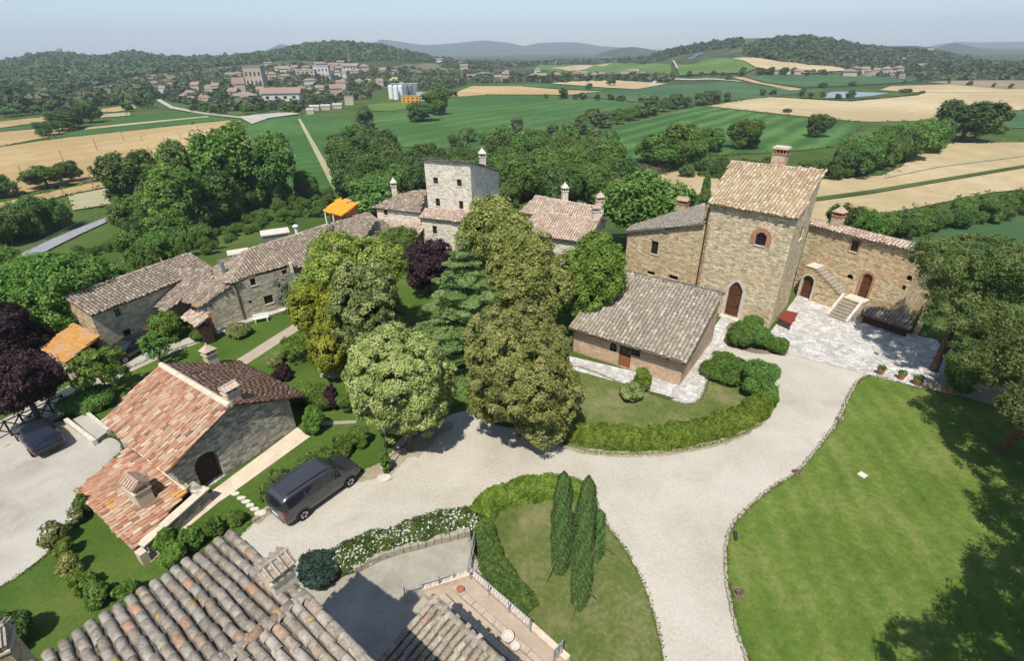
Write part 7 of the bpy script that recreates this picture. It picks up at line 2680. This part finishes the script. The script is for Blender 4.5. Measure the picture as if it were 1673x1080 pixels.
# ------------------------------------------------------------------ woods on the hills: one mass
def Tv(px, py):
    px, py = np.asarray(px, float), np.asarray(py, float)
    r = ((px - CX) / FOC)[:, None] * np.array([RT[0], FW[0], -DN[0]]) + ((py - CY) / FOC)[:, None] * np.array([RT[1], FW[1], -DN[1]]) + np.array([RT[2], FW[2], -DN[2]])
    t = np.full(len(px), 60.0)
    res = np.full(len(px), np.nan)
    alive = np.ones(len(px), bool)
    tt = 60.0
    while tt < 3600 and alive.any():
        x, y, z = r[alive, 0] * tt, r[alive, 1] * tt, CAM_H + r[alive, 2] * tt
        below = z < terrain(x, y)
        ix = np.where(alive)[0][below]
        res[ix] = tt
        alive[ix] = False
        tt *= 1.008
    ok = ~np.isnan(res)
    P_ = r[ok] * res[ok][:, None]
    P_[:, 2] = terrain(P_[:, 0], P_[:, 1])
    return P_

def sample(poly, n, rng):
    xs, ys = np.array([q[0] for q in poly]), np.array([q[1] for q in poly])
    X, Y = rng.uniform(xs.min(), xs.max(), n * 4), rng.uniform(ys.min(), ys.max(), n * 4)
    c = np.zeros(len(X), bool)
    m = len(poly)
    for i in range(m):
        x1, y1, x2, y2 = *poly[i], *poly[(i + 1) % m]
        if y1 != y2:
            c ^= ((y1 > Y) != (y2 > Y)) & (X < (x2 - x1) * (Y - y1) / (y2 - y1) + x1)
    return X[c][:n], Y[c][:n]

def woodland(name, label, polys, mat, seed, leafy=True):
    rng = np.random.default_rng(seed)
    V, F, R = [], [], []
    for poly, n, s0, s1 in polys:
        p = Tv(*sample(poly, n, rng))
        k = len(p)
        size = rng.uniform(s0, s1, k)
        per = 26
        off = rng.normal(0, 1, (k, per, 3))
        off /= np.linalg.norm(off, axis=2)[..., None]
        off[..., 2] = np.abs(off[..., 2]) * rng.uniform(.6, 1.2, (k, 1))
        rad = size[:, None, None] * .5
        pts = p[:, None] + off * rad * rng.uniform(.7, 1.05, (k, per, 1)) + np.array([0, 0, 1.0]) * size[:, None, None] * .12
        ls = np.repeat(size * .24, per)[:, None]
        N = off.reshape(-1, 3) + rng.normal(0, .35, (k * per, 3)) + [0, 0, .2]
        N /= np.linalg.norm(N, axis=1)[:, None]
        A = rng.normal(0, 1, (k * per, 3))
        A -= N * (A * N).sum(1)[:, None]
        A /= np.linalg.norm(A, axis=1)[:, None]
        B = np.cross(N, A)
        q = pts.reshape(-1, 3)
        V.append(np.stack([q - A * ls * .8 - B * ls, q - A * ls * .8 + B * ls, q + A * ls * 1.2], 1).reshape(-1, 3))
        tone = np.repeat(rng.random(k), per) * .75 + rng.random(k * per) * .25
        R.append(tone)
    V = np.concatenate(V)
    Fa = np.arange(len(V)).reshape(-1, 3)
    o = link(name, np_mesh(name, V, Fa, rnd=np.concatenate(R)), mat)
    tag(o, label, 'woodland', None, 'stuff')
leaf_mat('leaf_wood', [(.030, .056, .015), (.060, .095, .028), (.118, .142, .050)], .2)
leaf_mat('leaf_wood_mixed', [(.030, .055, .016), (.068, .104, .032), (.165, .175, .085)], .2)
woodland('woodland', 'dense dark woods covering the left hills', [
    ([(-140, 122), (0, 103), (40, 94), (90, 86), (130, 92), (170, 94), (215, 86), (250, 92), (300, 96), (380, 93), (440, 87), (500, 74), (560, 70), (620, 76), (680, 88), (740, 99), (700, 102), (640, 98), (590, 100), (540, 102), (480, 98), (420, 103), (380, 106), (330, 114), (250, 121), (180, 134), (120, 145), (60, 152), (0, 154), (-140, 160)], 5200, 8, 15)], 'leaf_wood', 301)
woodland('woodland', 'dark oak wood on the right hill', [
    ([(1222, 92), (1214, 82), (1240, 70), (1280, 63), (1330, 63), (1370, 69), (1410, 77), (1470, 82), (1540, 88), (1600, 102), (1673, 106), (1780, 106), (1780, 122), (1620, 122), (1480, 118), (1420, 113), (1340, 109), (1270, 101)], 2800, 8, 14),
    ([(1060, 92), (1110, 79), (1150, 73), (1190, 67), (1215, 64), (1212, 76), (1160, 82), (1110, 90), (1070, 98)], 420, 7, 13)], 'leaf_wood', 302)
woodland('woodland', 'trees and hedges among the village houses and low ridges', [
    ([(720, 103), (860, 103), (930, 101), (990, 99), (1060, 95), (1090, 97), (1060, 105), (1000, 103), (900, 107), (800, 113), (720, 113)], 420, 8, 15),
    ([(200, 152), (330, 120), (480, 106), (700, 114), (860, 120), (1060, 124), (1072, 133), (900, 134), (760, 137), (715, 160), (690, 152), (640, 136), (600, 160), (500, 178), (390, 184), (290, 168)], 1500, 5, 9.5),
    ([(180, 134), (330, 115), (440, 106), (540, 107), (480, 117), (330, 134), (220, 143)], 330, 4, 7),
    ([(-60, 190), (0, 158), (100, 150), (200, 152), (270, 165), (220, 170), (120, 176), (40, 186)], 190, 8, 16),
    ([(1225, 123), (1300, 119), (1480, 120), (1600, 124), (1700, 126), (1700, 131), (1560, 131), (1480, 128), (1380, 122), (1300, 122)], 130, 5, 10),
    ([(860, 132), (1060, 126), (1100, 128), (1090, 134), (1000, 131), (900, 136)], 160, 6, 12)], 'leaf_wood_mixed', 303)

# rough margins of weeds between the fields
def margins():
    rng = np.random.default_rng(12)
    C = []
    for name, pts in OUTLINES:
        if name not in ('wheat_field', 'crop_field', 'stubble_field', 'grass_bank'):
            continue
        for i in range(len(pts)):
            a, b = np.array(pts[i]), np.array(pts[(i + 1) % len(pts)])
            L = np.linalg.norm(b - a)
            r = np.linalg.norm((a + b) / 2)
            if r > 520:
                continue
            n = int(L / (1.2 + r * .006))
            if n:
                C.append(a + (b - a) * rng.random((n, 1)) + rng.normal(0, .5 + r * .003, (n, 2)))
    c = np.concatenate(C)
    c = np.column_stack([c, terrain(c[:, 0], c[:, 1])])
    h = rng.uniform(.2, .9, len(c)) ** 1.3
    k = 9
    q = (c[:, None] + rng.normal(0, 1, (len(c), k, 3)) * h[:, None, None] * [1.0, 1.0, .35] + np.array([0, 0, .5]) * h[:, None, None]).reshape(-1, 3)
    N = rng.normal(0, .5, (len(q), 3)) + [0, 0, 1]
    V_ = leaf_mesh('field_margins', q, N, .42, rng, .5, np.repeat(rng.random(len(c)), k))
    o = link('field_margins', V_, 'leaf_margin')
    tag(o, 'rough weedy margins between the valley fields', 'weeds', None, 'stuff')
leaf_mat('leaf_margin', [(.055, .085, .02), (.12, .14, .04), (.24, .215, .09)], .25)
margins()

# reeds by the wood
def reeds():
    rng = np.random.default_rng(9)
    X, Y = sample([(1010, 288), (1020, 270), (1090, 266), (1110, 276), (1060, 288)], 900, rng)
    p = Tv(X, Y)
    n = len(p)
    k = 14
    q = (p[:, None] + np.stack([rng.normal(0, .8, (n, k)), rng.normal(0, .8, (n, k)), rng.uniform(.3, 1.8, (n, k))], 2)).reshape(-1, 3)
    o = link('reeds', leaf_mesh('reeds', q, rng.normal(0, 1, (n * k, 3)) * [1, 1, .2], .5, rng, .3, None, .12, .85), 'leaf_reed')
    tag(o, 'pale dry reeds between the wood and the striped field', 'reeds', None, 'stuff')
reeds()

# ------------------------------------------------------------------ the distant village
for nm, c in (('far_wall_cream', (.42, .36, .27)), ('far_wall_white', (.52, .50, .46)), ('far_wall_pink', (.42, .34, .275)), ('far_roof_red', (.28, .195, .15)), ('far_roof_brown', (.27, .22, .175)), ('far_roof_grey', (.38, .37, .36))):
    plain_mat(nm, c, .9, .1, 0, .15, .5)
FH = {}
def far_house(px, py, wpx, hm, ratio=.7, wm='far_wall_cream', rm='far_roof_red', roof='gable', rot=None, label=None, group=None):
    """a distant house: body, roof and rows of windows; px, py is the middle of its foot"""
    b = T(px, py)
    w = metres(b, wpx)
    key = (wm, rm, roof)
    if key not in FH:
        m = MB(); m.box((0, 0, .35), (1, 1, 1.3)); wme = m.mesh('wall'); wme.materials.append(MATS[wm])
        m = MB()
        if roof == 'gable':
            m.add([(-.55, -.58, .98), (.55, -.58, .98), (.55, .58, .98), (-.55, .58, .98), (-.55, 0, 1.42), (.55, 0, 1.42)], [(0, 1, 5, 4), (2, 3, 4, 5), (1, 2, 5), (3, 0, 4), (3, 2, 1, 0)])
        elif roof == 'hip':
            m.add([(-.56, -.58, .98), (.56, -.58, .98), (.56, .58, .98), (-.56, .58, .98), (-.2, 0, 1.36), (.2, 0, 1.36)], [(0, 1, 5, 4), (2, 3, 4, 5), (1, 2, 5), (3, 0, 4), (3, 2, 1, 0)])
        else:
            m.box((0, 0, 1.03), (1.04, 1.04, .07))
        rme = m.mesh('roof'); rme.materials.append(MATS[rm])
        m = MB()
        for i in range(4):
            for z in (.25, .68):
                for s in (-1, 1):
                    m.box((-.36 + .24 * i, s * .502, z), (.085, .008, .2))
        ime = m.mesh('windows'); ime.materials.append(MATS['dark_room'])
        FH[key] = (wme, rme, ime)
    t = thing('village_house', label or 'small house of the distant village', 'house', b, RNG.uniform(-.5, .5) if rot is None else rot, group or 'houses of the distant village')
    t.scale = (w, w * ratio, hm)
    for nm, me in zip(('wall', 'roof', 'windows'), FH[key] if wpx > 22 else FH[key][:2]):
        o = bpy.data.objects.new(nm, me)
        COL.objects.link(o)
        o.parent = t
        if nm == 'windows':
            o['kind'] = 'stuff'
VM = [(20, 'at the far left edge'), (80, 'on the left hilltop'), (190, 'below the left hill'), (270, 'left of the village lane'), (315, 'beside the village lane'), (360, 'in the lower left of the village'), (400, 'left of the fortress like block'), (440, 'beside the fortress like block'), (480, 'above the long red roofed hall'), (530, 'by the white flat roofed block'), (570, 'above the grey sheds'), (610, 'left of the white silos'), (660, 'above the white silos'), (740, 'right of the white silos'), (800, 'beyond the far wheat field'),
      (890, 'among the trees beyond the middle fields'), (970, 'on the row beyond the lone field tree'), (1040, 'at the right end of the far row'), (1285, 'below the wood on the right hill'), (1400, 'in the farm cluster above the pond'), (1460, 'in the farm cluster right of the pond'), (1540, 'on the slope of the right hill'), (1620, 'at the far right of the valley')]
def house_label(i, x, y, w):
    mk = min(VM, key=lambda q: abs(q[0] - x))[1]
    return '%s %s house with %s %s roof %s' % ('broad' if w >= 14 else 'small', ('cream', 'white', 'pinkish')[i % 3], ('reddish', 'brown', 'reddish')[(i * 7) % 3], ('gabled', 'hipped')[i % 2], mk)
L_ = 'pale house with a red tiled roof in the distant village'
EXTRA = []
for (x0, x1, y0, y1, n) in ((405, 560, 104, 134, 34), (300, 410, 140, 170, 16), (540, 660, 106, 150, 20), (860, 1060, 120, 130, 12), (1375, 1480, 116, 125, 8), (420, 540, 150, 165, 10), (700, 830, 112, 134, 8)):
    for _ in range(int(n * .5)):
        EXTRA.append((float(RNG.uniform(x0, x1)), float(RNG.uniform(y0, y1)), float(RNG.uniform(7, 13)), float(RNG.uniform(4, 7))))
WM, RM = ['far_wall_cream', 'far_wall_white', 'far_wall_pink'], ['far_roof_red', 'far_roof_brown', 'far_roof_red']
for i, (x, y, w, h) in enumerate([(324, 150, 14, 7), (312, 160, 16, 5), (356, 152, 14, 7), (305, 166, 16, 5), (378, 127, 14, 5), (390, 125, 12, 5), (419, 122, 10, 8), (412, 128, 12, 6), (433, 130, 12, 7), (446, 130, 14, 7), (466, 122, 14, 8), (467, 132, 18, 6), (396, 160, 16, 12), (402, 168, 34, 6), (386, 163, 16, 7), (435, 160, 16, 6), (428, 157, 12, 6), (526, 110, 16, 6), (545, 112, 14, 6), (507, 138, 18, 5), (551, 160, 18, 8), (563, 150, 12, 9), (576, 117, 26, 8), (596, 118, 14, 8), (628, 124, 12, 8), (588, 141, 12, 6), (622, 140, 10, 5), (646, 121, 10, 5), (719, 101, 10, 6), (755, 106, 14, 5), (814, 134, 12, 6), (791, 124, 24, 4), (770, 128, 14, 4), (874, 130, 18, 6), (886, 131, 12, 6), (908, 130, 16, 6), (953, 127, 10, 6), (970, 129, 11, 6), (983, 127, 9, 5), (1015, 127, 12, 6), (1035, 123, 14, 6), (1050, 125, 10, 5), (1267, 120, 10, 4), (1284, 120, 10, 4), (1302, 121, 10, 4), (1386, 124, 20, 6), (1408, 120, 14, 6), (1417, 124, 12, 6), (1430, 122, 9, 6), (1446, 123, 13, 8), (1471, 128, 10, 3), (1458, 126, 9, 3), (1503, 114, 16, 6), (1519, 82, 9, 7), (1469, 101, 14, 5), (1540, 104, 10, 5), (1621, 109, 12, 5), (1605, 107, 8, 4), (1480, 96, 8, 5), (1420, 84, 8, 6), (1450, 86, 8, 5), (1385, 72, 10, 6), (1398, 76, 8, 6), (48, 90, 7, 7), (76, 82, 5, 6), (88, 81, 7, 9), (98, 84, 6, 6), (142, 112, 8, 5), (605, 90, 8, 6), (340, 170, 12, 5), (268, 152, 10, 5), (280, 145, 9, 5), (255, 143, 8, 5), (186, 150, 7, 5), (10, 165, 7, 5)] + EXTRA):
    far_house(x, y, w, h, RNG.uniform(.55, .9), WM[i % 3], RM[(i * 7) % 3], ('gable', 'hip')[i % 2], None, house_label(i, x, y, w))
far_house(421, 142, 27, 20, .8, 'far_wall_cream', 'far_roof_brown', 'flat', .1, 'square tan fortress like block in the distant village', 'landmarks of the village')
far_house(465, 172, 58, 9, .35, 'far_wall_white', 'far_roof_red', 'gable', .06, 'long red roofed hall at the near edge of the village', 'landmarks of the village')
far_house(502, 126, 30, 9, .5, 'far_wall_cream', 'far_roof_grey', 'flat', .05, 'long cream building on the village slope', 'landmarks of the village')
far_house(528, 126, 24, 13, .6, 'far_wall_white', 'far_roof_grey', 'flat', .05, 'white flat roofed block on the village slope', 'landmarks of the village')
far_house(672, 167, 30, 5, .3, 'far_wall_orange', 'far_roof_orange', 'flat', -.05, 'low orange building beside the sports pitch', 'landmarks of the village') if False else None
plain_mat('far_wall_orange', (.58, .30, .06), .9, .1, 0, .1)
far_house(672, 167.5, 30, 5, .3, 'far_wall_orange', 'far_roof_brown', 'flat', -.05, 'low orange building beside the sports pitch', 'landmarks of the village')
far_house(690, 164, 16, 6, .6, 'far_wall_white', 'far_roof_grey', 'flat', -.05, 'pale shed right of the white silos', 'landmarks of the village')
far_house(572, 171, 14, 6, .7, 'far_wall_cream', 'far_roof_brown', 'flat', .1, 'small yellowish house beside the sports pitch', 'landmarks of the village')
for i, (x, y, w) in enumerate([(515, 180, 18), (533, 179, 18), (552, 177, 18), (508, 186, 14)]):
    far_house(x, y, w * .8, 2.6, .5, 'far_wall_cream', 'far_roof_grey', 'gable', .1, 'low grey roofed shed at the near edge of the village', 'grey sheds of the village')

def silos():
    t = thing('silo_plant', 'cluster of tall white grain silos beyond the green field', 'silo', T(650, 162))
    base = np.array(t.location)
    h = height_at(base, 139)
    px = metres(base, 1.0)
    for i, (x, w) in enumerate([(640, 8), (648, 8), (656, 8), (664, 9), (672, 9), (680, 9)]):
        b = T(x, 161 + (i % 2))
        m = MB()
        hh = h * (1.0 if i < 3 else .96) * (1.05 if 3 <= i else 1)
        r = w * px * .52
        m.lathe(b - base, [(r, -1), (r, hh * .94), (r * .5, hh), (r * .12, hh * 1.02)], 14)
        m.build('silo', 'silo_white' if i < 3 else 'grey_metal', t)
    m = MB()
    b = T(688, 163) - base
    m.box((b[0], b[1], h * .28), (14 * px, 9 * px, h * .56))
    m.build('machine_house', 'grey_metal', t)
    m = MB()
    for x in (664, 672, 680):
        q = T(x, 161) - base
        m.bar((q[0], q[1], h), (q[0], q[1], h * 1.08), .6, 6)
    a, c = T(642, 161) - base, T(684, 161) - base
    m.bar((a[0], a[1], h * 1.05), (c[0], c[1], h * 1.05), .7, 6)
    m.build('conveyor', 'grey_metal', t)
plain_mat('silo_white', (.72, .72, .71), .6, .3, 0, .05)
silos()

def solar():
    t = thing('solar_array', 'bluish solar panel rows on the slope of the right hill', 'solar panels')
    for i, (x, y) in enumerate([(1136, 92), (1140, 89.5), (1133, 95), (1128, 97), (1146, 88)]):
        b = T(x, y)
        k = metres(b, 9)
        m = MB()
        m.box(b + [0, 0, 2.2], (k, 4.5, .15), .2, 0, Matrix.Rotation(.5, 3, 'X'))
        m.bar(b - [0, 0, 1], b + [0, 0, 2], .15, 5)
        m.build('panel_row', 'panel_blue', t)
plain_mat('panel_blue', (.10, .125, .22), .3, .5, 0, .1)
solar()

# utility poles in the wheat
PL = 'thin wooden utility pole in the wheat field'
for i, (x0, y0, x1, y1) in enumerate([(40, 294, 29, 270), (106, 268, 97, 245), (188, 288, 180, 264), (152, 303, 147, 284), (104, 317, 97, 303), (160, 247, 154, 226), (203, 231, 199, 215), (245, 252, 241, 239), (233, 232, 230, 221), (270, 235, 267, 222), (296, 228, 293, 217), (325, 215, 323, 205)]):
    b = T(x0, y0)
    h = height_at(b, y1)
    t = thing('utility_pole', PL, 'pole', b, 0, 'utility poles across the wheat')
    m = MB(); m.bar((0, 0, -.3), (0, 0, h), .13, 6, .09); m.build('pole', 'old_wood', t)
    m = MB(); m.bar((-.5, 0, h - .4), (.5, 0, h - .4), .05, 4); m.build('crossarm', 'old_wood', t)

# guard rail along the grey road
def guard():
    t = thing('guard_rail', 'low guard rail along the far side of the grey road', 'railing')
    pts = [T(*q) for q in [(40, 416), (80, 393), (130, 368), (172, 349)]]
    for a, b in zip(pts[:-1], pts[1:]):
        m = MB(); m.bar(a + [0, 0, .7], b + [0, 0, .7], .09, 5); m.build('rail', 'grey_metal', t)
        for k in range(4):
            q = a + (b - a) * k / 4
            m = MB(); m.bar(q - [0, 0, .3], q + [0, 0, .75], .06, 5); m.build('post', 'grey_metal', t)
guard()
# ------------------------------------------------------------------ cars
def paint(name, c, rough=.28):
    t = NT(name)
    p = t.pbsdf(c, rough, None, .5, .35)
    p.inputs['Coat Weight'].default_value = .6
    p.inputs['Coat Roughness'].default_value = .08
paint('paint_grey', (.06, .062, .067), .22)
paint('paint_navy', (.022, .027, .042))
paint('paint_black', (.012, .013, .018))
plain_mat('tyre', (.018, .018, .018), .85, .1)
plain_mat('alloy', (.42, .43, .44), .35, .5, .7, .05)
plain_mat('red_lamp', (.25, .012, .012), .25, .5)
plain_mat('clear_lamp', (.62, .63, .64), .15, .6)
plain_mat('trim_black', (.022, .022, .023), .6, .3)
plain_mat('plate_white', (.62, .62, .60), .5, .3)

def car(name, label, loc, rz, st, col, wb, wr, belt=(.10, .84), side=None, front=None, rear=None, pillars=(), van=False):
    """st = stations (x, bottom, belt, roof, half width, half roof width) from tail to nose"""
    t = thing(name, label, 'car', loc, rz)
    st = np.array(st, float)
    def ring_at(x):
        v = [np.interp(x, st[:, 0], st[:, k]) for k in range(1, 6)]
        zb, zs, zr, hw, hr = v
        h = [(-hw * .88, zb), (-hw * .985, zb + .14), (-hw, (zb + zs) / 2 + .05), (-hw * .975, zs), (-(hr + (hw * .975 - hr) * .12), zs + (zr - zs) * .88), (-hr * .86, zr - .01), (-hr * .45, zr + .012), (0, zr + .018)]
        return [(x, y, z) for y, z in h] + [(x, -y, z) for y, z in h[-2::-1]]
    xs = []
    for i in range(len(st) - 1):
        k = max(1, int((st[i + 1, 0] - st[i, 0]) / .3))
        xs += [st[i, 0] + (st[i + 1, 0] - st[i, 0]) * j / k for j in range(k)]
    xs.append(st[-1, 0])
    V = []
    for x in xs:
        V += ring_at(x)
    n = 15
    F = []
    for i in range(len(xs) - 1):
        for j in range(n - 1):
            F.append((i * n + j, i * n + j + 1, (i + 1) * n + j + 1, (i + 1) * n + j))
        F.append((i * n + n - 1, i * n, (i + 1) * n, (i + 1) * n + n - 1))
    F += [tuple(range(n)), tuple(range(len(V) - 1, len(V) - n - 1, -1))]
    me = bpy.data.meshes.new('body')
    me.from_pydata([tuple(map(float, v)) for v in V], [], F)
    bm = bmesh.new(); bm.from_mesh(me); bmesh.ops.recalc_face_normals(bm, faces=bm.faces[:]); bm.to_mesh(me); bm.free()
    me.polygons.foreach_set('use_smooth', np.ones(len(me.polygons), bool))
    me.set_sharp_from_angle(angle=RAD(38))
    link('body', me, col, t)
    def glass_strip(x0, x1, s, lo, hi, nm='side_window'):
        X = np.linspace(x0, x1, 6)
        V, F = [], []
        for x in X:
            r = np.array(ring_at(x))
            a, b = (r[3], r[4]) if s < 0 else (r[11], r[10])
            for f in (lo, hi):
                q = a + (b - a) * f
                V.append((q[0], q[1] + s * .012, q[2] + .004))
        for i in range(len(X) - 1):
            F.append((2 * i, 2 * i + 2, 2 * i + 3, 2 * i + 1))
        m = MB(); m.add(V, F); m.build(nm, 'glass', t)
    for s in (-1, 1):
        for (x0, x1) in side:
            glass_strip(x0, x1, s, *belt)
    def glass_top(x0, x1, j0, j1, nm, dx, dz):
        V, F = [], []
        X = np.linspace(x0, x1, 5)
        for x in X:
            r = np.array(ring_at(x))
            for j in range(j0, j1 + 1):
                q = r[j]
                V.append((q[0] + dx, q[1] * .95, q[2] + dz))
        w = j1 - j0 + 1
        for i in range(4):
            for j in range(w - 1):
                F.append((i * w + j, i * w + j + 1, (i + 1) * w + j + 1, (i + 1) * w + j))
        m = MB(); m.add(V, F); m.build(nm, 'glass', t)
    glass_top(*front, 4, 10, 'windscreen', .008, .012)
    glass_top(*rear, 4, 10, 'rear_window', -.012, .008)
    hw = st[:, 4].max()
    for sx in wb:
        for s in (-1, 1):
            w = MB()
            c = (sx, s * (hw - .082), wr)
            prof = [(wr * .62, .10), (wr * .94, .10), (wr, .06), (wr, -.08), (wr * .6, -.1)]
            V, F = [], []
            nn = 18
            for r_, y in prof:
                for i in range(nn):
                    a = 6.283 * i / nn
                    V.append((c[0] + r_ * math.cos(a), c[1] + s * y, c[2] + r_ * math.sin(a)))
            for k in range(len(prof) - 1):
                for i in range(nn):
                    F.append((k * nn + i, k * nn + (i + 1) % nn, (k + 1) * nn + (i + 1) % nn, (k + 1) * nn + i))
            w.add(V, F)
            wo = w.build('wheel', 'tyre', t)
            r = MB()
            nn = 16
            V = [(c[0], c[1] + s * .075, c[2])] + [(c[0] + wr * .63 * math.cos(6.283 * i / nn), c[1] + s * .10, c[2] + wr * .63 * math.sin(6.283 * i / nn)) for i in range(nn)]
            r.add(V, [(0, 1 + i, 1 + (i + 1) % nn) for i in range(nn) if i % 3 != 2])
            r.lathe((c[0], c[1], c[2]), [(.001, 0)], 3) if False else None
            r.build('rim', 'alloy', wo)
            d = MB()
            nn = 20
            V = [(c[0] + wr * 1.15 * math.cos(6.283 * i / nn), s * (hw + .004), max(c[2] + wr * 1.15 * math.sin(6.283 * i / nn), .24)) for i in range(nn)]
            d.add(V, [tuple(range(nn))])
            d.build('wheel_arch', 'trim_black', t)
    zx = st[-2]
    tl = st[1]
    for s in (-1, 1):
        m = MB(); m.box((zx[0] - .10, s * zx[4] * .80, zx[2] - .10), (.26, .26, .15), s * -.35); m.build('headlight', 'clear_lamp', t, bevel=.03)
        m = MB(); m.box((tl[0] + .04, s * tl[4] * .93, tl[2] - .03), (.12, .12, .34 if van else .16)); m.build('taillight', 'red_lamp', t, bevel=.02)
        xm = front[0] * .3 + front[1] * .7 - .2
        zs = np.interp(xm, st[:, 0], st[:, 2])
        m = MB(); m.box((xm, s * (hw + .10), zs + .06), (.12, .2, .15)); m.build('mirror', col, t, bevel=.03)
        if van:
            m = MB()
            hr = np.interp(-.5, st[:, 0], st[:, 5]); zr = np.interp(-.5, st[:, 0], st[:, 3])
            m.bar((-1.75, s * hr * .88, zr + .045), (.45, s * hr * .88, zr + .03), .022, 6); m.build('roof_rail', 'trim_black', t)
        for x in pillars:
            m = MB(); m.box((x, s * (hw + .002), np.interp(x, st[:, 0], st[:, 2]) - .14), (.16, .03, .035)); m.build('door_handle', col, t)
    m = MB(); m.box((tl[0] - .06, 0, .66), (.02, .50, .11)); m.build('number_plate', 'plate_white', t)
    m = MB(); m.box((st[0, 0] + .03, 0, .47), (.10, st[0, 4] * 1.7, .2)); m.build('bumper', 'trim_black' if not van else col, t, bevel=.03)
    return t

VAN = [(-2.25, .42, .74, .78, .78, .74), (-2.2, .36, 1.02, 1.06, .865, .79), (-2.08, .33, 1.10, 1.66, .885, .71), (-1.92, .31, 1.10, 1.80, .89, .715), (-.5, .29, 1.07, 1.85, .90, .72), (.5, .29, 1.05, 1.80, .90, .70), (.78, .29, 1.04, 1.70, .90, .68), (1.40, .30, 1.02, 1.12, .89, .80), (1.95, .32, .94, .99, .86, .74), (2.18, .36, .78, .82, .79, .68), (2.27, .42, .62, .64, .68, .58)]
SEDAN = [(-2.25, .40, .78, .82, .74, .70), (-2.15, .33, .92, .96, .82, .74), (-1.65, .30, .96, 1.02, .86, .76), (-.95, .28, .95, 1.36, .87, .64), (-.4, .27, .94, 1.42, .87, .65), (.25, .27, .93, 1.38, .87, .64), (.95, .28, .92, .99, .86, .76), (1.8, .30, .82, .87, .83, .72), (2.15, .34, .68, .72, .76, .66), (2.24, .40, .58, .60, .66, .6)]
def park(q0, q1, wbx):
    a, b = P(*q0), P(*q1)
    d = (b - a)[:2] / np.linalg.norm((b - a)[:2])
    return a, b, d
a, b, d = park((495, 848), (570, 794), None)
left = np.array([-d[1], d[0]])
c = (a + b)[:2] / 2 + left * .80
wbl = np.linalg.norm((b - a)[:2])
print('wheelbase', wbl)
v = car('grey_van', 'dark grey people carrier parked on the driveway with alloy wheels', (c[0], c[1], .01), math.atan2(d[1], d[0]), VAN, 'paint_grey', (-1.32, 1.42), .325, side=[(-1.92, -1.0), (-.94, .02), (.08, .98)], front=(.80, 1.36), rear=(-2.19, -2.09), pillars=(-.75, .2), van=True)
v.scale = (wbl / 2.74,) * 3
a, b, d = park((84, 738), (53, 706), None)
c = (a + b)[:2] / 2
car('dark_sedan', 'dark blue sedan parked on the pale yard beside the wooden fence', (c[0], c[1], .02), math.atan2(d[1], d[0]), SEDAN, 'paint_navy', (-1.3, 1.35), .31, side=[(-1.25, -.42), (-.36, .62)], front=(.28, .92), rear=(-1.6, -.98), pillars=(-.6, .3))
a, b, d = park((236, 568), (200, 588), None)
c = (a + b)[:2] / 2
car('dark_car', 'black car parked close to the wall of the left farmhouse', (c[0], c[1], .02), math.atan2(d[1], d[0]), SEDAN, 'paint_black', (-1.3, 1.35), .31, side=[(-1.25, -.42), (-.36, .62)], front=(.28, .92), rear=(-1.6, -.98), pillars=(-.6, .3))

# ------------------------------------------------------------------ air: pale haze over the valley
def haze():
    m = bpy.data.materials.new('haze')
    m.use_nodes = True
    m.node_tree.nodes.clear()
    out = m.node_tree.nodes.new('ShaderNodeOutputMaterial')
    pv = m.node_tree.nodes.new('ShaderNodeVolumePrincipled')
    pv.inputs['Color'].default_value = (.80, .90, 1.0, 1)
    pv.inputs['Density'].default_value = HAZE
    pv.inputs['Anisotropy'].default_value = 0.0
    m.node_tree.links.new(pv.outputs[0], out.inputs['Volume'])
    b = MB()
    b.box((0, 4300, 190), (24000, 13000, 440))
    me = b.mesh('haze')
    me.materials.append(m)
    o = link('haze', me, None)
    o['kind'] = 'stuff'
HAZE = 1.5e-4
haze()

# things built in place get their origin at their foot
for o in list(bpy.data.objects):
    if o.type == 'EMPTY' and o.parent is None and tuple(o.location) == (0, 0, 0) and o.children:
        lo, hi = np.full(3, 1e9), np.full(3, -1e9)
        for ch in o.children:
            if ch.type == 'MESH' and len(ch.data.vertices):
                co = np.empty(len(ch.data.vertices) * 3, np.float32)
                ch.data.vertices.foreach_get('co', co)
                co = co.reshape(-1, 3)
                lo, hi = np.minimum(lo, co.min(0)), np.maximum(hi, co.max(0))
        base = Vector((float(lo[0] + hi[0]) / 2, float(lo[1] + hi[1]) / 2, float(max(lo[2], terrain((lo[0] + hi[0]) / 2, (lo[1] + hi[1]) / 2)))))
        o.location = base
        for ch in o.children:
            ch.location = ch.location - base

# where several things still read alike, say which of them in the row this one is
NUM = {2: 'two', 3: 'three', 4: 'four', 5: 'five', 6: 'six', 7: 'seven', 8: 'eight', 9: 'nine', 10: 'ten'}
NTH = ['leftmost', 'second from left', 'third from left', 'fourth from left', 'fifth from left', 'sixth from left', 'seventh from left', 'eighth from left', 'ninth from left', 'tenth from left', 'eleventh from left']
bpy.context.view_layer.update()
same = {}
for o in bpy.data.objects:
    if o.parent is None and o.get('label') and o.get('group'):
        same.setdefault(o['label'], []).append(o)
for lab, os_ in same.items():
    k = len(os_)
    if 1 < k <= 12:
        os_.sort(key=lambda o: project(o.location)[0])
        for i, o in enumerate(os_):
            if len(lab.split()) > 13:
                lab = ' '.join(lab.replace('the ', '').split()[:13])
            o['label'] = lab + ', ' + ('rightmost' if i == k - 1 else NTH[i])
